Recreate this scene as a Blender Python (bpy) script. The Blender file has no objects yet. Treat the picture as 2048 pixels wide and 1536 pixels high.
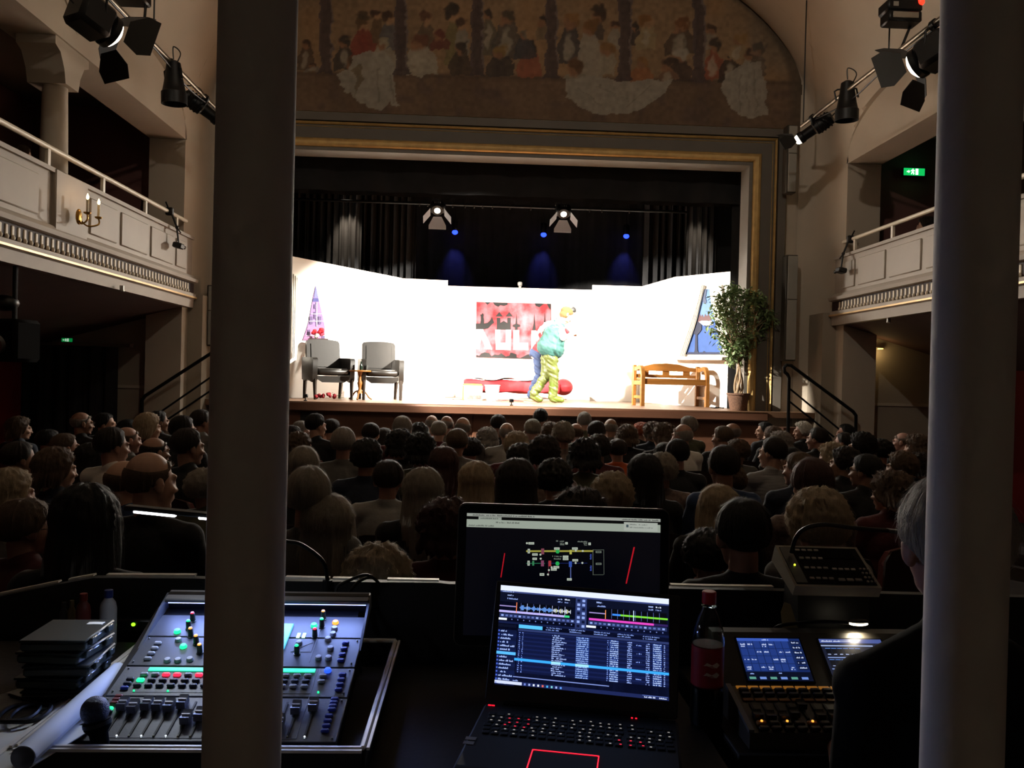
import bpy, bmesh, math, random
import numpy as np
from mathutils import Vector, Matrix, Euler, noise as mnoise

random.seed(7)
rng = np.random.default_rng(7)
SC = bpy.context.scene
COL = SC.collection
PI = math.pi
R_ = math.radians

# ------------------------------------------------------------ camera
EYE = Vector((0, 0, 1.72))
FPX = 1650.0
_yaw, _pit, _rol = math.atan(71.3 / FPX), -11.3 / FPX, 0.0245
_F = Vector((math.sin(_yaw) * math.cos(_pit), math.cos(_yaw) * math.cos(_pit), math.sin(_pit)))
_R = Vector((math.cos(_yaw), -math.sin(_yaw), 0))
_U = _R.cross(_F)
CR = _R * math.cos(_rol) + _U * math.sin(_rol)
CU = _U * math.cos(_rol) - _R * math.sin(_rol)
cam_d = bpy.data.cameras.new('camera')
cam = bpy.data.objects.new('camera', cam_d)
COL.objects.link(cam)
cam_d.sensor_width = 36.0
cam_d.lens = FPX / 2048 * 36
cam_d.clip_start, cam_d.clip_end = 0.05, 100
cam.matrix_world = Matrix(((CR.x, CU.x, -_F.x, EYE.x), (CR.y, CU.y, -_F.y, EYE.y), (CR.z, CU.z, -_F.z, EYE.z), (0, 0, 0, 1)))
SC.camera = cam


def P(px, py, D):
    """the point of the plane y = D that shows at a pixel of the 2048 x 1536 photograph"""
    d = _F + CR * ((px - 1024) / FPX) - CU * ((py - 768) / FPX)
    return EYE + d * (D / d.y)


# ------------------------------------------------------------ world, exposure
w = bpy.data.worlds.new('night')
SC.world = w
w.use_nodes = True
w.node_tree.nodes['Background'].inputs[0].default_value = (0.8, 0.62, 0.5, 1)
w.node_tree.nodes['Background'].inputs[1].default_value = 0.0
SC.view_settings.view_transform = 'Standard'
SC.view_settings.look = 'None'
SC.view_settings.exposure = 0.0
SC.view_settings.gamma = 1.0
SC.view_settings.use_curve_mapping = False
try:
    SC.cycles.use_denoising = True
    SC.cycles.denoiser = 'OPENIMAGEDENOISE'
    SC.cycles.max_bounces = 6
    SC.cycles.diffuse_bounces = 4
    SC.cycles.glossy_bounces = 2
    SC.cycles.sample_clamp_indirect = 30.0
    SC.cycles.use_light_tree = True
    SC.cycles.use_adaptive_sampling = True
    SC.cycles.adaptive_threshold = 0.06
    SC.cycles.transparent_max_bounces = 4
    SC.cycles.transmission_bounces = 6
    SC.cycles.caustics_reflective = False
    SC.cycles.caustics_refractive = False
except Exception:
    pass

# light levels (W), tuned here; the lights themselves are made with their fixtures
W_FOH = 12000.0      # each front-of-house spotlight
W_FLOOD = 560.0     # each flood over the stage
W_CYC = 160.0       # flood lamp that washes the vault
W_BLUE = 38.0
W_HOUSE = 265.0     # dimmed chandelier of the hall, all globes together
WARM = (1.0, 0.80, 0.58)
STAGE = (1.0, 0.92, 0.80)


def light(name, kind, loc, energy, color, parent=None, target=None, **kw):
    d = bpy.data.lights.new(name, kind)
    d.energy = energy
    d.color = color
    for k, v in kw.items():
        setattr(d, k, v)
    o = bpy.data.objects.new(name, d)
    COL.objects.link(o)
    o.location = loc
    if target is not None:
        o.rotation_euler = (Vector(target) - Vector(loc)).to_track_quat('-Z', 'Y').to_euler()
    if parent is not None:
        o.parent = parent
        o.location = Vector(loc) - wloc(parent)
    return o


# ------------------------------------------------------------ materials
def srgb(h):
    h = h.lstrip('#')
    out = []
    for i in (0, 2, 4):
        v = int(h[i:i + 2], 16) / 255
        out.append(v / 12.92 if v <= 0.04045 else ((v + 0.055) / 1.055) ** 2.4)
    return tuple(out)


MATS = {}


def M(name, col='#808080', rough=0.6, metal=0.0, var=0.12, scale=6.0, bump=0.0, bscale=60.0, emit=None, estr=0.0,
      trans=0.0, ior=1.45, alpha=1.0, sheen=0.0, spec=0.5, stretch=None, attr=None, eattr=False):
    """one procedural principled material: base colour varied by noise, optional bump, optional emission"""
    if name in MATS:
        return MATS[name]
    m = bpy.data.materials.new(name)
    m.use_nodes = True
    nt = m.node_tree
    b = nt.nodes['Principled BSDF']
    c = srgb(col) if isinstance(col, str) else tuple(col)
    b.inputs['Roughness'].default_value = rough
    b.inputs['Metallic'].default_value = metal
    b.inputs['IOR'].default_value = ior
    b.inputs['Transmission Weight'].default_value = trans
    b.inputs['Alpha'].default_value = alpha
    b.inputs['Sheen Weight'].default_value = sheen
    b.inputs['Specular IOR Level'].default_value = spec
    b.inputs['Base Color'].default_value = (*c, 1)
    tc = nt.nodes.new('ShaderNodeTexCoord')
    src = tc.outputs['Object']
    if stretch:
        mp = nt.nodes.new('ShaderNodeMapping')
        mp.inputs['Scale'].default_value = stretch
        nt.links.new(src, mp.inputs['Vector'])
        src = mp.outputs['Vector']
    base = None
    if attr:
        a = nt.nodes.new('ShaderNodeAttribute')
        a.attribute_name = attr
        base = a.outputs['Color']
    if var > 0:
        n = nt.nodes.new('ShaderNodeTexNoise')
        n.inputs['Scale'].default_value = scale
        n.inputs['Detail'].default_value = 5
        nt.links.new(src, n.inputs['Vector'])
        mr = nt.nodes.new('ShaderNodeMapRange')
        mr.inputs['From Min'].default_value = 0.25
        mr.inputs['From Max'].default_value = 0.75
        mr.inputs['To Min'].default_value = 1 - var
        mr.inputs['To Max'].default_value = 1 + var
        nt.links.new(n.outputs['Fac'], mr.inputs['Value'])
        mx = nt.nodes.new('ShaderNodeMix')
        mx.data_type = 'RGBA'
        mx.blend_type = 'MULTIPLY'
        mx.inputs['Factor'].default_value = 1
        if base is not None:
            nt.links.new(base, mx.inputs['A'])
        else:
            mx.inputs['A'].default_value = (*c, 1)
        nt.links.new(mr.outputs['Result'], mx.inputs['B'])
        base = mx.outputs['Result']
    if base is not None:
        nt.links.new(base, b.inputs['Base Color'])
        if eattr:
            nt.links.new(base, b.inputs['Emission Color'])
    if bump > 0:
        n2 = nt.nodes.new('ShaderNodeTexNoise')
        n2.inputs['Scale'].default_value = bscale
        n2.inputs['Detail'].default_value = 4
        nt.links.new(src, n2.inputs['Vector'])
        bp = nt.nodes.new('ShaderNodeBump')
        bp.inputs['Strength'].default_value = bump
        bp.inputs['Distance'].default_value = 0.01
        nt.links.new(n2.outputs['Fac'], bp.inputs['Height'])
        nt.links.new(bp.outputs['Normal'], b.inputs['Normal'])
    if emit is not None:
        e = srgb(emit) if isinstance(emit, str) else emit
        b.inputs['Emission Color'].default_value = (*e, 1)
    b.inputs['Emission Strength'].default_value = estr
    if estr > 0:
        m.cycles.emission_sampling = 'NONE'     # each such lamp has a light of its own
    MATS[name] = m
    return m


# ------------------------------------------------------------ objects
def wloc(o):
    v = Vector((0, 0, 0))
    while o is not None:
        v += o.location
        o = o.parent
    return v


def tag(o, label=None, cat=None, group=None, kind=None):
    if label:
        o['label'] = label
    if cat:
        o['category'] = cat
    if group:
        o['group'] = group
    if kind:
        o['kind'] = kind
    return o


def thing(name, label, cat, loc=(0, 0, 0), group=None, rz=0.0):
    o = bpy.data.objects.new(name, None)
    COL.objects.link(o)
    o.empty_display_size = 0.1
    o.location = loc
    o.rotation_euler = (0, 0, rz)
    return tag(o, label, cat, group)


def link_mesh(name, me, mat=None, parent=None, loc=(0, 0, 0), rot=None, scale=None):
    """an object that shares mesh data; a material that differs from the mesh's own goes on the object"""
    o = bpy.data.objects.new(name, me)
    COL.objects.link(o)
    if mat is not None:
        if len(me.materials) == 0:
            me.materials.append(mat)
        elif me.materials[0] != mat:
            o.material_slots[0].link = 'OBJECT'
            o.material_slots[0].material = mat
    if parent is not None:
        o.parent = parent
    o.location = loc
    if rot is not None:
        o.rotation_euler = rot
    if scale is not None:
        o.scale = scale
    return o


class MB:
    """collects shapes into one mesh (world coordinates unless built with local=True)"""

    def __init__(s, mtx=None):
        s.v, s.f, s.m = [], [], mtx

    def add(s, vs, fs):
        k = len(s.v)
        if s.m is not None:
            vs = [s.m @ Vector(p) for p in vs]
        s.v += [tuple(p) for p in vs]
        s.f += [tuple(i + k for i in f) for f in fs]
        return s

    def box(s, c, d, rot=None, bev=0.0):
        x, y, z = d[0] / 2, d[1] / 2, d[2] / 2
        if bev > 0:
            b = min(bev, x * .98, y * .98, z * .98)
            vs, idx = [], {}
            for sx in (-1, 1):
                for sy in (-1, 1):
                    for sz in (-1, 1):
                        for k in range(3):
                            p = [sx * (x - b), sy * (y - b), sz * (z - b)]
                            p[k] = (sx, sy, sz)[k] * (x, y, z)[k]
                            idx[(sx, sy, sz, k)] = len(vs)
                            vs.append(p)
            fs = []
            for k in range(3):
                a, c2 = (k + 1) % 3, (k + 2) % 3
                for sg in (-1, 1):
                    q = []
                    for (u, t) in ((-1, -1), (1, -1), (1, 1), (-1, 1)):
                        sgn = [0, 0, 0]
                        sgn[k], sgn[a], sgn[c2] = sg, u, t
                        q.append(idx[(*sgn, k)])
                    fs.append(tuple(q if sg > 0 else q[::-1]))
            for k in range(3):
                a, c2 = (k + 1) % 3, (k + 2) % 3
                for u in (-1, 1):
                    for t in (-1, 1):
                        lo, hi = [0] * 3, [0] * 3
                        lo[k], hi[k] = -1, 1
                        lo[a] = hi[a] = u
                        lo[c2] = hi[c2] = t
                        q = [idx[(*lo, a)], idx[(*hi, a)], idx[(*hi, c2)], idx[(*lo, c2)]]
                        fs.append(tuple(q if u * t < 0 else q[::-1]))
            for sx in (-1, 1):
                for sy in (-1, 1):
                    for sz in (-1, 1):
                        q = [idx[(sx, sy, sz, k)] for k in range(3)]
                        fs.append(tuple(q if sx * sy * sz > 0 else q[::-1]))
        else:
            vs = [(i * x, j * y, k * z) for i in (-1, 1) for j in (-1, 1) for k in (-1, 1)]
            fs = [(0, 1, 3, 2), (4, 6, 7, 5), (0, 4, 5, 1), (2, 3, 7, 6), (0, 2, 6, 4), (1, 5, 7, 3)]
        q = rot if rot is not None else Matrix.Identity(3)
        if isinstance(q, (int, float)):
            q = Matrix.Rotation(q, 3, 'Z')
        c = Vector(c)
        return s.add([c + q @ Vector(p) for p in vs], fs)

    def bar(s, p0, p1, w, h, up=(0, 0, 1), bev=0.0):
        """a box from p0 to p1, w wide across, h thick along up"""
        p0, p1 = Vector(p0), Vector(p1)
        d = p1 - p0
        y = d.normalized()
        x = y.cross(Vector(up))
        if x.length < 1e-4:
            x = y.cross(Vector((1, 0, 0)))
        x.normalize()
        z = x.cross(y)
        q = Matrix((x, y, z)).transposed()
        return s.box((p0 + p1) / 2, (w, d.length, h), q, bev)

    def tube(s, pts, r, n=8, caps=True, closed=False):
        pts = [Vector(p) for p in pts]
        m = len(pts)
        rs = r if isinstance(r, (list, tuple)) else [r] * m
        t0 = (pts[1] - pts[0]).normalized()
        a = Vector((0, 0, 1)) if abs(t0.z) < 0.9 else Vector((1, 0, 0))
        u = t0.cross(a).normalized()
        vs, fs = [], []
        for i in range(m):
            if i == 0:
                t = pts[1] - pts[0]
            elif i == m - 1:
                t = pts[-1] - pts[-2]
            else:
                t = (pts[i + 1] - pts[i]).normalized() + (pts[i] - pts[i - 1]).normalized()
            t = t.normalized() if t.length > 1e-9 else t0
            u = (u - t * u.dot(t))
            u = u.normalized() if u.length > 1e-9 else t.orthogonal().normalized()
            v = t.cross(u)
            for k in range(n):
                an = 2 * PI * k / n
                vs.append(pts[i] + (u * math.cos(an) + v * math.sin(an)) * rs[i])
        for i in range(m - 1):
            for k in range(n):
                k2 = (k + 1) % n
                fs.append((i * n + k, i * n + k2, (i + 1) * n + k2, (i + 1) * n + k))
        if closed:
            for k in range(n):
                k2 = (k + 1) % n
                fs.append(((m - 1) * n + k, (m - 1) * n + k2, k2, k))
        elif caps:
            fs.append(tuple(range(n))[::-1])
            fs.append(tuple((m - 1) * n + k for k in range(n)))
        return s.add(vs, fs)

    def cyl(s, p0, p1, r0, r1=None, n=16):
        return s.tube([p0, p1], [r0, r0 if r1 is None else r1], n)

    def capsule(s, p0, p1, r0, r1=None, n=12):
        r1 = r0 if r1 is None else r1
        p0, p1 = Vector(p0), Vector(p1)
        d = p1 - p0
        if d.length < 1e-6:
            d = Vector((0, 0, 1e-3))
        t = d.normalized()
        pts, rs = [], []
        for a in (-80, -50, -20):
            pts.append(p0 + t * r0 * math.sin(R_(a)))
            rs.append(r0 * math.cos(R_(a)))
        for a in (20, 50, 80):
            pts.append(p1 + t * r1 * math.sin(R_(a)))
            rs.append(r1 * math.cos(R_(a)))
        return s.tube(pts, rs, n)

    def lathe(s, prof, c=(0, 0, 0), n=24, mtx=None):
        """prof: (radius, height) pairs from bottom to top, closed with caps when the radius is not 0"""
        vs, fs = [], []
        m = len(prof)
        for (r, z) in prof:
            for k in range(n):
                a = 2 * PI * k / n
                p = Vector((r * math.cos(a), r * math.sin(a), z))
                if mtx is not None:
                    p = mtx @ p
                vs.append(p + Vector(c))
        for i in range(m - 1):
            for k in range(n):
                k2 = (k + 1) % n
                fs.append((i * n + k, i * n + k2, (i + 1) * n + k2, (i + 1) * n + k))
        fs.append(tuple(range(n))[::-1])
        fs.append(tuple((m - 1) * n + k for k in range(n)))
        return s.add(vs, fs)

    def ell(s, c, r, rot=None, n=16, m=10):
        if isinstance(r, (int, float)):
            r = (r, r, r)
        q = rot if rot is not None else Matrix.Identity(3)
        c = Vector(c)
        vs = [c + q @ Vector((0, 0, -r[2]))]
        for i in range(1, m):
            e = -PI / 2 + PI * i / m
            for k in range(n):
                a = 2 * PI * k / n
                vs.append(c + q @ Vector((r[0] * math.cos(e) * math.cos(a), r[1] * math.cos(e) * math.sin(a), r[2] * math.sin(e))))
        vs.append(c + q @ Vector((0, 0, r[2])))
        fs = []
        for k in range(n):
            k2 = (k + 1) % n
            fs.append((0, 1 + k2, 1 + k))
            for i in range(m - 2):
                a0 = 1 + i * n
                fs.append((a0 + k, a0 + k2, a0 + n + k2, a0 + n + k))
            fs.append((1 + (m - 2) * n + k, 1 + (m - 2) * n + k2, len(vs) - 1))
        return s.add(vs, fs)

    def prism(s, pts, fn, d0, d1):
        """a flat outline (a list of (u, v)) put in space by fn(u, v, d) and given thickness from d0 to d1"""
        n = len(pts)
        vs = [fn(u, v, d0) for u, v in pts] + [fn(u, v, d1) for u, v in pts]
        fs = [tuple(range(n))[::-1], tuple(range(n, 2 * n))]
        for i in range(n):
            j = (i + 1) % n
            fs.append((i, j, n + j, n + i))
        return s.add(vs, fs)

    def grid(s, nu, nv, fn, keep=None):
        k = len(s.v)
        vs = [fn(i / nu, j / nv) for j in range(nv + 1) for i in range(nu + 1)]
        fs = []
        for j in range(nv):
            for i in range(nu):
                a = j * (nu + 1) + i
                if keep is None or keep((i + .5) / nu, (j + .5) / nv):
                    fs.append((a, a + 1, a + nu + 2, a + nu + 1))
        return s.add(vs, fs)

    def mesh(s, name, mat=None, off=(0, 0, 0), sharp=38, fix=True):
        me = bpy.data.meshes.new(name)
        ox, oy, oz = off
        me.from_pydata([(p[0] - ox, p[1] - oy, p[2] - oz) for p in s.v], [], s.f)
        if fix:
            bm = bmesh.new()
            bm.from_mesh(me)
            bmesh.ops.recalc_face_normals(bm, faces=bm.faces)
            bm.to_mesh(me)
            bm.free()
        if sharp:
            me.polygons.foreach_set('use_smooth', [True] * len(me.polygons))
            me.set_sharp_from_angle(angle=R_(sharp))
        if mat is not None:
            me.materials.append(mat)
        me.update()
        return me

    def build(s, name, mat, parent=None, local=False, sharp=38, fix=True, **tags):
        off = (0, 0, 0) if (local or parent is None) else wloc(parent)
        me = s.mesh(name, mat, off, sharp, fix)
        o = bpy.data.objects.new(name, me)
        COL.objects.link(o)
        if parent is not None:
            o.parent = parent
        if tags:
            tag(o, **tags)
        return o


def solo(name, mb, mat, label, cat, group=None, sharp=38):
    """a thing that is one mesh, its origin at its base"""
    xs = np.array(mb.v)
    base = Vector(((xs[:, 0].min() + xs[:, 0].max()) / 2, (xs[:, 1].min() + xs[:, 1].max()) / 2, xs[:, 2].min()))
    me = mb.mesh(name, mat, base, sharp)
    o = bpy.data.objects.new(name, me)
    COL.objects.link(o)
    o.location = base
    return tag(o, label, cat, group)


def struct(name, mb, mat, parent=None, sharp=38):
    o = mb.build(name, mat, parent, sharp=sharp)
    if parent is None:
        o['kind'] = 'structure'
    return o


def frame3(o, x, y, z=None):
    """matrix with origin o and axes x, y (unit vectors), z = x cross y"""
    x, y = Vector(x).normalized(), Vector(y)
    z = x.cross(y).normalized()
    y = z.cross(x)
    o = Vector(o)
    return Matrix(((x.x, y.x, z.x, o.x), (x.y, y.y, z.y, o.y), (x.z, y.z, z.z, o.z), (0, 0, 0, 1)))


def crv(pts, n=8):
    """a smooth line through points (Catmull-Rom)"""
    pts = [Vector(p) for p in pts]
    out = []
    for i in range(len(pts) - 1):
        p0, p1, p2 = pts[max(i - 1, 0)], pts[i], pts[i + 1]
        p3 = pts[min(i + 2, len(pts) - 1)]
        for k in range(n):
            t = k / n
            out.append(0.5 * ((2 * p1) + (p2 - p0) * t + (2 * p0 - 5 * p1 + 4 * p2 - p3) * t * t + (3 * p1 - p0 - 3 * p2 + p3) * t ** 3))
    out.append(pts[-1])
    return out


def vox(mb, voxel, smooth=3, fac=0.5, name='body'):
    """weld overlapping closed shapes into one continuous surface"""
    me = mb.mesh('tmp', None)
    o = bpy.data.objects.new('tmp', me)
    COL.objects.link(o)
    r = o.modifiers.new('r', 'REMESH')
    r.mode = 'VOXEL'
    r.voxel_size = voxel
    r.use_smooth_shade = True
    if smooth:
        sm = o.modifiers.new('s', 'SMOOTH')
        sm.factor = fac
        sm.iterations = smooth
    dg = bpy.context.evaluated_depsgraph_get()
    out = bpy.data.meshes.new_from_object(o.evaluated_get(dg))
    out.name = name
    bpy.data.objects.remove(o)
    bpy.data.meshes.remove(me)
    out.polygons.foreach_set('use_smooth', [True] * len(out.polygons))
    return out

# ------------------------------------------------------------ the hall (structure)
XC = 0.55                    # middle of the hall
XPL, XPR, ZPT = -3.10, 3.95, 4.95   # the proscenium opening
ZST = 1.33                   # stage floor
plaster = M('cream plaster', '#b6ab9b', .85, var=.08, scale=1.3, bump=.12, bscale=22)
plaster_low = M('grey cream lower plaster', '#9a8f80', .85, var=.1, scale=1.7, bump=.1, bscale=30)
white_paint = M('white gloss paint', '#9d9388', .6, var=.05, scale=3, bump=.05, bscale=30)
maroon_wall = M('dark maroon wall paint', '#6b4844', .85, var=.12, scale=1.5, bump=.1, bscale=20)
red_wall = M('red wall paint', '#7a1418', .7, var=.15, scale=1.2, bump=.05)
carpet = M('dark hall carpet', '#2a2422', .95, var=.25, scale=9, bump=.3, bscale=180)
wood_stage = M('worn stage boards', '#6b503c', .45, var=.2, scale=2.2, stretch=(.4, 6, 6), bump=.08)
wood_dark = M('brown panelled wood', '#5d3d2c', .5, var=.2, scale=3, stretch=(.5, 3, 4), bump=.08)
gold = M('gilded moulding', '#bfa068', .45, metal=.45, var=.18, scale=9, bump=.06)
grey_frame = M('grey painted frame', '#5d574f', .6, var=.08, scale=3, bump=.05)
black_drape = M('black stage molton', '#2a2a2b', .95, var=.2, scale=4, bump=.2, bscale=200, spec=.15)
set_white = M('white painted stage flats', '#f4f1ea', .8, var=.02, scale=2)
black_paint = M('black paint', '#101010', .55, var=.2, scale=8)
black_metal = M('black powder coated metal', '#0d0d0e', .45, metal=.3, var=.2, scale=20)
black_plastic = M('black plastic', '#0c0c0d', .42, var=.2, scale=20)
steel = M('brushed steel', '#a9a9a6', .35, metal=.9, var=.1, scale=30)
chrome = M('polished metal', '#c9c5bc', .2, metal=1.0, var=.05, scale=20)

struct('floor', MB().box((XC, 4.6, -.06), (13.6, 14.6, .12)), carpet)

# stage deck and its front
b = MB().box((.45, 14.9, ZST - .04), (10.0, 6.6, .08))
struct('stage_floor', b, wood_stage)
st_front = struct('wall_stage_front', MB().box((.45, 11.75, (ZST - .08) / 2), (7.36, .12, ZST - .08)), wood_dark)
for i in range(7):                       # panels of the stage front, some of them dark grilles
    x0 = -3.2 + i * 1.05
    MB().box((x0 + .5, 11.685, .92), (.98, .025, .56), bev=.01).build('panel', wood_dark, st_front)
    MB().box((x0 + .5, 11.685, .32), (.98, .025, .52), bev=.01).build('panel', wood_dark, st_front)
grille = M('dark vent grille', '#1c1d1c', .6, var=.2, scale=40)
for px in (618, 886, 1138):
    p = P(px, 842, 11.66)
    g = MB().box((p.x, 11.665, p.z + .02), (.24, .02, .30), bev=.004).build('vent', grille, st_front)
MB().box((.45, 11.64, ZST - .075), (7.44, .14, .13), bev=.02).build('trim', wood_dark, st_front)

# wall around the proscenium opening: one slab with a hole
b = MB()
b.prism([(-7, 0), (XPL, 0), (XPL, ZPT), (XPR, ZPT), (XPR, 0), (8.2, 0), (8.2, 8.8), (-7, 8.8)], lambda u, v, d: (u, d, v), 12.02, 12.34)
struct('wall_proscenium', b, plaster)
struct('wall_stage_rear', MB().box((.45, 18.25, 3.6), (12, .1, 7.2)), black_paint)
struct('wall_stage_left', MB().box((-5.4, 15.3, 3.6), (.1, 6, 7.2)), black_paint)
struct('wall_stage_right', MB().box((6.3, 15.3, 3.6), (.1, 6, 7.2)), black_paint)
struct('ceiling_stage', MB().box((.45, 15.3, 7.2), (12, 6, .1)), black_paint)

# gilded picture-frame around the opening: bands swept along the U, mitred at the corners
fr = thing('proscenium_frame', 'grey and gold moulded frame around the stage opening', 'frame', (.42, 12.0, ZST))
fr['kind'] = 'structure'


def uband(name, prof, mat):
    b = MB()
    path = [('l', 0), ('l', 1), ('r', 1), ('r', 0)]
    n = len(prof)
    vs = []
    for sd, top in path:
        for (o, y) in prof:
            x = XPL - o if sd == 'l' else XPR + o
            vs.append((x, y, ZPT + o if top else ZST - .02))
    fs = []
    for i in range(3):
        for k in range(n):
            k2 = (k + 1) % n
            fs.append((i * n + k, i * n + k2, (i + 1) * n + k2, (i + 1) * n + k))
    fs += [tuple(range(n)), tuple(3 * n + k for k in range(n))]
    b.add(vs, fs)
    return b.build(name, mat, fr)


def half_round(o0, o1, y0, depth, n=6):
    c, r = (o0 + o1) / 2, (o1 - o0) / 2
    return [(o0, y0)] + [(c - r * math.cos(PI * k / n), y0 - depth * math.sin(PI * k / n)) for k in range(1, n)] + [(o1, y0)]


reveal = M('pale grey reveal paint', '#6a665f', .6, var=.05, scale=3)
uband('reveal', [(-.02, 12.36), (-.02, 11.98), (.03, 11.98), (.03, 12.36)], reveal)
uband('gold_moulding', half_round(.03, .16, 12.0, .09), gold)
uband('frame_band', [(.15, 12.02), (.15, 11.965), (.33, 11.93), (.33, 12.02)], grey_frame)
uband('gold_line', half_round(.30, .315, 11.945, .02, 4), gold)
uband('gold_moulding', half_round(.33, .39, 12.0, .10), gold)
uband('frame_band', [(.39, 12.02), (.39, 11.90), (.50, 11.88), (.50, 12.02)], grey_frame)
uband('gold_line', half_round(.50, .525, 12.0, .10, 4), gold)

# the vault: a barrel with lunettes over every balcony bay
HW, ZSP, RISE = 4.5, 4.80, 3.4
BAY0, BAY = 11.25, 3.08
YB = -2.6


def lun(y):
    t = ((BAY0 - y) % BAY) / BAY * 2 - 1
    return ZSP + .72 * math.sqrt(max(0, 1 - t * t))


def vmain(x):
    t = (x - XC) / HW
    return ZSP + RISE * math.sqrt(max(0, 1 - t * t))


b = MB()
b.grid(72, 150, lambda u, v: (lambda x, y: (x, y, max(vmain(x), lun(y))))(XC + HW * math.sin((u - .5) * PI), BAY0 + (YB - BAY0) * v))
struct('ceiling', b, plaster, sharp=16)

# cove between the mural wall and the vault, continuous with the piers beside the frame
A_C, A_H, A_Z, A_R = .45, 4.22, 6.0, 2.25


def arch(c, h, zs, rise, s):
    """s 0..1 from the right foot over the top to the left foot"""
    if s < .2:
        return (c + h, zs * s / .2)
    if s > .8:
        return (c - h, zs * (1 - s) / .2)
    a = (s - .2) / .6 * PI
    return (c + h * math.cos(a), zs + rise * math.sin(a))


def cove(u, v):
    a = arch(A_C, A_H, A_Z, A_R, u)
    q = arch(XC, HW, ZSP, RISE, u)
    kx, ky = math.sin(v * PI / 2), 1 - math.cos(v * PI / 2)
    return (a[0] + (q[0] - a[0]) * kx, 12.0 + (BAY0 - 12.0) * ky, a[1] + (q[1] - a[1]) * kx)


struct('trim_cove', MB().grid(90, 10, cove), plaster, sharp=60)

# side walls, balconies
dentil_me = MB().box((0, 0, 0), (.034, .041, .088), bev=.006).mesh('dentil')
bead_me = MB().lathe([(.004, -.03), (.016, -.018), (.019, 0), (.012, .014), (.006, .02)], n=10).mesh('bead')
dark_band = M('dark red cornice band', '#240b08', .7, var=.2, scale=8)
rail_paint = M('cream painted handrail', '#d3c9b8', .42, var=.05, scale=6)
dent_paint = M('cream dentil paint', '#d8cbb6', .55, var=.08, scale=9)
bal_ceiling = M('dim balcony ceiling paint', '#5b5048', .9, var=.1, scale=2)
soffit_paint = M('dark brown soffit paint', '#4a332e', .9, var=.12, scale=2)


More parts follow.
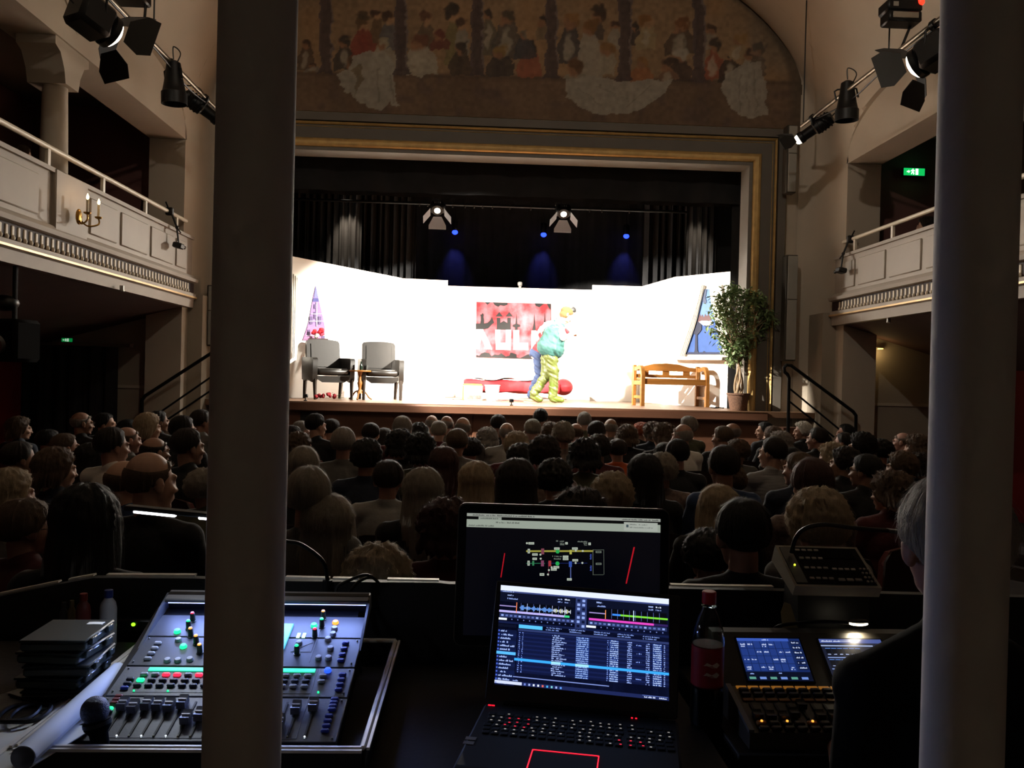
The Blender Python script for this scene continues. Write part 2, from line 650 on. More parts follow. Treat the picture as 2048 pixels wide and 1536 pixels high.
def balcony(sg, side):
    X = lambda r: XC + sg * r
    Y0, Y1 = YB, 11.4

    def ext(name, pts, mat, y0=Y0, y1=Y1, parent=None, sharp=38):
        b = MB()
        b.prism([(X(r), z) for r, z in pts], lambda u, v, d: (u, d, v), y0, y1)
        return struct(name, b, mat, parent, sharp)
    # outer wall, end walls
    ext('wall_' + side, [(6.6, 0), (6.72, 0), (6.72, 2.5), (6.6, 2.5)], red_wall)
    ext('wall_%s_upper' % side, [(6.6, 2.5), (6.72, 2.5), (6.72, 5.4), (6.6, 5.4)], maroon_wall)
    ext('wall_%s_end_upper' % side, [(4.95, 2.6), (6.7, 2.6), (6.7, 5.4), (4.95, 5.4)], maroon_wall, 11.5, 11.9)
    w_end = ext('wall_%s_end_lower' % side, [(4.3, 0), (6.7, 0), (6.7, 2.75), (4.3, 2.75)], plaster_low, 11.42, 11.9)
    ext('dado_rail', [(4.6, 1.46), (6.6, 1.46), (6.6, 1.50), (4.6, 1.50)], plaster, 11.40, 11.43, w_end)
    ext('trim_%s_pilaster' % side, [(4.5, 0), (4.97, 0), (4.97, 5.4), (4.5, 5.4)], plaster, 11.2, 11.6)
    # lintel over the balcony opening, with the lunette wall above it
    b = MB()
    n = 120
    vs = []
    for i in range(n + 1):
        y = BAY0 + (Y0 - BAY0) * i / n
        for (r, z) in ((4.5, ZSP), (4.97, ZSP), (4.97, 5.6), (4.5, lun(y) + .02)):
            vs.append((X(r), y, z))
    fs = []
    for i in range(n):
        for k in range(4):
            k2 = (k + 1) % 4
            fs.append((i * 4 + k, i * 4 + k2, i * 4 + 4 + k2, i * 4 + 4 + k))
    b.add(vs, fs + [(0, 1, 2, 3), (4 * n, 4 * n + 1, 4 * n + 2, 4 * n + 3)])
    struct('wall_%s_lunettes' % side, b, plaster)
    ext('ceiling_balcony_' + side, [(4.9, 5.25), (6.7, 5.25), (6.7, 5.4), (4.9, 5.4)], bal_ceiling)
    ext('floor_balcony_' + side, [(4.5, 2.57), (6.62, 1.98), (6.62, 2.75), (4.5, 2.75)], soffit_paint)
    # parapet with panels, cornice with dentils, handrail
    word = 'left' if sg < 0 else 'right'
    bal = thing('balcony', 'white panelled balcony front along the %s wall' % word, 'balcony', (X(4.45), 8, 2.5))
    bal['kind'] = 'structure'
    ext('parapet', [(4.45, 2.7), (4.56, 2.7), (4.56, 3.50), (4.45, 3.50)], white_paint, parent=bal)
    ext('coping', [(4.42, 3.49), (4.59, 3.49), (4.59, 3.53), (4.42, 3.53)], white_paint, parent=bal)
    ext('base_moulding', [(4.46, 2.93), (4.415, 2.93), (4.40, 2.96), (4.42, 3.0), (4.46, 3.02)], white_paint, parent=bal)
    ext('cornice', [(4.55, 2.57), (4.42, 2.57), (4.41, 2.68), (4.385, 2.70), (4.385, 2.755), (4.43, 2.77), (4.43, 2.90), (4.365, 2.91), (4.355, 2.95), (4.55, 2.95)], white_paint, parent=bal)
    ext('gold_line', [(4.37, 2.695), (4.42, 2.69), (4.42, 2.715), (4.37, 2.715)], M('pale gilt line', '#caa878', .4, metal=.4), parent=bal)
    ext('dark_band', [(4.418, 2.775), (4.45, 2.775), (4.45, 2.898), (4.418, 2.898)], dark_band, parent=bal)
    cuts = [4.3, 5.35, 6.4, 7.45, 7.70, 8.32, 8.40, 9.05, 9.15, 9.86, 9.96, 10.68, 10.76, 11.15]
    for a, c in ((4.4, 5.35), (5.45, 6.4), (6.5, 7.45), (8.42, 9.04), (9.14, 9.86), (9.96, 10.68), (10.78, 11.15)):
        m = (a + c) / 2
        MB().box((X(4.446), m, 3.24), (.026, c - a, .36), bev=.01).build('panel', white_paint, bal)
    MB().box((X(4.445), 8.0, 3.25), (.07, .62, .56), bev=.01).build('pedestal', white_paint, bal)
    y = 6.0
    while y < 11.2:
        link_mesh('dentil', dentil_me, dent_paint, bal, Vector((X(4.426), y, 2.838)) - bal.location)
        link_mesh('bead', bead_me, dent_paint, bal, Vector((X(4.412), y, 2.785)) - bal.location)
        y += .092
    MB().tube([(X(4.47), 3.0, 3.71), (X(4.47), 11.2, 3.71)], .026, 12).build('handrail', rail_paint, bal)
    for y in (4.35, 5.45, 6.55, 7.65, 8.75, 9.85, 10.85):
        MB().box((X(4.47), y, 3.61), (.03, .045, .18)).build('rail_post', rail_paint, bal)
    # column on the parapet line, bracket capital under the lintel
    for k, y in enumerate((8.17, 5.09)):
        c = MB().lathe([(.15, 3.50), (.15, 3.54), (.125, 3.58), (.118, 4.0), (.11, 4.42), (.13, 4.44), (.13, 4.48), (.11, 4.5), (.11, 4.6)], (X(4.68), y, 0), 28)
        col = solo('column', c, plaster, 'round cream column standing on the %s balcony front' % word if k == 0 else 'nearer round cream column on the %s balcony front' % word, 'column')
        col['kind'] = 'structure'
        b = MB()
        for dy in (1,):
            b.prism([(-.42, 4.80), (-.42, 4.72), (-.30, 4.68), (-.20, 4.55), (-.16, 4.42), (.16, 4.42), (.20, 4.55), (.30, 4.68), (.42, 4.72), (.42, 4.80)],
                    lambda u, v, d: (X(d), y + u * .78, v), 4.52, 4.88)
        b.build('capital', plaster, col)
    return bal


balcony(-1, 'left')
balcony(1, 'right')
struct('wall_rear', MB().box((XC, YB, 3), (13.4, .1, 6.4)), plaster)

# rear gallery over the booth (the pillars carry it) and the dimmed chandelier in the middle of the vault
b = MB().prism([(YB, 3.18), (2.86, 3.18), (2.90, 3.22), (2.90, 3.42), (YB, 3.42)], lambda u, v, d: Vector((d, u, v)), XC - 4.5, XC + 4.5)
struct('ceiling_gallery', b, plaster)


def chandelier():
    c = Vector((XC, 4.2, 6.35))
    t = thing('chandelier', 'brass chandelier with dim glass globes and an added shading dish under the vault', 'chandelier', c)
    br = M('old brass', '#a8813c', .3, metal=.9, var=.15, scale=20)
    gl = M('dim lamp globe', '#fff0d8', .4, var=0, emit='#ffd9a0', estr=6)
    MB().tube([c + Vector((0, 0, -.35)), Vector((XC, c.y, vmain(XC)))], .015, 8).build('rod', br, t)
    MB().lathe([(.02, -.44), (.25, -.42), (.42, -.36), (.50, -.29), (.485, -.285), (.40, -.345), (.24, -.40), (.02, -.42)], c, 40).build('dish', br, t)  # unseen dish added below the globes to keep their light off the audience
    for k in range(6):
        d = Vector((math.cos(k * PI / 3), math.sin(k * PI / 3), 0))
        MB().tube([c + Vector((0, 0, -.2)), c + d * .13 + Vector((0, 0, -.06))], .008, 6).build('arm', br, t)
        MB().ell(c + d * .14, .055, None, 14, 8).build('globe', gl, t)
    light('globe_light', 'POINT', c + Vector((.05, 0, .11)), W_HOUSE, (1.0, .88, .74), t, shadow_soft_size=.06)


chandelier()

# ------------------------------------------------------------ the mural over the stage
def mural():
    x0, x1, z0, z1 = -3.85, 4.72, 5.43, 8.28
    nx, nz = 560, 186
    img = np.zeros((nz + 1, nx + 1, 3))
    gx = np.linspace(x0, x1, nx + 1)[None, :]
    gz = np.linspace(z0, z1, nz + 1)[:, None]
    # canvas coordinates in photograph units, only to lay out the figures on the wall
    o, ex, ez = P(600, 150, 12), P(1600, 150, 12), P(600, 50, 12)

    def W(px, py):
        return P(px, py, 12).x, P(px, py, 12).z
    S = 12 / FPX

    def smooth_noise(sc, seed):
        r = np.random.default_rng(seed)
        k = r.random((int((z1 - z0) / sc) + 4, int((x1 - x0) / sc) + 4))
        u, v = (gx - x0) / sc, (gz - z0) / sc
        iu, iv = np.floor(u).astype(int), np.floor(v).astype(int)
        fu, fv = u - iu, v - iv
        fu, fv = fu * fu * (3 - 2 * fu), fv * fv * (3 - 2 * fv)
        return (k[iv, iu] * (1 - fu) + k[iv, iu + 1] * fu) * (1 - fv) + (k[iv + 1, iu] * (1 - fu) + k[iv + 1, iu + 1] * fu) * fv
    n1, n2, n3 = smooth_noise(.45, 1), smooth_noise(.14, 2), smooth_noise(.05, 3)
    wob = (n2 - .5) * .06 + (n3 - .5) * .05

    def put(mask, col, a=1.0):
        c = np.array(srgb(col))
        m = np.clip(mask, 0, 1)[..., None] * a
        img[:] = img * (1 - m) + c * m

    def blob(px, py, rx, ry, col, a=.92, ang=0.0, soft=.22):
        cx, cz = W(px, py)
        dx, dz = gx - cx + wob, gz - cz + wob
        ca, sa = math.cos(ang), math.sin(ang)
        u, v = (dx * ca + dz * sa) / (rx * S), (-dx * sa + dz * ca) / (ry * S)
        d = np.sqrt(u * u + v * v)
        put((1 + soft - d) / (2 * soft), col, a)

    def poly(pts, col, a=.9, soft=.03):
        ps = [W(*p) for p in pts]
        ins = np.zeros((nz + 1, nx + 1), bool)
        n = len(ps)
        X, Z = gx + wob * .8 + 0 * gz, gz + wob * .8 + 0 * gx
        for i in range(n):
            (ax, az), (bx, bz) = ps[i], ps[(i + 1) % n]
            c = ((az > Z) != (bz > Z)) & (X < (bx - ax) * (Z - az) / (bz - az + 1e-9) + ax)
            ins ^= c
        put(ins.astype(float), col, a)
    # ground: warm wall above, brown painted parapet below
    top = np.array(srgb('#a98a68'))
    low = np.array(srgb('#7c6450'))
    zl = W(600, 147)[1] + (W(1580, 166)[1] - W(600, 147)[1]) * ((gx - W(600, 147)[0]) / (W(1580, 166)[0] - W(600, 147)[0]))
    msk = np.clip((gz - zl) / .04 + .5, 0, 1)[..., None]
    img[:] = low * (1 - msk) * (.78 + .5 * n1[..., None]) + top * msk * (.85 + .32 * n1[..., None])
    put(np.clip(n2 * 2.2 - 1.2, 0, 1) * (1 - msk[..., 0]), '#4f4148', .55)
    put(np.clip(n1 * 3 - 1.9, 0, 1) * msk[..., 0], '#b98a58', .5)
    put(np.exp(-((gz - zl) / .035) ** 2), '#55453c', .75)
    H, K, F1, F2 = '#4a342a', '#33302e', '#c79a72', '#a87a5a'
    # figures: head x, y, radius; hair; clothes colour; body half width, body bottom
    figs = [(612, 90, 9, H, '#5c4a3c', 18, 140), (624, 132, 6, H, '#8d8478', 16, 146), (690, 84, 12, K, '#3b3a3c', 22, 140), (727, 50, 13, '#6a5236', '#9a3d34', 24, 118),
            (755, 28, 10, H, '#7a6044', 14, 90), (779, 36, 13, H, '#6f7172', 20, 100), (768, 86, 11, '#b3a78c', '#b9b09c', 30, 150), (706, 128, 14, '#5a4432', '#8d7a5e', 18, 150),
            (853, 38, 13, '#6a4636', '#6f5f4c', 20, 100), (905, 32, 13, K, '#8d8156', 16, 130), (925, 48, 11, H, '#a49c8c', 14, 110), (840, 84, 15, '#7a4a3a', '#bdb4a0', 36, 152),
            (922, 96, 12, K, '#4a4038', 24, 152), (880, 70, 10, '#7c3c34', '#7c3c34', 20, 100), (978, 28, 10, K, '#6f6a58', 16, 110), (1014, 36, 14, '#5a5040', '#5d5a54', 30, 120),
            (1000, 104, 12, '#9a7c46', '#3c3a3c', 28, 152), (1058, 98, 14, K, '#b0654c', 26, 156), (1084, 44, 10, K, '#8f7a5e', 12, 80), (1048, 70, 9, '#847a68', '#4a4c54', 22, 120),
            (1140, 44, 15, '#a87c4a', '#3e444c', 24, 130), (1196, 34, 13, H, '#58504c', 14, 80), (1180, 56, 14, '#8a6234', '#b4aa98', 28, 158), (1228, 52, 9, H, '#b0a694', 12, 100),
            (1214, 98, 14, '#9c7444', '#b7ab94', 18, 150), (1148, 136, 16, '#6a4c34', '#a39a88', 24, 162), (1268, 56, 8, K, '#403c40', 12, 90), (1293, 44, 14, '#a0703c', '#b5a078', 20, 100),
            (1362, 52, 14, '#8a5a34', '#55483e', 32, 110), (1282, 128, 12, '#a77a48', '#b3764c', 26, 162), (1358, 112, 14, '#b8b0a0', '#4a3a36', 28, 164), (1338, 130, 14, '#41342e', '#8d6a54', 20, 160),
            (1420, 60, 12, '#4e3a2c', '#a89c8a', 14, 100), (1428, 92, 13, K, '#a85840', 20, 160), (1458, 118, 6, K, '#35302e', 24, 164), (1476, 82, 12, '#b08a58', '#b29a74', 18, 120),
            (1500, 110, 12, H, '#b6ac9a', 24, 166), (1516, 98, 13, K, '#6c5c4e', 18, 150)]
    for (hx, hy, r, hair, body, bw, yb) in figs:
        ym = (hy + r + yb) / 2
        poly([(hx - bw * .45, hy + r * .7), (hx + bw * .45, hy + r * .7), (hx + bw, ym - 4), (hx + bw * .9, yb), (hx - bw * .95, yb), (hx - bw, ym)], body, .88)
        blob(hx - r * .2, ym, bw * .35, (yb - hy) * .3, '#cfc3ac' if (hx * 7) % 3 < 1 else body, .6)
        blob(hx, hy, r * .92, r * 1.05, F1 if (hx * 3) % 2 else F2, .95)
        blob(hx - (r * .2 if hx % 2 else -r * .2), hy - r * .5, r * 1.0, r * .62, hair, .95)
        blob(hx - (r * .75 if hx % 2 else -r * .75), hy - r * .05, r * .4, r * .8, hair, .9)
    # hats
    for hx, hy, r, c in ((727, 34, 16, '#4d3f30'), (905, 17, 15, '#37322c'), (1196, 21, 16, '#46392f')):
        blob(hx, hy, r, r * .38, c)
        blob(hx, hy - r * .35, r * .62, r * .5, c)
    # white draperies over the parapet
    poly([(708, 110), (770, 100), (792, 140), (786, 160), (798, 216), (778, 206), (768, 218), (732, 216), (708, 200), (688, 178), (676, 146), (700, 138)], '#b9b3a4', .9)
    poly([(1128, 162), (1180, 150), (1250, 162), (1344, 160), (1330, 186), (1290, 214), (1250, 230), (1200, 228), (1160, 214), (1132, 194)], '#b7b0a1', .9)
    poly([(1450, 150), (1490, 128), (1524, 122), (1530, 180), (1534, 232), (1500, 236), (1462, 226), (1452, 200), (1440, 180)], '#b9b2a4', .9)
    poly([(706, 136), (722, 128), (728, 160), (712, 186), (706, 178), (714, 160)], '#8d7a5e', .9)
    for (ax, ay, bx, by) in ((716, 150, 706, 196), (752, 140, 756, 206), (776, 150, 786, 206), (1150, 176, 1200, 214), (1190, 170, 1260, 206), (1300, 170, 1250, 216), (1480, 150, 1474, 226), (1504, 140, 1512, 226), (1492, 170, 1496, 216)):
        poly([(ax, ay), (ax + 4, ay), (bx + 4, by), (bx, by)], '#8b8172', .5)
    # painted columns
    for px in (652, 803, 955, 1103, 1250, 1398):
        ps = [(px - 13, -150), (px + 11, -150), (px + 12, 138 + (px - 650) * .02), (px + 18, 148 + (px - 650) * .02), (px - 19, 148 + (px - 650) * .02), (px - 12, 136 + (px - 650) * .02)]
        poly(ps, '#4d4146', .92)
        poly([(px + 8, -150), (px + 12, -150), (px + 13, 138), (px + 9, 138)], '#8b7f78', .7)
        poly([(px - 13, -150), (px - 9, -150), (px - 8, 138), (px - 12, 138)], '#6b5f60', .5)
    # pale drapery and arch border at the right and the left
    blob(1540, 90, 40, 70, '#8d8578', .35, .5)
    ai = np.sqrt(np.clip((gx - A_C) / (A_H), -2, 2) ** 2 + (np.clip(gz - A_Z, 0, 9) / A_R) ** 2)
    put(np.clip((ai - .955) / .02, 0, 1), '#6a5c4c', .85)
    mean = np.array(srgb('#7a6652'))
    img[:] = (img * .78 + mean * .22) * (.85 + .3 * n3[..., None]) * .66
    b = MB()
    dxx, dzz = (x1 - x0), (z1 - z0)
    zf = ZPT + .50

    def keep(u, v):
        x, z = x0 + u * dxx, z0 + v * dzz
        if z < zf:
            return False
        if z < A_Z:
            return abs(x - A_C) < A_H + .01
        return ((x - A_C) / A_H) ** 2 + ((z - A_Z) / A_R) ** 2 < 1.01
    b.grid(nx, nz, lambda u, v: (x0 + u * dxx, 11.99, z0 + v * dzz), keep)
    m = M('painted mural', var=.1, scale=14, rough=.85, attr='paint', bump=.1, bscale=40)
    ob = b.build('mural', m, sharp=0, fix=False)
    me = ob.data
    ca = me.attributes.new('paint', 'FLOAT_COLOR', 'POINT')
    buf = np.ones((img.shape[0] * img.shape[1], 4), np.float32)
    buf[:, :3] = img.reshape(-1, 3)
    ca.data.foreach_set('color', buf.ravel())
    tag(ob, 'painted mural of festive figures behind columns above the stage', 'mural')


mural()

# ------------------------------------------------------------ figures: bodies grown as one surface
def head_shapes(b, c, m, s=1.0):
    """skull, face, jaw, nose, brow, lips, eyes, ears; local +y is the face, +z up; c the middle of the head"""
    def e(p, r, rot=None):
        b.ell(c + m @ (Vector(p) * s), tuple(k * s for k in r), m if rot is None else m @ rot, 18, 12)
    e((0, -.015, .028), (.076, .095, .088))
    e((0, .03, -.025), (.064, .068, .082))
    e((0, .035, -.075), (.05, .052, .042))
    e((0, .072, -.096), (.024, .02, .018))
    e((0, .097, -.012), (.012, .014, .03))
    e((0, .106, -.032), (.017, .015, .012))
    e((0, .083, .022), (.05, .016, .012))
    e((0, .09, -.06), (.026, .012, .006))
    e((0, .088, -.071), (.022, .012, .006))
    for sx in (-1, 1):
        e((sx * .031, .079, .003), (.013, .011, .009))
        e((sx * .042, .066, -.03), (.022, .022, .018))
        e((sx * .079, -.008, -.012), (.009, .02, .032), Matrix.Rotation(sx * R_(-18), 3, 'Z'))
        e((sx * .074, -.004, -.03), (.01, .014, .016))


def hand(b, wr, d, up, side, curl=35, s=1.0):
    """palm, four bent fingers of unequal length and a thumb from the side of the palm"""
    d = Vector(d).normalized()
    x = d.cross(Vector(up)).normalized()
    up = x.cross(d).normalized()
    q = Matrix((x, d, up)).transposed()
    b.ell(wr + d * .05 * s, (.04 * s, .052 * s, .019 * s), q, 14, 8)
    for k, ln in enumerate((.066, .075, .07, .054)):
        p = wr + d * .088 * s + x * (.03 - .02 * k) * s * side
        a = R_(curl)
        d1 = d * math.cos(a * .6) - up * math.sin(a * .6)
        d2 = d * math.cos(a * 1.6) - up * math.sin(a * 1.6)
        p1, p2 = p + d1 * ln * .5 * s, p + d1 * ln * .5 * s + d2 * ln * .55 * s
        b.capsule(p - d * .012, p1, .0092 * s, .0086 * s, 8)
        b.capsule(p1, p2, .0086 * s, .0074 * s, 8)
    t0 = wr + d * .03 * s + x * .032 * s * side
    t1 = t0 + (d * .6 + x * .75 * side - up * .3).normalized() * .035 * s
    b.capsule(t0, t1, .012 * s, .0105 * s, 8)
    b.capsule(t1, t1 + (d * .9 + x * .25 * side - up * .3).normalized() * .03 * s, .0105 * s, .009 * s, 8)


def figure(J, sleeve=1.0, hscale=1.0, girth=1.0, hands=True, leg=1.0):
    body, top, bot = MB(), MB(), MB()
    rt = (J['r_sh'] - J['l_sh']).normalized()
    up = (J['nk'] - J['pel']).normalized()
    fw = up.cross(rt).normalized()
    rt = fw.cross(up)
    q = Matrix((rt, fw, up)).transposed()
    g = girth
    wa = J['pel'].lerp(J['che'], .5)
    for bb, k in ((body, 0.0), (top, .013)):
        bb.ell(wa, (.14 * g + k, .10 * g + k, .15 + k), q, 20, 12)
        bb.ell(J['che'], (.165 * g + k, .108 * g + k, .17 + k), q, 20, 12)
        bb.ell(J['pel'].lerp(J['che'], .22), (.15 * g + k, .112 * g + k, .12 + k), q, 20, 12)
        bb.capsule(J['l_sh'], J['r_sh'], .056 + k, None, 14)
        for s in 'lr':
            bb.capsule(J['nk'] - up * .005, J[s + '_sh'] + up * .012, .046 + k * .6, .042 + k, 12)
    body.capsule(J['nk'] - up * .04, J['hd'] - J['hm'] @ Vector((0, .02, .07)), .056, .052, 14)
    top.capsule(J['nk'] - up * .03, J['nk'] + up * .012, .066, .063, 14)
    head_shapes(body, J['hd'], J['hm'], hscale)
    for bb, k in ((body, 0.0), (bot, .012)):
        bb.ell(J['pel'], (.155 * g + k, .115 * g + k, .11 + k), q, 20, 12)
    for s, sd in (('l', -1), ('r', 1)):
        sh, el, wr = J[s + '_sh'], J[s + '_el'], J[s + '_wr']
        body.capsule(sh, el, .05, .04)
        body.capsule(el, wr, .041, .027)
        top.capsule(sh, el, .064, .056)
        if sleeve >= 1:
            top.capsule(el, el.lerp(wr, .93), .056, .042)
        if hands:
            hand(body, wr, J.get(s + '_hd', wr - el), J.get(s + '_hu', Vector((0, 0, 1))), -sd)
        hp, kn, an, toe = J[s + '_hip'], J[s + '_kn'], J[s + '_an'], J[s + '_toe']
        body.capsule(hp, kn, .078, .054)
        body.capsule(kn, an, .054, .036)
        body.capsule(an, toe, .036, .03)
        bot.capsule(hp, kn, .092 * leg, .07 * leg)
        bot.capsule(kn, an.lerp(kn, .06), .07 * leg, .056 * leg)
        bot.capsule(an - Vector((0, 0, .035)), toe, .046, .042)
    return body, top, bot


def seated(tilt=0.0, lean=0.0, turn=0.0):
    V = Vector
    J = dict(pel=V((0, 0, .545)), che=V((lean * .6, .0, .87)), nk=V((lean, .0, 1.035)))
    J['hm'] = Matrix.Rotation(R_(turn), 3, 'Z') @ Matrix.Rotation(R_(tilt), 3, 'Y') @ Matrix.Rotation(R_(-4), 3, 'X')
    J['hd'] = J['nk'] + V((lean * .5 + math.sin(R_(tilt)) * .13, .025, .155))
    for s, x in (('l', -1), ('r', 1)):
        J[s + '_sh'] = V((x * .165 + lean * .8, -.005, .985))
        J[s + '_el'] = V((x * .215 + lean * .4, .085, .735))
        J[s + '_wr'] = V((x * .12, .27, .665))
        J[s + '_hd'] = V((-x * .45, .8, -.25))
        J[s + '_hip'] = V((x * .085, .03, .53))
        J[s + '_kn'] = V((x * .115, .41, .545))
        J[s + '_an'] = V((x * .115, .40, .10))
        J[s + '_toe'] = V((x * .12, .50, .045))
    return J


# ------------------------------------------------------------ hair
def hair_mesh(kind, seed):
    """a shaped mass of hair in head coordinates (+y face, +z up) with loose strands on it"""
    r = random.Random(seed)
    th = dict(short=.012, bald=.004, crop=.026, bob=.026, long=.024, curly=.036)[kind]
    NA, NT = 72, 26
    ph = [r.random() * 6.28 for _ in range(6)]
    strand = [r.gauss(0, 1) for _ in range(NA)]
    part = r.uniform(-.25, .25)

    def base(az, el):
        d = Vector((math.cos(el) * math.sin(az), -math.cos(el) * math.cos(az), math.sin(el)))
        c = Vector((0, -.015, .028))
        ax = (.078, .097, .09)
        t = 1 / math.sqrt((d.x / ax[0]) ** 2 + (d.y / ax[1]) ** 2 + (d.z / ax[2]) ** 2)
        return c, d, t

    def pt(i, t):
        az = -PI + 2 * PI * i / NA
        k = abs(az) / PI                      # 0 at the nape, 1 at the brow
        f = min(1, max(0, (k - .52) / .30))
        f = f * f * (3 - 2 * f)
        if kind in ('short', 'bald'):
            end = R_(-48) * (1 - f) + R_(34) * f + (R_(14) if .38 < k < .56 else 0)
        elif kind == 'crop':
            end = R_(-58) * (1 - f) + R_(30) * f
        else:
            end = R_(-20) * (1 - f) + R_(30) * f
        start = R_(90) if kind != 'bald' else R_(14 + 16 * math.cos(az * 2 + 1) * .3)
        hang = 0.0
        if kind in ('bob', 'long', 'curly'):
            hang = dict(bob=.10, long=.30, curly=.07)[kind] * (1 - f) * (1 + .08 * math.sin(az * 3 + ph[0]))
        arc = 1.0 if hang == 0 else .62
        ta = min(1, t / arc)
        el = start + (end - start) * ta
        if kind == 'bald':
            el = min(el, R_(26)) if t < .3 else el
        c, d, rad = base(az, el)
        n3 = mnoise.noise(Vector((d.x * 7 + seed, d.y * 7, d.z * 7)))
        n8 = mnoise.noise(Vector((d.x * 19, d.y * 19 + seed, d.z * 19)))
        thick = th * (1 + .25 * n3)
        if kind == 'curly':
            thick += .020 * n3 + .012 * n8
        elif kind == 'crop':
            thick += .010 * n3 + .005 * n8
        elif kind in ('long', 'bob'):
            thick += .004 * n3 - .010 * math.exp(-((d.x - part * .3) / .02) ** 2) * max(0, d.z) * max(0, d.y + .6)
        thick += .0022 * strand[int(i) % NA] * min(1, t * 2)
        edge = 1 - max(0, (t - .86) / .14) * (.75 if hang == 0 else .0)
        if kind == 'bald':
            edge *= min(1, t * 5 + .15)
        p = c + d * (rad + thick * edge)
        if hang and t > arc:
            h = (t - arc) / (1 - arc)
            wid = 1 + (.10 if kind == 'bob' else .16) * math.sin(h * PI * .8) - (.30 * h ** 2 if kind == 'bob' else .12 * h)
            p = Vector((p.x * wid, -.015 + (p.y + .015) * wid - .012 * h * (1 - f), p.z - hang * h))
            p += Vector((.004 * strand[int(i) % NA] * h, .003 * strand[int(i * 3) % NA] * h, .012 * strand[int(i * 5) % NA] * h * h))
        return p
    b = MB()
    vs = [pt(i, max(.02, j / NT)) for j in range(NT + 1) for i in range(NA)]
    # inner rim that closes the mass against the head
    vs += [Vector((p.x * .86, -.015 + (p.y + .015) * .86, p.z + .004)) for p in vs[NT * NA:(NT + 1) * NA]]
    fs = []
    for j in range(NT + 1):
        for i in range(NA):
            i2 = (i + 1) % NA
            fs.append((j * NA + i, j * NA + i2, (j + 1) * NA + i2, (j + 1) * NA + i))
    if kind != 'bald':
        fs.append(tuple(range(NA)))
    b.add(vs, fs)
    # loose strands: thin ribbons that follow the fall of the hair and stand off it
    ns = dict(short=800, bald=260, crop=900, bob=700, long=900, curly=1000)[kind]
    for _ in range(ns):
        i = r.random() * NA
        t0 = r.uniform(.03, .8)
        ln = r.uniform(.10, .28)
        lift = r.uniform(.001, .011) * (2.0 if kind == 'curly' else 1)
        sway = r.uniform(-1.6, 1.6)
        prev = None
        q = []
        for k in range(4):
            t = min(1, t0 + ln * k / 3)
            a = pt((i + sway * k / 3) % NA, t)
            c = Vector((0, -.015, .02 if a.z > 0 else a.z))
            out = (a - c).normalized()
            q.append(a + out * lift * (.2 + k / 3))
        wv = (q[1] - q[0]).cross(q[0]).normalized() * .0009
        vs = []
        for k, p in enumerate(q):
            w_ = wv * (1 - k / 3.6)
            vs += [p - w_, p + w_]
        b.add(vs, [(0, 1, 3, 2), (2, 3, 5, 4), (4, 5, 7, 6)])
    return b.mesh('hair', None, sharp=80, fix=False)


def hair_mat(name, col):
    m = M('hair ' + name, col, .5, var=.35, scale=26, stretch=(5, 5, .6), bump=.5, bscale=110, sheen=1.0)
    nt = m.node_tree
    bs = nt.nodes['Principled BSDF']
    c = srgb(col)
    lift = tuple(min(1, .05 + k * 1.6) for k in c)
    bs.inputs['Sheen Tint'].default_value = (*lift, 1)
    bs.inputs['Sheen Roughness'].default_value = .35
    tr = nt.nodes.new('ShaderNodeBsdfTranslucent')         # thin strands let light through
    tr.inputs['Color'].default_value = (*(min(1, .08 + k * 1.3) for k in c), 1)
    mix = nt.nodes.new('ShaderNodeMixShader')
    mix.inputs[0].default_value = .3
    out = nt.nodes['Material Output']
    nt.links.new(bs.outputs['BSDF'], mix.inputs[1])
    nt.links.new(tr.outputs['BSDF'], mix.inputs[2])
    nt.links.new(mix.outputs['Shader'], out.inputs['Surface'])
    return m


HAIRC = dict(black='#14100e', dark='#241a14', brown='#5d4a3a', auburn='#452620', blonde='#a3937a', greyblonde='#8e867a',
             grey='#8d8780', white='#c4beb4', orange='#a04a1c')
HM = {k: hair_mat(k, v) for k, v in HAIRC.items()}
skin = [M('skin fair', '#b08a76', .55, var=.08, scale=20, bump=.05), M('skin ruddy', '#9c7464', .55, var=.1, scale=20, bump=.05), M('skin tan', '#8d6a58', .55, var=.08, scale=20, bump=.05)]


def wrinkle(me, amp, sc, zs=3.0, seed=0.0):
    """push a garment's surface in and out into soft folds"""
    n = len(me.vertices)
    co = np.empty(n * 3, np.float32)
    no = np.empty(n * 3, np.float32)
    me.vertices.foreach_get('co', co)
    me.vertices.foreach_get('normal', no)
    co, no = co.reshape(-1, 3), no.reshape(-1, 3)
    d = np.array([mnoise.noise(Vector((p[0] * sc + seed, p[1] * sc, p[2] * sc * zs + 2 * p[0] * sc))) for p in co.tolist()], np.float32)
    co += no * (d * amp)[:, None]
    me.vertices.foreach_set('co', co.ravel())
    me.update()

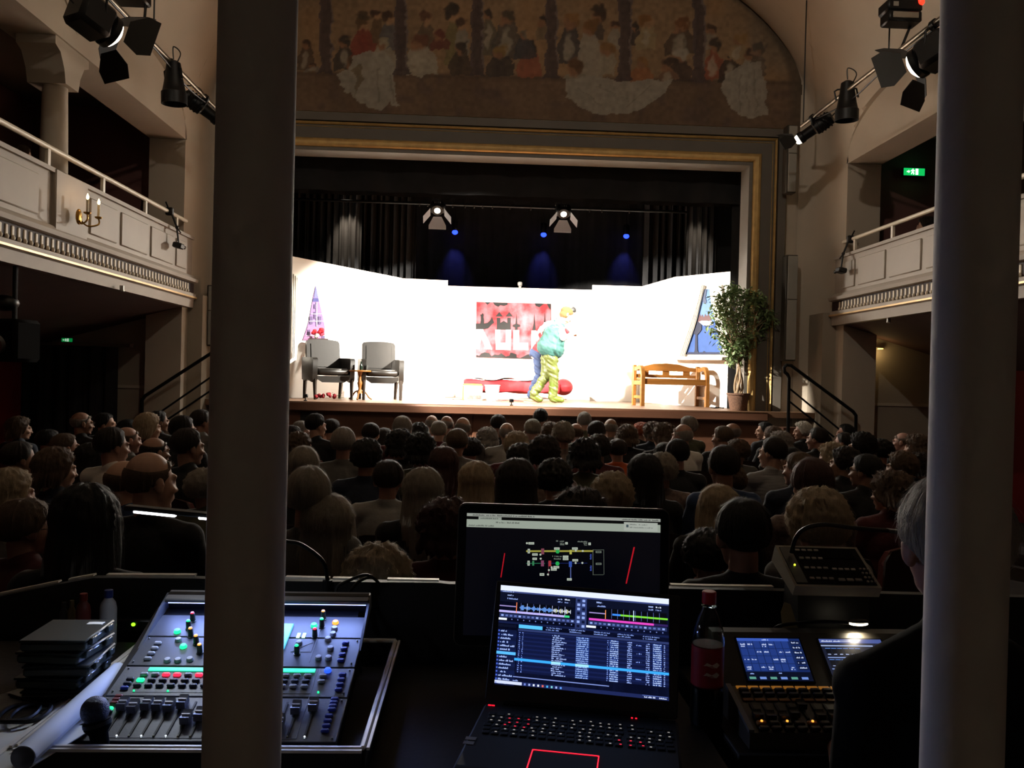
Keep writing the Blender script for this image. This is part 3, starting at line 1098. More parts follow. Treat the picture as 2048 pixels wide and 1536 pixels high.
# ------------------------------------------------------------ stage: drapes and set
def curtain(name, label, x0, x1, y0, z0, z1, wl=.16, amp=.05, mat=black_drape, y1=None, cat='curtain', group=None, seed=1):
    y1 = y0 if y1 is None else y1
    r = random.Random(seed)
    n = max(12, int(abs(math.hypot(x1 - x0, y1 - y0)) / wl * 10))
    offs = [r.uniform(.6, 1.3) for _ in range(n + 1)]
    dx, dy = x1 - x0, y1 - y0
    L = math.hypot(dx, dy)
    nx, ny = -dy / L, dx / L

    def fn(u, v):
        k = u * L / wl * 2 * PI
        a = amp * (math.sin(k + .8 * math.sin(k * .37 + seed)) + .35 * math.sin(k * 2.3 + seed)) * (.75 + .25 * v)
        return (x0 + dx * u + nx * a, y0 + dy * u + ny * a, z1 + (z0 - z1) * v)
    b = MB().grid(n, 6, fn)
    nv = len(b.v)                         # a second layer behind gives the cloth its thickness
    b2 = MB().grid(n, 6, lambda u, v: tuple(Vector(fn(u, v)) + Vector((nx, ny, 0)) * .012))
    b.add(b2.v, b2.f)
    return solo(name, b, mat, label, cat, group, sharp=70)


curtain('stage_border', 'wide black border drape across the top of the stage', -3.35, 4.2, 12.62, 4.50, 7.14, .9, .03, seed=2)
curtain('stage_border', 'second black border drape behind the first, higher up', -3.6, 4.6, 13.35, 4.60, 7.14, .7, .03, seed=3)
curtain('stage_drape', 'folded black leg drape at stage left edge, nearer of two', -3.5, -2.14, 15.05, ZST, 6.2, .13, .045, seed=4)
curtain('stage_drape', 'folded black leg drape beside the stage centre, left rear', -2.3, -1.20, 15.75, ZST, 6.2, .14, .05, seed=5)
curtain('stage_drape', 'folded black leg drape behind the wooden bench, nearer right', 3.52, 4.05, 13.95, ZST, 6.2, .12, .045, seed=6)
curtain('stage_drape', 'folded black leg drape at the right rear of the stage', 3.15, 4.3, 15.85, ZST, 6.2, .15, .05, seed=7)
curtain('stage_backdrop', 'black backdrop drape closing the rear of the stage', -4.8, 5.8, 17.7, ZST, 6.9, .35, .02, seed=8)
curtain('stage_drape', 'smooth dark masking drape beside the right frame', 3.92, 4.45, 12.72, ZST, 5.8, .5, .015, seed=9)
curtain('stage_drape', 'smooth dark masking drape beside the left frame', -3.5, -2.95, 12.75, ZST, 5.8, .5, .015, seed=10)
solo('masking_panel', MB().box((P(1446, 480, 14.2).x + .2, 14.3, 3.2), (.7, .04, 3.7)), M('dark grey flat paint', '#1b1b1c', .8), 'dark grey masking panel behind the potted tree', 'panel')

FL = [((-2.90, 12.95), (-1.43, 15.4)), ((-1.43, 15.45), (-.58, 15.55)), ((-.66, 16.1), (2.4, 16.1)), ((2.16, 15.6), (3.18, 15.6)), ((3.10, 15.61), (3.36, 14.06)), ((3.37, 14.05), (4.05, 13.15))]
FLN = ['white stage flat slanting in behind the two armchairs', 'narrow white stage flat left of the rear wall', 'white rear stage flat carrying the red banner',
       'narrow white stage flat right of the rear wall', 'short white stage flat leading to the right window', 'white stage flat with window behind the wooden bench']
for i, ((a, c), lb) in enumerate(zip(FL, FLN)):
    ztop = 3.53 if i != 2 else 3.49
    p0, p1 = Vector((*a, 0)), Vector((*c, 0))
    nrm = Vector((-(p1 - p0).y, (p1 - p0).x, 0)).normalized()
    b = MB().prism([(0, ZST), (1, ZST), (1, ztop), (0, ztop)], lambda u, v, d: p0.lerp(p1, u) + nrm * d + Vector((0, 0, v)), 0, .045)
    solo('stage_flat', b, set_white, lb, 'stage flat', 'white walls of the stage set')


def on_plane(px, py, p0, p1, off=0.0):
    """where the view ray of a pixel meets the upright plane through two ground points"""
    d = _F + CR * ((px - 1024) / FPX) - CU * ((py - 768) / FPX)
    p0, p1 = Vector((*p0, 0)), Vector((*p1, 0))
    n = Vector((p1.y - p0.y, -(p1.x - p0.x), 0)).normalized()     # towards the hall
    t = (p0 + n * off - EYE).dot(n) / d.dot(n)
    return EYE + d * t, n


def decal(pts, plane, off, thick, name, mat, parent):
    """a cut-out lying on a flat: outline given on the flat, real thickness"""
    ps = [on_plane(x, y, *plane, off)[0] for x, y in pts]
    n = on_plane(*pts[0], *plane, off)[1]
    k = len(ps)
    b = MB().add(ps + [p + n * thick for p in ps], [tuple(range(k)), tuple(range(k, 2 * k))] + [(i, (i + 1) % k, k + (i + 1) % k, k + i) for i in range(k)])
    return b.build(name, mat, parent, sharp=20)


# the red banner
def banner():
    pl = FL[2]
    q = lambda pts: [(880 + x / 5.484, 560 + y / 5.484) for x, y in pts]
    o = on_plane(1027, 717, *pl, .02)[0]
    t = thing('red_banner', 'red city banner with white letters under dark towers', 'banner', o)
    m = M('red mottled banner print', '#a01218', .8, var=0)
    nt = m.node_tree
    n = nt.nodes.new('ShaderNodeTexNoise')
    n.inputs['Scale'].default_value = 3.2
    n.inputs['Detail'].default_value = 6
    tcc = nt.nodes.new('ShaderNodeTexCoord')
    nt.links.new(tcc.outputs['Object'], n.inputs['Vector'])
    rp = nt.nodes.new('ShaderNodeValToRGB')
    rp.color_ramp.elements[0].color = (*srgb('#7d1018'), 1)
    rp.color_ramp.elements[0].position = .40
    rp.color_ramp.elements[1].color = (*srgb('#ab5860'), 1)
    rp.color_ramp.elements[1].position = .64
    nt.links.new(n.outputs['Fac'], rp.inputs['Fac'])
    nt.links.new(rp.outputs['Color'], nt.nodes['Principled BSDF'].inputs['Base Color'])
    dk = M('banner dark print', '#0f0d0d', .8, var=.1)
    wh = M('banner white print', '#e9e6e0', .8, var=.03)
    decal(q([(400, 240), (1215, 260), (1205, 872), (392, 848)]), pl, .015, .01, 'cloth', m, t)
    D = lambda nm, pts, mt, off=.026: decal(q(pts), pl, off, .004, nm, mt, t)
    # letters K O L N, white below, their tops grown into dark towers
    D('letter_k', [(400, 540), (470, 540), (500, 600), (540, 680), (572, 762), (505, 760), (478, 690), (455, 640), (440, 700), (432, 760), (398, 756)], wh)
    D('tower', [(394, 478), (440, 476), (448, 440), (446, 400), (438, 380), (455, 378), (468, 362), (482, 380), (478, 404), (484, 440), (484, 476), (520, 470), (552, 440), (570, 402), (594, 470), (566, 490), (530, 530), (490, 540), (394, 538)], dk)
    D('letter_o', [(608, 545), (660, 545), (660, 690), (724, 690), (724, 545), (780, 545), (776, 768), (612, 762)], wh)
    D('tower', [(622, 415), (662, 415), (662, 470), (698, 448), (738, 470), (738, 415), (776, 415), (776, 545), (622, 545)], dk)
    D('tower_roof', [(608, 400), (650, 350), (690, 400)], dk)
    D('tower_roof', [(718, 400), (760, 350), (800, 400)], dk)
    D('letter_l', [(804, 550), (866, 550), (866, 690), (966, 690), (970, 768), (804, 764)], wh)
    D('tower', [(838, 360), (848, 480), (880, 492), (880, 512), (852, 520), (852, 548), (822, 548), (822, 520), (796, 512), (796, 492), (828, 480)], dk)
    D('letter_n', [(1004, 555), (1056, 555), (1110, 690), (1112, 555), (1162, 555), (1160, 775), (1100, 772), (1052, 650), (1050, 770), (1002, 768)], wh)
    D('tower', [(1034, 365), (1050, 550), (1010, 550), (1026, 480)], dk)
    D('tower', [(1150, 340), (1162, 550), (1126, 550), (1140, 460)], dk)
    D('skyline', [(400, 820), (430, 832), (452, 805), (490, 792), (540, 800), (566, 836), (600, 815), (640, 822), (672, 800), (700, 822), (720, 838), (760, 830), (772, 795), (800, 800), (838, 815), (842, 848), (880, 855), (920, 835), (960, 815), (1010, 810), (1030, 866), (396, 846)], dk)
    D('skyline', [(580, 246), (740, 250), (744, 270), (700, 285), (660, 276), (640, 296), (600, 275)], dk)
    D('skyline', [(1040, 256), (1150, 259), (1120, 275), (1090, 300), (1050, 285)], dk)
    D('skyline', [(1170, 259), (1214, 261), (1210, 330), (1190, 300)], dk)
    D('skyline', [(490, 244), (556, 246), (520, 272)], dk)


banner()

# windows of the set: printed views between white net curtains
net = M('white net curtain', '#dcd8cf', .9, var=.06, scale=8)


def swag(plane, pts_out, pts_in, name, label):
    """a gathered curtain half between an outer and an inner line of points"""
    b = MB()
    n = len(pts_out) - 1

    def fn(u, v, o):
        k = v * n
        i = min(n - 1, int(k))
        f = k - i
        lx = [pts_out[i][j] + (pts_out[i + 1][j] - pts_out[i][j]) * f for j in (0, 1)]
        rx = [pts_in[i][j] + (pts_in[i + 1][j] - pts_in[i][j]) * f for j in (0, 1)]
        p = [lx[j] + (rx[j] - lx[j]) * u for j in (0, 1)]
        return on_plane(*p, *plane, .045 + o + .012 * math.sin(u * 6 * PI))[0]
    b.grid(24, 14, lambda u, v: fn(u, v, 0))
    c = MB().grid(24, 14, lambda u, v: fn(u, v, .008))
    b.add(c.v, c.f)
    return solo(name, b, net, label, 'curtain', sharp=70)


def view_right():
    pl = FL[5]
    q = lambda pts: [(1180 + x / 4.655, 530 + y / 4.655) for x, y in pts]
    t = thing('window_view', 'printed river view in the triangular window above the bench', 'picture', on_plane(1408, 712, *pl)[0])
    D = lambda nm, pts, c, off: decal(q(pts), pl, off, .004, nm, M('print ' + c, c, .7, var=.15, scale=9), t)
    D('sky', [(1066, 225), (1110, 225), (1160, 520), (985, 520)], '#5f7fb4', .01)
    D('river', [(985, 520), (1160, 520), (1240, 832), (885, 832)], '#33528f', .01)
    D('skyline', [(1000, 520), (1012, 480), (1024, 455), (1034, 480), (1046, 460), (1060, 488), (1074, 455), (1088, 480), (1100, 455), (1116, 478), (1128, 500), (1134, 530), (1000, 530)], '#5d4548', .016)
    D('ferry', [(1012, 530), (1040, 518), (1136, 520), (1150, 560), (1060, 566)], '#a9a6b4', .022)
    D('street_lamp', [(980, 560), (992, 530), (1015, 530), (1040, 560), (1040, 600), (1020, 630), (1000, 650), (1002, 790), (1012, 822), (966, 822), (976, 790), (982, 650), (962, 640), (968, 600)], '#23293f', .024)
    D('foliage', [(1066, 225), (1090, 225), (1076, 300), (1086, 350), (1060, 360), (1050, 330)], '#47526a', .022)
    D('quay', [(890, 812), (1050, 812), (1062, 800), (1078, 812), (1238, 812), (1240, 832), (885, 832)], '#1d2440', .022)
    swag(pl, q([(1040, 180), (1000, 350), (930, 560), (830, 850)]), q([(1066, 190), (1030, 350), (985, 540), (880, 850)]), 'net_curtain', 'white net curtain half on the left of the river window')
    swag(pl, q([(1220, 180), (1250, 350), (1270, 560), (1310, 850)]), q([(1108, 190), (1125, 350), (1170, 540), (1250, 850)]), 'net_curtain', 'white net curtain half between river window and potted tree')
    b = MB()
    p0, n = on_plane(1354, 717, *pl)
    p1, _ = on_plane(1456, 718, *pl)
    b.bar(p0 + n * .08, p1 + n * .08, .16, .06, bev=.01)
    solo('window_sill', b, M('white sill paint', '#cfc4b2', .6), 'white window sill below the river view', 'sill')


def view_left():
    pl = FL[0]
    q = lambda pts: [(570 + x / 4.52, 500 + y / 4.52) for x, y in pts]
    t = thing('window_view', 'printed half-timbered house in the triangular window behind the armchairs', 'picture', on_plane(628, 682, *pl)[0])
    D = lambda nm, pts, c, off: decal(q(pts), pl, off, .004, nm, M('print ' + c, c, .7, var=.15, scale=9), t)
    D('facade', [(278, 318), (300, 430), (340, 600), (360, 700), (360, 815), (160, 815), (215, 640), (250, 440)], '#6f5a86', .01)
    D('roof', [(278, 318), (300, 430), (262, 430)], '#5d609e', .016)
    D('gable', [(256, 436), (300, 436), (304, 466), (248, 466)], '#33346e', .016)
    D('storey', [(206, 690), (358, 690), (360, 815), (160, 815)], '#8d5f84', .016)
    for (x, y, w_, h_) in ((222, 600, 26, 70), (262, 560, 24, 60), (300, 600, 26, 70), (200, 720, 26, 60), (330, 740, 26, 60), (262, 490, 20, 40)):
        D('pane', [(x, y), (x + w_, y), (x + w_, y + h_), (x, y + h_)], '#4b3c62', .022)
    for (x0, y0, x1, y1) in ((215, 640, 348, 646), (235, 575, 330, 580), (282, 470, 290, 690), (190, 770, 358, 776)):
        D('beam', [(x0, y0), (x1, y0), (x1, y1), (x0, y1)], '#b7a9c4', .024)
    fl = thing('window_flowers', 'red and white flowers on the set window ledge', 'flowers', on_plane(630, 680, *pl, .1)[0])
    for (x, y, r, c) in ((262, 742, .045, '#c02030'), (322, 735, .055, '#c02030'), (335, 760, .04, '#c84860'), (284, 778, .04, '#d8d4c8')):
        p = on_plane(*q([(x, y)])[0], *pl, .12)[0]
        b = MB()
        for k in range(9):
            a = k * 2.4
            b.ell(p + Vector((math.cos(a) * r * .6, math.sin(a) * r * .5, math.sin(a * 1.7) * r * .6)), r * .5, None, 8, 6)
        fo = bpy.data.objects.new('blossom', vox(b, .012, 1))
        COL.objects.link(fo)
        fo.data.transform(Matrix.Translation(-fl.location))
        fo.data.materials.append(M('petals ' + c, c, .7))
        fo.parent = fl
    b = MB().tube([fl.location + Vector((-.12, 0, 0)), fl.location + Vector((.2, .05, 0))], .03, 8)
    b.build('flower_box', M('dark planter', '#4a3a3c', .7), fl)
    swag(pl, q([(60, 200), (62, 400), (64, 700), (66, 990)]), q([(112, 250), (110, 450), (100, 700), (92, 960)]), 'net_curtain', 'white net curtain hanging at the left end of the set')


view_right()
view_left()

# ------------------------------------------------------------ stage furniture
leather = M('black worn leather', '#181512', .38, var=.2, scale=6, bump=.04, bscale=70)
oak = M('oiled pine wood', '#8a5a26', .45, var=.2, scale=3, stretch=(1, 1, 6), bump=.06)


def rounded(b, c, d, r=.03, rot=None):
    return b.box(c, d, rot, r)


def armchair(label, loc, rz):
    t = thing('armchair', label, 'armchair', loc, 'armchairs on the stage', rz)
    L = lambda b, nm, mt=leather: b.build(nm, mt, t, local=True, sharp=50)
    b = MB().box((0, -.02, .42), (.50, .50, .11), None, .035)
    L(b, 'seat')
    # upright back, its top edge bowed
    b = MB()
    for k in range(8):
        z0, z1 = .46 + k * .06, .46 + (k + 1) * .06
        pass
    b.prism([(-.27, .40), (.27, .40), (.265, .88), (.24, .915), (.1, .93), (-.1, .93), (-.24, .915), (-.265, .88)], lambda u, v, d: Vector((u, .22 + d + (v - .4) * .16, v)), 0, .085)
    L(b, 'backrest')
    b = MB().prism([(-.20, .50), (.20, .50), (.20, .86), (-.20, .86)], lambda u, v, d: Vector((u, .205 + d + (v - .4) * .16, v)), 0, .03)
    L(b, 'back_cushion')
    for s in (-1, 1):
        b = MB().prism([(-.26, .30), (-.22, .26), (.0, .30), (.18, .28), (.30, .30), (.33, .62), (.30, .645), (-.24, .635), (-.275, .60)], lambda u, v, d: Vector((s * (.255 + d), u, v)), 0, .075)
        L(b, 'armrest')
    b = MB().prism([(-.25, .36), (-.25, .31), (-.17, .26), (.17, .26), (.25, .31), (.25, .36)], lambda u, v, d: Vector((u, d, v)), -.25, -.22)
    L(b, 'apron')
    for sx in (-1, 1):
        for sy, sp in ((-1, -.02), (1, .05)):
            b = MB().tube([(sx * .29, sy * .245, .31), (sx * .285, sy * .25 + sp, 0)], [.034, .022], 4)
            L(b, 'leg', M('dark chair leg', '#241d18', .45))
    return t


def on_stage(px, py_any, D):
    p = P(px, py_any, D)
    return Vector((p.x, D, ZST))


armchair('black leather armchair below the printed house window, left of table', on_stage(656, 790, 12.9), R_(28))
armchair('black leather armchair right of the small round table', on_stage(760, 790, 13.15), R_(14))

# small pedestal table with bottle and glass
p = on_stage(719, 790, 12.8)
t = thing('pedestal_table', 'small round wooden tripod table between the armchairs', 'table', p)
MB().lathe([(.165, .435), (.17, .44), (.17, .452), (.165, .458)], p, 28).build('table_top', oak, t)
MB().lathe([(.05, .10), (.035, .13), (.022, .17), (.03, .22), (.04, .26), (.022, .31), (.02, .36), (.035, .42), (.05, .437)], p, 18).build('pedestal', oak, t)
for k in range(3):
    a = k * 2 * PI / 3 + .5
    d = Vector((math.cos(a), math.sin(a), 0))
    MB().tube(crv([p + d * .02 + Vector((0, 0, .14)), p + d * .09 + Vector((0, 0, .12)), p + d * .15 + Vector((0, 0, .045)), p + d * .2 + Vector((0, 0, .013))], 4), .013, 8).build('foot', oak, t)
q_ = p + Vector((.02, -.04, .458))
solo('small_bottle', MB().lathe([(.022, 0), (.024, .01), (.024, .07), (.012, .095), (.011, .13), (.013, .135)], q_, 16), M('dark bottle glass', '#1c2a22', .15, var=.05), 'small dark bottle on the round stage table', 'bottle')
q_ = p + Vector((.09, .03, .458))
t = solo('drinking_glass', MB().lathe([(.02, 0), (.022, .004), (.025, .08), (.023, .08), (.02, .006)], q_, 16), M('clear glass', '#f0f4f4', .03, trans=1.0, var=0), 'clear drinking glass on the round stage table', 'glass')

# bench
def bench():
    c = on_stage(1338, 815, 13.35)
    t = thing('garden_bench', 'pine bench with curved arms below the river window', 'bench', c, rz=R_(9))
    W_, Dp = 1.16, .46
    L = lambda b, nm: b.build(nm, oak, t, local=True, sharp=40)
    for s in (-1, 1):
        x = s * (W_ / 2 - .03)
        prof = [(-.23, 0), (-.23, .42), (-.225, .50), (-.20, .57), (-.15, .615), (-.09, .62), (.0, .60), (.10, .60)]
        pts = crv([Vector((x, u, v)) for u, v in prof], 5)
        b = MB()
        for i in range(len(pts) - 1):
            pass
        n = len(pts)
        vs, fs = [], []
        for i, p_ in enumerate(pts):
            tn = (pts[min(i + 1, n - 1)] - pts[max(i - 1, 0)]).normalized()
            nn = Vector((1, 0, 0)).cross(tn)
            for a, h in ((-.028, -.032), (.028, -.032), (.028, .032), (-.028, .032)):
                vs.append(p_ + Vector((a, 0, 0)) + nn * h)
        for i in range(n - 1):
            for k in range(4):
                fs.append((i * 4 + k, i * 4 + (k + 1) % 4, i * 4 + 4 + (k + 1) % 4, i * 4 + 4 + k))
        b.add(vs, fs + [(3, 2, 1, 0), tuple(4 * (n - 1) + k for k in range(4))])
        L(b, 'front_leg_and_arm')
        L(MB().box((x, .16, .33), (.056, .06, .66), None, .006), 'rear_leg')
        L(MB().box((x, -.03, .37), (.04, .34, .07), None, .005), 'side_rail')
        L(MB().box((x, -.03, .14), (.035, .34, .05), None, .005), 'side_rail')
    for k in range(4):
        L(MB().box((0, -.20 + k * .105, .43), (W_ - .1, .098, .028), None, .006), 'seat_slat')
    L(MB().box((0, -.235, .385), (W_ - .1, .03, .075), None, .006), 'front_rail')
    b = MB().prism([(-.54, .57), (.54, .57), (.54, .63), (.40, .64), (.22, .685), (0, .70), (-.22, .685), (-.40, .64), (-.54, .63)], lambda u, v, d: Vector((u, .17 + d, v)), -.018, .018)
    L(b, 'back_top_rail')
    L(MB().box((0, .17, .485), (W_ - .1, .03, .05), None, .005), 'back_lower_rail')
    for x in (-.36, 0, .36):
        L(MB().box((x, .17, .54), (.12, .02, .10), None, .004), 'back_slat')


bench()

# red divan with white bedding
def divan():
    c = on_stage(1030, 790, 15.1)
    t = thing('red_divan', 'low divan with red cover and white bedding under the banner', 'divan', c)
    x0, x1 = P(927, 770, 14.7).x - c.x, P(1120, 770, 14.7).x - c.x
    red = M('red divan cloth', '#7a0c16', .75, var=.15, scale=6, bump=.3, bscale=14)

    def fn(u, v):
        x = x0 + (x1 - x0) * u
        a = v * PI * 2
        sg = lambda k: math.copysign(abs(k) ** .35, k)
        w_ = 1 - .0 * u
        e = min(1, u / .03, (1 - u) / .03) ** .4
        return Vector((x, .40 * sg(math.cos(a)) * (.9 + .1 * e) + .012 * math.sin(u * 22 + v * 9), .24 + .115 * sg(math.sin(a)) * (.8 + .2 * e) + .012 * math.sin(u * 17 + 2 * math.sin(v * 9))))
    b = MB().grid(48, 32, fn)
    b.f += [tuple(k * 49 for k in range(32)), tuple(48 + k * 49 for k in range(32))][:2]
    b.build('mattress', red, t, local=True, sharp=60)
    b = MB().grid(40, 14, lambda u, v: Vector((x0 + .05 + (x1 - x0 - .3) * u, -.36 + .74 * v, .375 + .03 * math.sin(u * 15 + v * 4) * math.sin(v * 5 + u * 3))))
    c2 = MB().grid(40, 14, lambda u, v: Vector((x0 + .05 + (x1 - x0 - .3) * u, -.36 + .74 * v, .345)))
    b.add(c2.v, c2.f)
    b.build('blanket', M('white bedding', '#e4e0da', .9, var=.05), t, local=True, sharp=60)
    for sx in (x0 + .1, x1 - .1):
        for sy in (-.3, .3):
            MB().tube([(sx, sy, 0), (sx, sy, .15)], .02, 8).build('leg', black_metal, t, local=True)
    # bolster at the right end
    def bol(u, v):
        k = max(.03, math.sin(PI * (.12 + .88 * u) if u < 1 else PI) ) ** .4
        f = 1 + .05 * math.sin(v * 2 * PI * 9) * u
        return Vector((x1 - .03 + .30 * u, .36 * math.cos(v * 2 * PI) * k * f, .25 + .15 * math.sin(v * 2 * PI) * k * f))
    b = MB().grid(24, 36, bol)
    b.build('bolster', red, t, local=True, sharp=80)
    return t


divan()

# box and basket in front of the divan
p = on_stage(945, 800, 14.35)
t = thing('toy_box', 'yellow and white printed box on stage before the divan', 'box', p)
bw = M('white box card', '#a8a090', .7)
MB().box(p + Vector((0, 0, .125)), (.34, .26, .25), None, .006).build('body', bw, t)
MB().box(p + Vector((-.01, 0, .262)), (.33, .25, .03), None, .008).build('lid', M('yellow box lid', '#a07a1c', .6), t)
MB().box(p + Vector((-.165, -.1, .125)), (.02, .1, .24), None, .004).build('edge_band', M('yellow box lid'), t)
MB().box(p + Vector((.03, -.132, .05)), (.24, .008, .07), None, .003).build('print', M('dark box print', '#4c4440', .7, var=.5, scale=40), t)
p = on_stage(984, 802, 14.2)
t = thing('waste_basket', 'white waste basket beside the printed box on stage', 'basket', p)
MB().lathe([(.09, 0), (.095, .01), (.125, .25), (.135, .255), (.135, .27), (.12, .268), (.088, .015)], p, 26).build('bucket', M('white basket plastic', '#dedad4', .6), t)
MB().lathe([(.113, .15), (.119, .152), (.121, .175), (.116, .178)], p, 26).build('rim_band', M('pale pink band', '#d4b4ac', .7), t)

# scattered scraps on stage
for i, (px, D, wd, c) in enumerate(((1002, 14.0, .10, '#5a2a2a'), (1035, 14.2, .12, '#7a3030'), (994, 13.6, .08, '#9a3030'), (1064, 13.4, .14, '#a04848'), (915, 14.2, .09, '#403838'))):
    p = on_stage(px, 800, D)
    b = MB()
    b.prism([(-wd, -.03), (-.3 * wd, -.05), (wd, -.02), (.8 * wd, .03), (0, .045), (-.8 * wd, .03)], lambda u, v, d: p + Vector((u, v, d + .012 * math.sin(u * 40))), .001, .012)
    solo('cloth_scrap', b, M('scrap ' + c, c, .8), 'dark red cloth scrap on the stage floor, %s' % ('right of the basket', 'below the banner middle', 'in front of the basket', 'by the rubber boots', 'left of the printed box')[i], 'scrap', 'scraps on the stage floor')

# bouquet of roses
p = on_stage(654, 795, 12.55)
t = thing('rose_bouquet', 'bunch of dark red roses lying under the left armchair', 'flowers', p)
r = random.Random(3)
rose_b = MB()
for k in range(5):
    a = k * 2.5
    rose_b.ell((math.cos(a) * .012 * k / 4, math.sin(a) * .012 * k / 4, .004 * k), (.026 - .003 * k, .026 - .003 * k, .022), None, 8, 6)
rose_me = rose_b.mesh('rose')
for k in range(16):
    x, y = r.uniform(-.17, .12), r.uniform(-.06, .06)
    link_mesh('rose', rose_me, M('dark red petals', '#7a0d1a', .7, var=.2), t, (x, y, .03 + r.uniform(0, .07) * (1 - abs(x) / .2)), (r.uniform(-1, 1), r.uniform(-1, 1), 0))
b = MB()
for k in range(40):
    a, l = r.uniform(-.6, .6), r.uniform(.03, .07)
    o = p + Vector((r.uniform(.05, .2), r.uniform(-.05, .05), r.uniform(.02, .1)))
    d = Vector((math.cos(a), math.sin(a), r.uniform(-.2, .6)))
    s_ = d.cross(Vector((0, 0, 1))).normalized() * l * .3
    b.add([o, o + d * l * .5 + s_, o + d * l, o + d * l * .5 - s_], [(0, 1, 2, 3)])
b.build('leaves', M('green leaves', '#3d5a2a', .6, var=.2), t, kind='stuff')

# potted ficus
def ficus():
    p = on_stage(1476, 818, 11.86)
    t = thing('potted_ficus', 'leafy green ficus tree in a brown basket at the right frame', 'plant', p)
    pot = M('brown wicker', '#5a4030', .8, var=.35, scale=40, bump=.6, bscale=70)
    MB().lathe([(.11, 0), (.118, .02), (.155, .225), (.168, .23), (.168, .255), (.15, .255), (.145, .225), (.14, .21)], p, 30).build('basket', pot, t)
    MB().lathe([(.0, .2), (.14, .205), (.13, .215), (0, .225)], p, 20).build('soil', M('potting soil', '#2c2019', .95, var=.3, scale=40), t)
    bark = M('ficus bark', '#8a755c', .8, var=.25, scale=14, bump=.3)
    r = random.Random(11)
    tips = []
    for k in range(4):
        a = k * 1.57 + .4
        pts = [p + Vector((.045 * math.cos(a), .045 * math.sin(a), .2))]
        for j in range(1, 7):
            aa = a + j * .9
            pts.append(p + Vector((.045 * math.cos(aa) + .012 * j * math.cos(a), .04 * math.sin(aa) + .012 * j * math.sin(a), .2 + j * .13)))
        MB().tube(crv(pts, 4), [.022 * (1 - .5 * i / 24) for i in range(25)], 8).build('stem', bark, t)
        tips.append(pts[-1])
    cen = P(1480, 650, 11.86)
    br = MB()
    fol = MB()

    def inside():
        while True:
            q = Vector((r.uniform(-1, 1), r.uniform(-1, 1), r.uniform(-1, 1)))
            if q.length < 1 and (q.length > .35 or r.random() < .4):
                return q
    clus = []
    for k in range(64):
        q = inside()
        c = cen + Vector((q.x * .42, q.y * .26, q.z * .60))
        if q.z < -.35:
            c.x = cen.x + q.x * .24
        clus.append(c)
        s0 = tips[k % 4] + Vector((0, 0, r.uniform(-.2, 0)))
        br.tube(crv([s0, s0.lerp(c, .5) + Vector((0, 0, .05)), c], 4), [.006] * 8 + [.003], 5)
    br.build('branches', bark, t, kind='stuff')
    for c in clus:
        for j in range(38):
            o = c + Vector((r.gauss(0, .055), r.gauss(0, .055), r.gauss(0, .06)))
            d = Vector((r.gauss(0, 1), r.gauss(0, 1), r.gauss(-.35, .7))).normalized()
            s_ = d.cross(Vector((r.gauss(0, .4), r.gauss(0, .4), 1))).normalized()
            u = s_.cross(d)
            l, wd = r.uniform(.06, .095), r.uniform(.017, .027)
            fol.add([o, o + d * l * .45 + s_ * wd + u * .004, o + d * l, o + d * l * .45 - s_ * wd + u * .004, o + d * l * .5 - u * .004], [(0, 1, 4), (1, 2, 4), (2, 3, 4), (3, 0, 4)])
    fol.build('foliage', M('ficus leaf', '#788f60', .5, var=.3, scale=12), t, kind='stuff', sharp=0)


ficus()
# cable at the bench, little action cameras at the stage edge
solo('floor_cable', MB().tube(crv([on_stage(1422, 815, 12.7) + Vector((0, 0, .012)), on_stage(1430, 815, 12.6) + Vector((0, 0, .012)), on_stage(1438, 815, 12.8) + Vector((0, 0, .012)), on_stage(1447, 815, 12.6) + Vector((0, 0, .012))], 6), .011, 6), black_plastic, 'short black cable on the stage floor by the tree pot', 'cable')


def action_cam(px, label):
    p = on_stage(px, 805, 11.78)
    t = thing('action_camera', label, 'camera', p, 'small cameras on the stage edge')
    MB().box(p + Vector((0, 0, .072)), (.065, .035, .05), None, .006).build('body', black_plastic, t)
    MB().cyl(p + Vector((.012, -.017, .078)), p + Vector((.012, -.028, .078)), .013).build('lens', M('lens glass', '#06070a', .1), t)
    MB().box(p + Vector((0, 0, .008)), (.05, .04, .016), None, .004).build('foot', black_plastic, t)
    MB().cyl(p + Vector((0, 0, .012)), p + Vector((0, 0, .05)), .008).build('stem', black_plastic, t)


action_cam(1023, 'small black camera on the stage edge below the red banner')
action_cam(611, 'small black camera on the stage edge below the left armchair')
p, n = on_plane(1040, 569, *FL[2], -.02)
t = thing('clip_lamp', 'small pale clip lamp on top of the rear stage flat', 'lamp', (p.x, p.y, 3.49))
MB().box((p.x, p.y, 3.50), (.05, .09, .05), None, .006).build('clip', M('pale grey plastic', '#9a9a98', .5), t)
MB().lathe([(.02, .03), (.045, .05), (.05, .10), (.03, .12)], (p.x, p.y, 3.49), 16).build('head', M('pale grey plastic'), t)

# ------------------------------------------------------------ the two actors
def actor(label, J, top_mat, bot_mat, loc, **kw):
    t = thing('person', label, 'person', loc)
    body, top, bot = figure(J, **kw)
    for nm, mb, mt, vx in (('body', body, skin[0], .009), ('shirt', top, top_mat, .011), ('trousers', bot, bot_mat, .011)):
        me = vox(mb, vx, 3, .5, nm)
        if nm != 'body':
            wrinkle(me, .022 if nm == 'trousers' else .014, 7.0)
        me.transform(Matrix.Translation(-Vector(loc)))
        me.materials.append(mt)
        o = bpy.data.objects.new(nm, me)
        COL.objects.link(o)
        o.parent = t
    return t


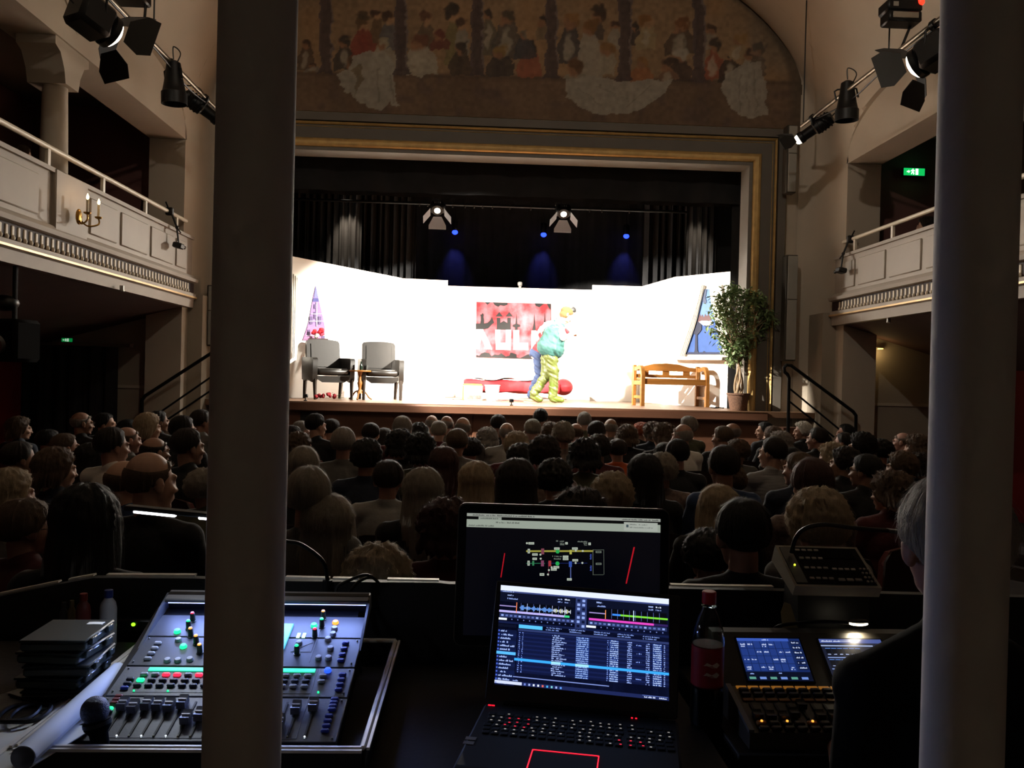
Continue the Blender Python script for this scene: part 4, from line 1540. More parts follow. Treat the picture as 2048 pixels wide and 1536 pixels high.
def add_vox(name, mb, mat, parent, vx=.011, sm=3, wr=0.0):
    me = vox(mb, vx, sm, .5, name)
    if wr:
        wrinkle(me, wr, 8.0, 1.5, 3.0)
    me.transform(Matrix.Translation(-wloc(parent)))
    me.materials.append(mat)
    o = bpy.data.objects.new(name, me)
    COL.objects.link(o)
    o.parent = parent
    return o


def face_to(d, up=(0, 0, 1)):
    y = Vector(d).normalized()
    x = y.cross(Vector(up)).normalized()
    return Matrix((x, y, x.cross(y))).transposed()


def actors():
    A = lambda x, y, D: P(880 + x / 5.484, 560 + y / 5.484, D)
    D = 13.45
    J = dict(pel=A(1195, 790, D), che=A(1255, 610, D), nk=A(1315, 470, D), hd=A(1385, 385, D), hm=face_to((.85, .25, -.35)),
             r_sh=A(1325, 525, D - .15), l_sh=A(1275, 480, D + .15), r_el=A(1352, 640, D - .2), r_wr=A(1440, 610, D), l_el=A(1170, 500, D + .12), l_wr=A(1100, 560, D + .02),
             r_hip=A(1215, 830, D - .08), r_kn=A(1250, 1050, D - .08), r_an=A(1235, 1290, D - .08), r_toe=A(1330, 1330, D - .1),
             l_hip=A(1180, 830, D + .08), l_kn=A(1160, 1060, D + .06), l_an=A(1025, 1262, D + .04), l_toe=A(1095, 1325, D + .02))
    dz = ZST - (min(J['r_toe'].z, J['l_toe'].z) - .045)
    for k in J:
        if k != 'hm':
            J[k] = J[k] + Vector((0, 0, dz))
    lime = M('lime green waders', '#363d10', .5, var=.12, scale=9, bump=.4, bscale=16)
    white = M('white shirt cloth', '#dcdcd8', .85, var=.05, bump=.2, bscale=20)
    t = actor('person in lime waders and teal vest bending forward on stage', J, white, lime, (J['pel'].x, D, ZST), girth=1.2, leg=1.32)
    V = Vector((0, 0, 1))
    up = (J['nk'] - J['pel']).normalized()
    rt = (J['r_sh'] - J['l_sh']).normalized()
    fw = up.cross(rt).normalized()
    q = Matrix((fw.cross(up), fw, up)).transposed()
    b = MB()
    b.ell(J['che'] - up * .02, (.23, .19, .20), q)
    b.ell(J['pel'].lerp(J['che'], .55), (.235, .205, .2), q)
    b.ell(J['pel'] + up * .05 + fw * .01, (.25, .235, .17), q)
    b.capsule(J['l_sh'], J['r_sh'], .07)
    add_vox('vest', b, M('teal quilted vest', '#173e3a', .7, var=.15, scale=9, bump=.4, bscale=24), t, wr=.022)
    for s in 'lr':
        b = MB()
        b.capsule(J[s + '_an'].lerp(J[s + '_kn'], .85), J[s + '_an'], .082, .062)
        b.capsule(J[s + '_an'] - V * .02, J[s + '_toe'] + V * .01, .06, .052)
        add_vox('rubber_boot', b, M('green rubber boots', '#38440e', .35, var=.08), t)
    b = MB()
    c, hm = J['hd'], J['hm']
    b.ell(c + hm @ Vector((0, -.01, .045)), (.088, .108, .085), hm)
    b.ell(c + hm @ Vector((0, .075, .055)), (.05, .03, .03), hm)
    b.ell(c + hm @ Vector((0, -.03, -.02)), (.085, .085, .07), hm)
    add_vox('cap', b, M('ochre knit cap', '#4a3818', .9, var=.2, scale=30, bump=.4), t, .008)

    D = 13.95
    J = dict(pel=A(1062, 790, D), che=A(1110, 620, D), nk=A(1245, 500, D), hd=A(1440, 350, D - .1), hm=face_to((-.1, -.95, -.15)),
             r_sh=A(1190, 560, D - .16), l_sh=A(1230, 490, D + .16), r_el=A(1300, 640, D - .12), r_wr=A(1390, 600, D - .1), l_el=A(1330, 500, D + .16), l_wr=A(1400, 560, D + .1),
             r_hip=A(1062, 810, D - .08), r_kn=A(1085, 1010, D - .07), r_an=A(985, 1235, D - .07), r_toe=A(1050, 1285, D - .09),
             l_hip=A(1080, 810, D + .08), l_kn=A(1110, 1010, D + .07), l_an=A(1040, 1240, D + .07), l_toe=A(1105, 1285, D + .05))
    J['nk'] = J['nk'].lerp(J['hd'], .45)
    J['che'] = J['pel'].lerp(J['nk'], .52) + Vector((-.02, 0, .03))
    dz = ZST - (min(J['r_toe'].z, J['l_toe'].z) - .045)
    for k in J:
        if k != 'hm':
            J[k] = J[k] + Vector((0, 0, dz))
    plaid = M('red plaid shirt', '#6a1018', .85, var=.35, scale=26, bump=.2)
    jeans = M('blue jeans', '#222e4a', .85, var=.15, scale=14, bump=.25, bscale=40)
    t = actor('person in red plaid shirt and jeans leaning over behind the waders', J, plaid, jeans, (J['pel'].x, D, ZST))
    b = MB()
    c, hm = J['hd'], J['hm']
    b.ell(c + hm @ Vector((0, -.012, .062)), (.086, .104, .07), hm)
    b.ell(c + hm @ Vector((0, -.05, .0)), (.082, .07, .09), hm)
    add_vox('hair', b, M('dark actor hair', '#0e0c0c', .6, var=.3), t, .008)
    for sx in (-1, 1):
        b = MB()
        ring = [c + hm @ Vector((sx * .034 + .026 * math.cos(a), .104, .006 + .02 * math.sin(a))) for a in [k * 2 * PI / 16 for k in range(16)]]
        b.tube(ring, .0035, 6, closed=True)
        b.build('glasses_rim', black_plastic, t)


actors()

# ------------------------------------------------------------ theatre lamps
lens_lit = M('lit lamp lens', '#ffffff', .3, var=0, emit='#fff3dc', estr=9)
lens_dark = M('unlit lamp lens', '#3a3a3c', .12, var=.1)
flap_mat = M('black barn door steel', '#151515', .38, metal=.4, var=.15, scale=12)


def lamp(name, label, pos, target, kind='profile', lit=True, hang=None, watts=0.0, color=STAGE, size=44, doors=0, s=1.0, group=None, blend=.2):
    """a theatre lantern: body, cooling ring, lens, yoke and clamp, barn doors; the light it gives"""
    pos, target = Vector(pos), Vector(target)
    t = thing(name, label, 'stage light', pos, group)
    d = (target - pos).normalized()
    q = d.to_track_quat('Z', 'Y').to_matrix().to_4x4()
    mt = Matrix.Translation(pos) @ q @ Matrix.Scale(s, 4)
    g = lambda: MB(mt)
    if kind == 'profile':
        g().lathe([(.05, -.30), (.085, -.28), (.095, -.16), (.095, -.06), (.07, -.04), (.066, .10), (.075, .11), (.078, .16), (.07, .165)], n=22).build('body', black_metal, t)
        for k in range(4):
            g().lathe([(.097, -.25 + k * .045), (.104, -.247 + k * .045), (.104, -.232 + k * .045), (.097, -.23 + k * .045)], n=22).build('cooling_fin', black_metal, t)
        lz, lr = .168, .062
    elif kind == 'par':
        g().lathe([(.03, -.22), (.06, -.20), (.07, -.12), (.085, -.02), (.10, .05), (.11, .06), (.11, .16), (.103, .16), (.10, .08), (.09, .05)], n=24).build('body', black_metal, t)
        lz, lr = .075, .095
    elif kind == 'fresnel':
        g().box((0, 0, -.09), (.22, .22, .24), None, .03).build('body', black_metal, t)
        g().lathe([(.10, .02), (.115, .03), (.115, .07), (.10, .07)], n=24).build('lens_ring', black_metal, t)
        for k in (-1, 0, 1):
            g().box((k * .06, .112, -.09), (.03, .012, .16), None, .004).build('cooling_slot', flap_mat, t)
        lz, lr = .06, .10
    elif kind == 'flood':
        g().box((0, 0, -.06), (.26, .17, .18), None, .03).build('body', black_metal, t)
        g().lathe([(.085, .02), (.10, .03), (.10, .05), (.085, .05)], n=24).build('lens_ring', black_metal, t)
        for k in range(4):
            g().box((-.045 + k * .03, .092, -.06), (.016, .03, .03), None, .004).build('cooling_slot', steel, t)
        lz, lr = .03, .055
    ln = g().lathe([(lr, lz - .012), (lr, lz), (lr * .92, lz + .03), (lr * .6, lz + .05), (.002, lz + .056)], n=24).build('lens', lens_lit if lit else lens_dark, t)
    for k in range(doors):
        a = k * PI / 2 + PI / 4 * 0
        o = lr + .03
        lz_ = lz + .035
        open_ = (.55, .55, .9, .9)[k % 4]
        c, sn = math.cos(a), math.sin(a)
        w0, w1, L = lr * .8, lr * 1.5, .19
        rad1 = o + L * math.sin(open_)
        z1 = lz_ + L * math.cos(open_)
        vs = []
        for (rr, zz, ww) in ((o, lz_, w0), (rad1, z1, w1), (o + L * .55 * math.sin(open_), lz_ + L * .55 * math.cos(open_), w1)):
            vs.append((rr, zz, ww))
        out = [(o, lz_, -w0), (o, lz_, w0), (vs[2][0], vs[2][1], w1), (rad1, z1, w1 * .86), (rad1, z1, -w1 * .86), (vs[2][0], vs[2][1], -w1)]
        pts = [Vector((rr * c - ww * sn, rr * sn + ww * c, zz)) for rr, zz, ww in out]
        n = (pts[1] - pts[0]).cross(pts[3] - pts[0]).normalized() * .004
        b = g().add([p_ for p_ in pts] + [p_ + n for p_ in pts], [tuple(range(6)), tuple(range(6, 12))] + [(i, (i + 1) % 6, 6 + (i + 1) % 6, 6 + i) for i in range(6)])
        b.build('barn_door', flap_mat, t)
    # yoke and clamp up to the bar
    if hang is not None:
        hang = Vector(hang)
        x = d.cross(Vector((0, 0, 1)))
        x = x.normalized() if x.length > .05 else Vector((1, 0, 0))
        w_ = .125 if kind != 'par' else .12
        pv = pos - d * .06
        up = (hang - pv).normalized()
        tp = pv + up * min(.22, max(.12, (hang - pv).length - .06))
        MB().tube([pv - x * w_, pv - x * w_ + (tp - pv) * .85, tp - x * w_ * .7, tp + x * w_ * .7, pv + x * w_ + (tp - pv) * .85, pv + x * w_], .011, 6).build('yoke', black_metal, t)
        MB().tube([tp, hang], .014, 8).build('hanger', black_metal, t)
        b = MB().tube([hang + Vector((0, -.03, 0)), hang + Vector((0, .03, 0))], .04, 10)
        b.build('clamp', black_metal, t)
        MB().tube(crv([pos - d * .28, pos - d * .36 + Vector((0, 0, .05)), pos - d * .2 + x * .12 + up * .12, hang + Vector((0, .06, -.03))], 6), .007, 6).build('power_cable', black_plastic, t)
    if watts > 0:
        light('lamp_light', 'SPOT', pos + d * (lz * s + .06 * s), watts, color, t, pos + d * 5, spot_size=R_(size), spot_blend=blend, shadow_soft_size=.07)
    return t


barL, barR = P(430, 215, 10.4), P(1625, 235, 10.4)
for pb, wd, sg in ((barL, 'left', -1), (barR, 'right', 1)):
    t = thing('lighting_bar', 'steel lighting bar hanging along the %s side of the vault' % wd, 'pipe', (pb.x, 8.2, pb.z))
    MB().tube([(pb.x, 4.6, pb.z), (pb.x, 10.75, pb.z)], .024, 12).build('tube', M('dull steel tube', '#8a8072', .35, metal=.8, var=.15), t)
    for y in (6.2, 8.45, 10.7):
        MB().tube([(pb.x, y, pb.z), (pb.x, y, max(vmain(pb.x), lun(y)))], .008, 6).build('hanger_rod', black_metal, t)
    MB().tube(crv([(pb.x + .02, 5, pb.z - .03), (pb.x + .02, 7.0, pb.z - .035), (pb.x + .02, 8.4, pb.z - .05), (pb.x + .03, 9.4, pb.z - .12), (pb.x + .02, 10.4, pb.z - .03)], 6), .009, 6).build('cable', black_plastic, t)


def on_bar(bar, y):
    return Vector((bar.x, y, bar.z))


AIM_L, AIM_R = (-1.2, 14.2, 1.15), (2.2, 14.2, 1.15)
lamp('fresnel_lantern', 'large black spotlight with open barn doors above the left column', P(205, 52, 7.35), (1.0, 14.4, 2.0), 'fresnel', True, on_bar(barL, 7.25), W_FOH, doors=4, size=29, s=1.3, blend=.12)
lamp('par_lantern', 'unlit black lantern pointing down, middle of left bar', P(348, 172, 8.95), P(352, 380, 9.0), 'par', False, on_bar(barL, 8.95), s=1.2)
lamp('profile_lantern', 'lit black spotlight at the stage end of left bar', P(412, 222, 10.1), AIM_R, 'profile', True, on_bar(barL, 10.05), W_FOH * .8, size=50)
lamp('fresnel_lantern', 'large black spotlight with open barn doors beside the right pillar', P(1850, 118, 7.7), (-.1, 14.4, 2.0), 'fresnel', True, on_bar(barR, 7.6), W_FOH, doors=4, size=29, s=1.3, blend=.12)
lamp('par_lantern', 'unlit black lantern pointing down, middle of right bar', P(1694, 208, 9.45), P(1690, 390, 9.5), 'par', False, on_bar(barR, 9.45), s=1.2)
lamp('profile_lantern', 'lit black spotlight at the stage end of right bar', P(1622, 262, 10.45), AIM_L, 'profile', True, on_bar(barR, 10.4), W_FOH * .8, size=46, doors=2)
# flood lamps beside the bars
def flood(p, bar, label):
    t = thing('flood_lamp', label, 'stage light', p)
    MB().box(p + Vector((0, 0, .06)), (.36, .22, .12), None, .02).build('body', black_metal, t)
    MB().box(p + Vector((0, -.02, -.055)), (.34, .20, .11), None, .015).build('housing', flap_mat, t)
    MB().box(p + Vector((0, -.122, -.05)), (.26, .012, .06), None, .004).build('reflector', M('dull reflector', '#9b9184', .35, metal=.5), t)
    MB().box(p + Vector((-.1, -.112, .06)), (.05, .008, .045)).build('rating_plate', M('pale plate', '#8d877c', .6), t)
    MB().tube([p + Vector((.15 if bar.x > p.x else -.15, 0, .0)), Vector((bar.x, 8.2, bar.z))], .014, 8).build('bracket', black_metal, t)


flood(P(1800, 30, 8.2), barR, 'black box flood lamp above the right lighting bar')
flood(P(262, -14, 8.2), barL, 'black box flood lamp above the left lighting bar')
# red pilot lamp
p = P(1842, 4, 8.1)
t = thing('pilot_lamp', 'small red glowing lamp at the top right pillar', 'lamp', p)
MB().ell(p, .035, None, 14, 8).build('bulb', M('red lamp glass', '#400000', .3, emit='#ff2a18', estr=3.5), t)
MB().cyl(p + Vector((.0, 0, .03)), p + Vector((0, 0, .09)), .025).build('socket', black_plastic, t)
MB().tube([p + Vector((0, 0, .08)), Vector((p.x, p.y, max(vmain(p.x), lun(p.y)) + .02))], .006, 6).build('cable', black_plastic, t)

# pipe and floods over the stage, blue lamps in front of the backdrop
p0, p1 = P(700, 402, 14.6), P(1330, 418, 14.6)
t = thing('lighting_pipe', 'black lighting pipe across the stage over the set', 'pipe', (p0 + p1) / 2)
MB().tube([(-3.8, 14.6, p0.z), (4.9, 14.6, p0.z)], .024, 10).build('tube', black_metal, t)
for x in (-2.5, .4, 3.4):
    MB().tube([(x, 14.6, p0.z), (x, 14.6, 7.15)], .006, 6).build('hanger_wire', black_metal, t)
for k, px in enumerate((838, 855, 905, 930, 948, 965, 985, 1020, 1062, 1180, 1205, 1260)):
    p = P(px, 415, 14.55)
    MB().cyl((p.x, 14.6, p0.z - .055), (p.x, 14.6, p0.z + .03), .012).build('bolt', M('dull bolt', '#55554f', .4, metal=.6), t)
for k, (px, py, lb) in enumerate(((875, 418, 'left of the two lit floods with silver flaps over the stage'), (1127, 425, 'right of the two lit floods with silver flaps over the stage'))):
    p = P(px, py, 14.3)
    t = lamp('stage_flood', lb, p, (p.x, 13.0, 3.3), 'flood', True, (p.x, 14.6, p0.z), 0, group='floods over the stage')
    flap = M('silver flap inside', '#85858a', .6, metal=.2, var=.05)
    d = (Vector((p.x, 13.0, 3.3)) - p).normalized()
    q = d.to_track_quat('Z', 'Y').to_matrix()
    o = p + d * .07
    dn = q @ Vector((0, -1, 0))
    if dn.z > 0:
        dn = -dn
    # lower flap hangs in front of the lens and catches its light, two side flaps
    a0, a1 = o + dn * .11, o + dn * .30 + d * .10
    X = Vector((1, 0, 0))
    th = Vector((0, .006, 0))
    vs = [a0 - X * .07, a0 + X * .07, a0.lerp(a1, .7) + X * .15, a1 + X * .15, a1 - X * .15, a0.lerp(a1, .7) - X * .15]
    MB().add(vs + [v + th for v in vs], [tuple(range(6)), tuple(range(6, 12))] + [(i, (i + 1) % 6, 6 + (i + 1) % 6, 6 + i) for i in range(6)]).build('lower_flap', flap, t)
    for s in (-1, 1):
        a0, a1 = o + X * s * .12, o + X * s * .24 + dn * .08 + d * .10
        vs = [a0 - dn * .06, a0 + dn * .09, a1 + dn * .11, a1 - dn * .04]
        MB().add(vs + [v + th for v in vs], [(0, 1, 2, 3), (4, 5, 6, 7)] + [(i, (i + 1) % 4, 4 + (i + 1) % 4, 4 + i) for i in range(4)]).build('side_flap', flap, t)
    light('lamp_light', 'SPOT', p + d * .16 + Vector((0, 0, -.36)), W_FLOOD, STAGE, t, p + Vector((0, -1.0, -1.36)), spot_size=R_(124), spot_blend=.5, shadow_soft_size=.08)
blue_lens = M('blue lamp lens', '#0a10ff', .3, var=0, emit='#2038ff', estr=5)
white_core = M('blue white lamp core', '#ffffff', .3, var=0, emit='#d8e4ff', estr=8)
for px, py, lb in ((910, 465, 'left blue lamp before the backdrop'), (1087, 470, 'middle blue lamp before the backdrop'), (1252, 473, 'right blue lamp before the backdrop')):
    p = P(px, py, 17.42)
    t = thing('blue_lamp', lb + ' drape', 'stage light', p, 'blue lamps at the backdrop')
    MB().lathe([(.05, .02), (.062, .04), (.065, .22), (.05, .25)], p, 18).build('body', black_metal, t)
    MB().ell(p + Vector((0, -.03, .0)), (.062, .05, .05), None, 14, 8).build('lens', blue_lens, t)
    MB().ell(p + Vector((0, -.062, .0)), (.022, .016, .013), None, 12, 8).build('bulb', white_core, t)
    MB().tube([p + Vector((0, 0, .25)), Vector((p.x, p.y, 7.15))], .008, 6).build('hanger', black_metal, t)
    light('lamp_light', 'SPOT', p + Vector((0, 0, -.06)), W_BLUE, (.12, .14, 1.0), t, p + Vector((0, .42, -1)), spot_size=R_(54), spot_blend=1.0, shadow_soft_size=.03)
# lamps behind the border that rake the leg drapes
for px, D, tx, w_, lb in ((690, 14.6, (-2.35, 15.05, 4.1), 210, 'small hidden lantern raking the left leg drape'), (1404, 13.5, (3.66, 13.95, 3.7), 150, 'small hidden lantern raking the right leg drape')):
    p = P(px, 372, D)
    lamp('drape_lantern', lb, p, tx, 'par', True, (p.x, D, 7.15), w_, WARM, size=50, s=.7, blend=.6)

# ------------------------------------------------------------ fittings of the hall
brass = M('old brass', '#a8813c', .3, metal=.9, var=.15, scale=20)
candle = M('candle tube', '#d8ccb0', .6)
flame = M('candle bulb glow', '#fff0c8', .4, var=0, emit='#ffc878', estr=14)
for sg, wd in ((-1, 'left'), (1, 'right')):
    X = lambda r: XC + sg * r
    base = Vector((X(4.36), 8.0, 3.15))
    t = thing('wall_sconce', 'brass two-candle wall sconce on the %s balcony pedestal' % wd, 'sconce', base)
    MB().ell(base + Vector((sg * -.01, 0, .0)), (.02, .055, .075), None, 14, 8).build('back_plate', brass, t)
    for k, dy in enumerate((-.07, .16)):
        e = base + Vector((-sg * .12, dy, .02))
        MB().tube(crv([base, base + Vector((-sg * .05, dy * .5, -.07)), e + Vector((0, 0, -.06)), e], 6), .008, 8).build('arm', brass, t)
        MB().lathe([(.008, -.01), (.03, 0), (.034, .012), (.012, .014)], e, 16).build('drip_pan', brass, t)
        MB().cyl(e + Vector((0, 0, .01)), e + Vector((0, 0, .13)), .012).build('candle', candle, t)
        MB().lathe([(.004, .13), (.013, .145), (.011, .165), (.001, .19)], e, 12).build('bulb', flame, t)
        light('candle_light', 'POINT', e + Vector((-sg * .02, 0, .20)), .35, (1, .62, .3), t, shadow_soft_size=.02)
    # device clamped to the handrail: clamp, jointed arm, small head
    y = 10.55 if sg < 0 else 10.95
    r0 = Vector((X(4.46), y, 3.71))
    t = thing('clamp_camera', 'black clamp arm with small camera on the %s balcony handrail' % wd, 'camera', r0)
    MB().box(r0 + Vector((-sg * .01, 0, .0)), (.09, .07, .10), None, .015).build('clamp', black_plastic, t)
    MB().tube([r0 + Vector((0, 0, .03)), r0 + Vector((sg * .02, -.05, .11))], .01, 6).build('clamp_lever', black_plastic, t)
    e1, e2 = r0 + Vector((-sg * .11, -.01, -.20)), r0 + Vector((-sg * .13, .0, -.40))
    MB().tube([r0 + Vector((-sg * .04, 0, -.03)), e1], .013, 8).build('upper_arm', black_plastic, t)
    MB().ell(e1, .024, None, 10, 8).build('joint', black_plastic, t)
    MB().tube([e1, e2], .012, 8).build('lower_arm', black_plastic, t)
    MB().tube([e1, e1 + Vector((-sg * .05, 0, -.07))], .008, 6).build('locking_knob', black_plastic, t)
    MB().box(e2 + Vector((-sg * .01, -.03, -.03)), (.11, .14, .07), Matrix.Rotation(R_(12), 3, 'Y'), .014).build('camera_body', black_plastic, t)
    MB().cyl(e2 + Vector((-sg * .04, .04, -.035)), e2 + Vector((-sg * .05, .075, -.04)), .022).build('lens', M('lens glass'), t)

# stair handrails beside the stage
def stair(sg):
    wd = 'right' if sg > 0 else 'left'
    if sg > 0:
        D = 11.0
        top = [(1577, 880), (1578, 756), (1575, 749), (1569, 744), (1568, 735), (1573, 730), (1582, 731), (1706, 823), (1712, 831), (1713, 885)]
        mids = [[(1579, 777), (1690, 868)], [(1579, 803), (1668, 874)]]
    else:
        D = 11.0
        top = [(283, 850), (284, 800), (290, 792), (420, 708), (430, 701)]
        mids = [[(425, 752), (315, 828)], [(425, 779), (326, 845)]]
    pts = [P(x, y, D) for x, y in top]
    t = thing('stair_handrail', 'black tubular handrail on the steps at the %s end of the stage' % wd, 'handrail', (pts[0].x, D, 0))
    pts[0].z = .2
    if sg > 0:
        pts[-1].z = .02
    MB().tube(pts, .023, 10).build('top_rail', black_metal, t)
    for m in mids:
        MB().tube([P(x, y, D) for x, y in m], .013, 8).build('lower_rail', black_metal, t)
    s = thing('stage_steps', 'dark wooden steps up to the %s end of the stage' % wd, 'steps', ((4.2 if sg > 0 else -3.3), 11.2, 0))
    s['kind'] = 'structure'
    for k in range(6):
        x0 = (4.18 if sg > 0 else -3.3) + sg * k * .24
        h = 1.14 - k * .19
        MB().box((x0 + sg * .12, 11.18, h / 2), (.24, .30, h)).build('step', wood_dark, s)


stair(1)
stair(-1)

# column loudspeakers and wall cabinet on the piers
grey_sp = M('pale grey speaker paint', '#8f8d86', .6, var=.05)
for (xa, xb, ya, yb, D, lb, nm, cat) in ((1573, 1591, 510, 722, 11.62, 'tall pale grey column loudspeaker right of the stage frame', 'column_loudspeaker', 'loudspeaker'),
                                        (414, 427, 570, 692, 11.62, 'tall grey column loudspeaker beside the left pillar', 'column_loudspeaker', 'loudspeaker'),
                                        (1575, 1592, 250, 386, 11.66, 'narrow pale wall box high beside the stage frame', 'wall_box', 'box')):
    a, c = P(xa, ya, D), P(xb, yb, D)
    a2, c2 = P(xa, yb, D), P(xb, ya, D)
    xl, xr, zt, zb = min(a.x, a2.x), max(c.x, c2.x), c2.z, c.z
    t = thing(nm, lb, cat, ((xl + xr) / 2, D, zb))
    MB().box(((xl + xr) / 2, D + .08, (zt + zb) / 2), (xr - xl, .16, zt - zb), None, .01).build('cabinet', M('dark speaker side', '#3a352e', .6), t)
    MB().box(((xl + xr) / 2 + .01, D - .006, (zt + zb) / 2), (xr - xl - .03, .016, zt - zb - .03), None, .006).build('front', grey_sp, t)
    MB().box(((xl + xr) / 2 + .01, D - .015, zt - .42 * (zt - zb)), (xr - xl - .03, .004, .012)).build('seam', M('dark speaker side'), t)

# exit sign on the right balcony end wall, smaller one under the left balcony
def exit_sign(c, w_, h_, label, strength):
    t = thing('exit_sign', label, 'sign', c)
    MB().box(c + Vector((0, .03, 0)), (w_ + .02, .05, h_ + .02), None, .005).build('housing', black_plastic, t)
    MB().box(c, (w_, .012, h_), None, .002).build('panel', M('green sign %g' % strength, '#0a8a3c', .4, var=0, emit='#0fae52', estr=strength), t)
    wm = M('white sign print %g' % strength, '#ffffff', .4, var=0, emit='#e8fff0', estr=strength * 1.5)
    y = c.y - .008
    k = h_ / .10
    Q = lambda u, v, d: Vector((c.x + u * k, y - d, c.z + v * k))
    MB().prism([(.015, -.042), (.052, -.042), (.052, .042), (.015, .042)], Q, 0, .003).build('door_symbol', wm, t)
    MB().prism([(-.028, .042), (-.018, .042), (-.018, .030), (-.028, .030)], Q, 0, .003).build('figure_head', wm, t)
    MB().prism([(-.04, .026), (-.01, .026), (.004, .010), (-.002, .006), (-.014, .014), (-.016, -.004), (-.002, -.020), (-.010, -.042), (-.018, -.040), (-.016, -.022), (-.03, -.012), (-.038, -.036), (-.05, -.034), (-.036, .004), (-.038, .014), (-.05, .006), (-.056, .012)], Q, 0, .003).build('figure_symbol', wm, t)
    MB().prism([(-.11, -.008), (-.085, -.008), (-.085, -.022), (-.065, 0), (-.085, .022), (-.085, .008), (-.11, .008)], Q, 0, .003).build('arrow_symbol', wm, t)
    MB().tube([c + Vector((0, .05, 0)), c + Vector((0, .12, 0))], .012, 6).build('wall_mount', black_plastic, t)
    light('sign_light', 'POINT', c + Vector((0, -.12, .02)), (.2 if strength > 1 else .01), (.1, 1, .4), t, shadow_soft_size=.08)
    return t


exit_sign(Vector((P(1830, 343, 11.36).x, 11.38, P(1830, 343, 11.36).z)), .30, .10, 'green lit exit sign on the right balcony end wall', 1.3)
exit_sign(Vector((P(134, 680, 10.6).x, 10.6, P(134, 680, 10.6).z)), .13, .045, 'small green exit sign under the left balcony', .35)
# emergency lamp under the right balcony
p = P(1757, 697, 11.36)
t = thing('wall_lamp', 'small amber wall lamp under the right balcony', 'lamp', p)
MB().box(p, (.12, .06, .04), None, .008).build('housing', M('lamp housing', '#5d5848', .5), t)
MB().box(p + Vector((.01, -.034, -.004)), (.08, .01, .016), None, .003).build('bulb', M('amber lamp glow', '#ffd88a', .4, var=0, emit='#ffd070', estr=2.2), t)
light('lamp_light', 'POINT', p + Vector((-.02, -.08, -.05)), 1.3, (1, .68, .28), t, shadow_soft_size=.03)
# little downlights in the soffits
for px, py, D, wd in ((243, 607, 9.0, 'left'), (1777, 650, 9.9, 'right')):
    p = P(px, py, D)
    z = 2.57 - (abs(p.x - XC) - 4.5) * .278
    p.z = z
    t = thing('soffit_downlight', 'small unlit downlight under the %s balcony' % wd, 'lamp', p)
    MB().cyl(p + Vector((0, 0, -.06)), p, .022).build('body', steel, t)
    MB().lathe([(.02, -.065), (.026, -.06), (.026, -.05), (.02, -.05)], p, 14).build('rim', steel, t)

# black door curtain and rail under the left balcony
a, c = P(22, 690, 11.25), P(232, 690, 11.25)
curtain('door_curtain', 'black floor-length curtain under the left balcony', a.x, c.x, 11.28, .02, 2.0, .22, .04, seed=12)
t = thing('curtain_rail', 'pale curtain rail over the black door curtain', 'rail', ((a.x + c.x) / 2, 11.3, 2.0))
rb = P(262, 690, 11.25)
MB().box(((a.x + rb.x) / 2, 11.32, 2.035), (rb.x - a.x, .05, .045)).build('rail', M('rail paint', '#6b6258', .6), t)
MB().box((rb.x, 11.30, 2.035), (.05, .08, .06), None, .008).build('end_cap', white_paint, t)

# black loudspeaker and moving head under the left balcony edge
p = P(28, 684, 7.2)
t = thing('hanging_loudspeaker', 'black box loudspeaker hanging under the left balcony edge', 'loudspeaker', p)
MB().box(p + Vector((0, 0, .01)), (.30, .30, .36), Matrix.Rotation(R_(-14), 3, 'Z'), .03).build('cabinet', M('matt black cabinet', '#0c0c0c', .95, var=.2, spec=.1), t)
MB().cyl(p + Vector((-.06, -.16, -.02)), p + Vector((-.065, -.19, -.03)), .09, .08, 24).build('cone', M('grey speaker cone', '#4a4a4c', .3), t)
zs = 2.57 - (abs(p.x - XC) - 4.5) * .278
MB().tube([p + Vector((0, 0, .18)), Vector((p.x, p.y, zs + .005))], .02, 8).build('ceiling_mount', black_metal, t)
MB().ell(p + Vector((-.08, 0, .33)), (.11, .1, .07), None, 14, 8).build('bracket_cover', black_plastic, t)

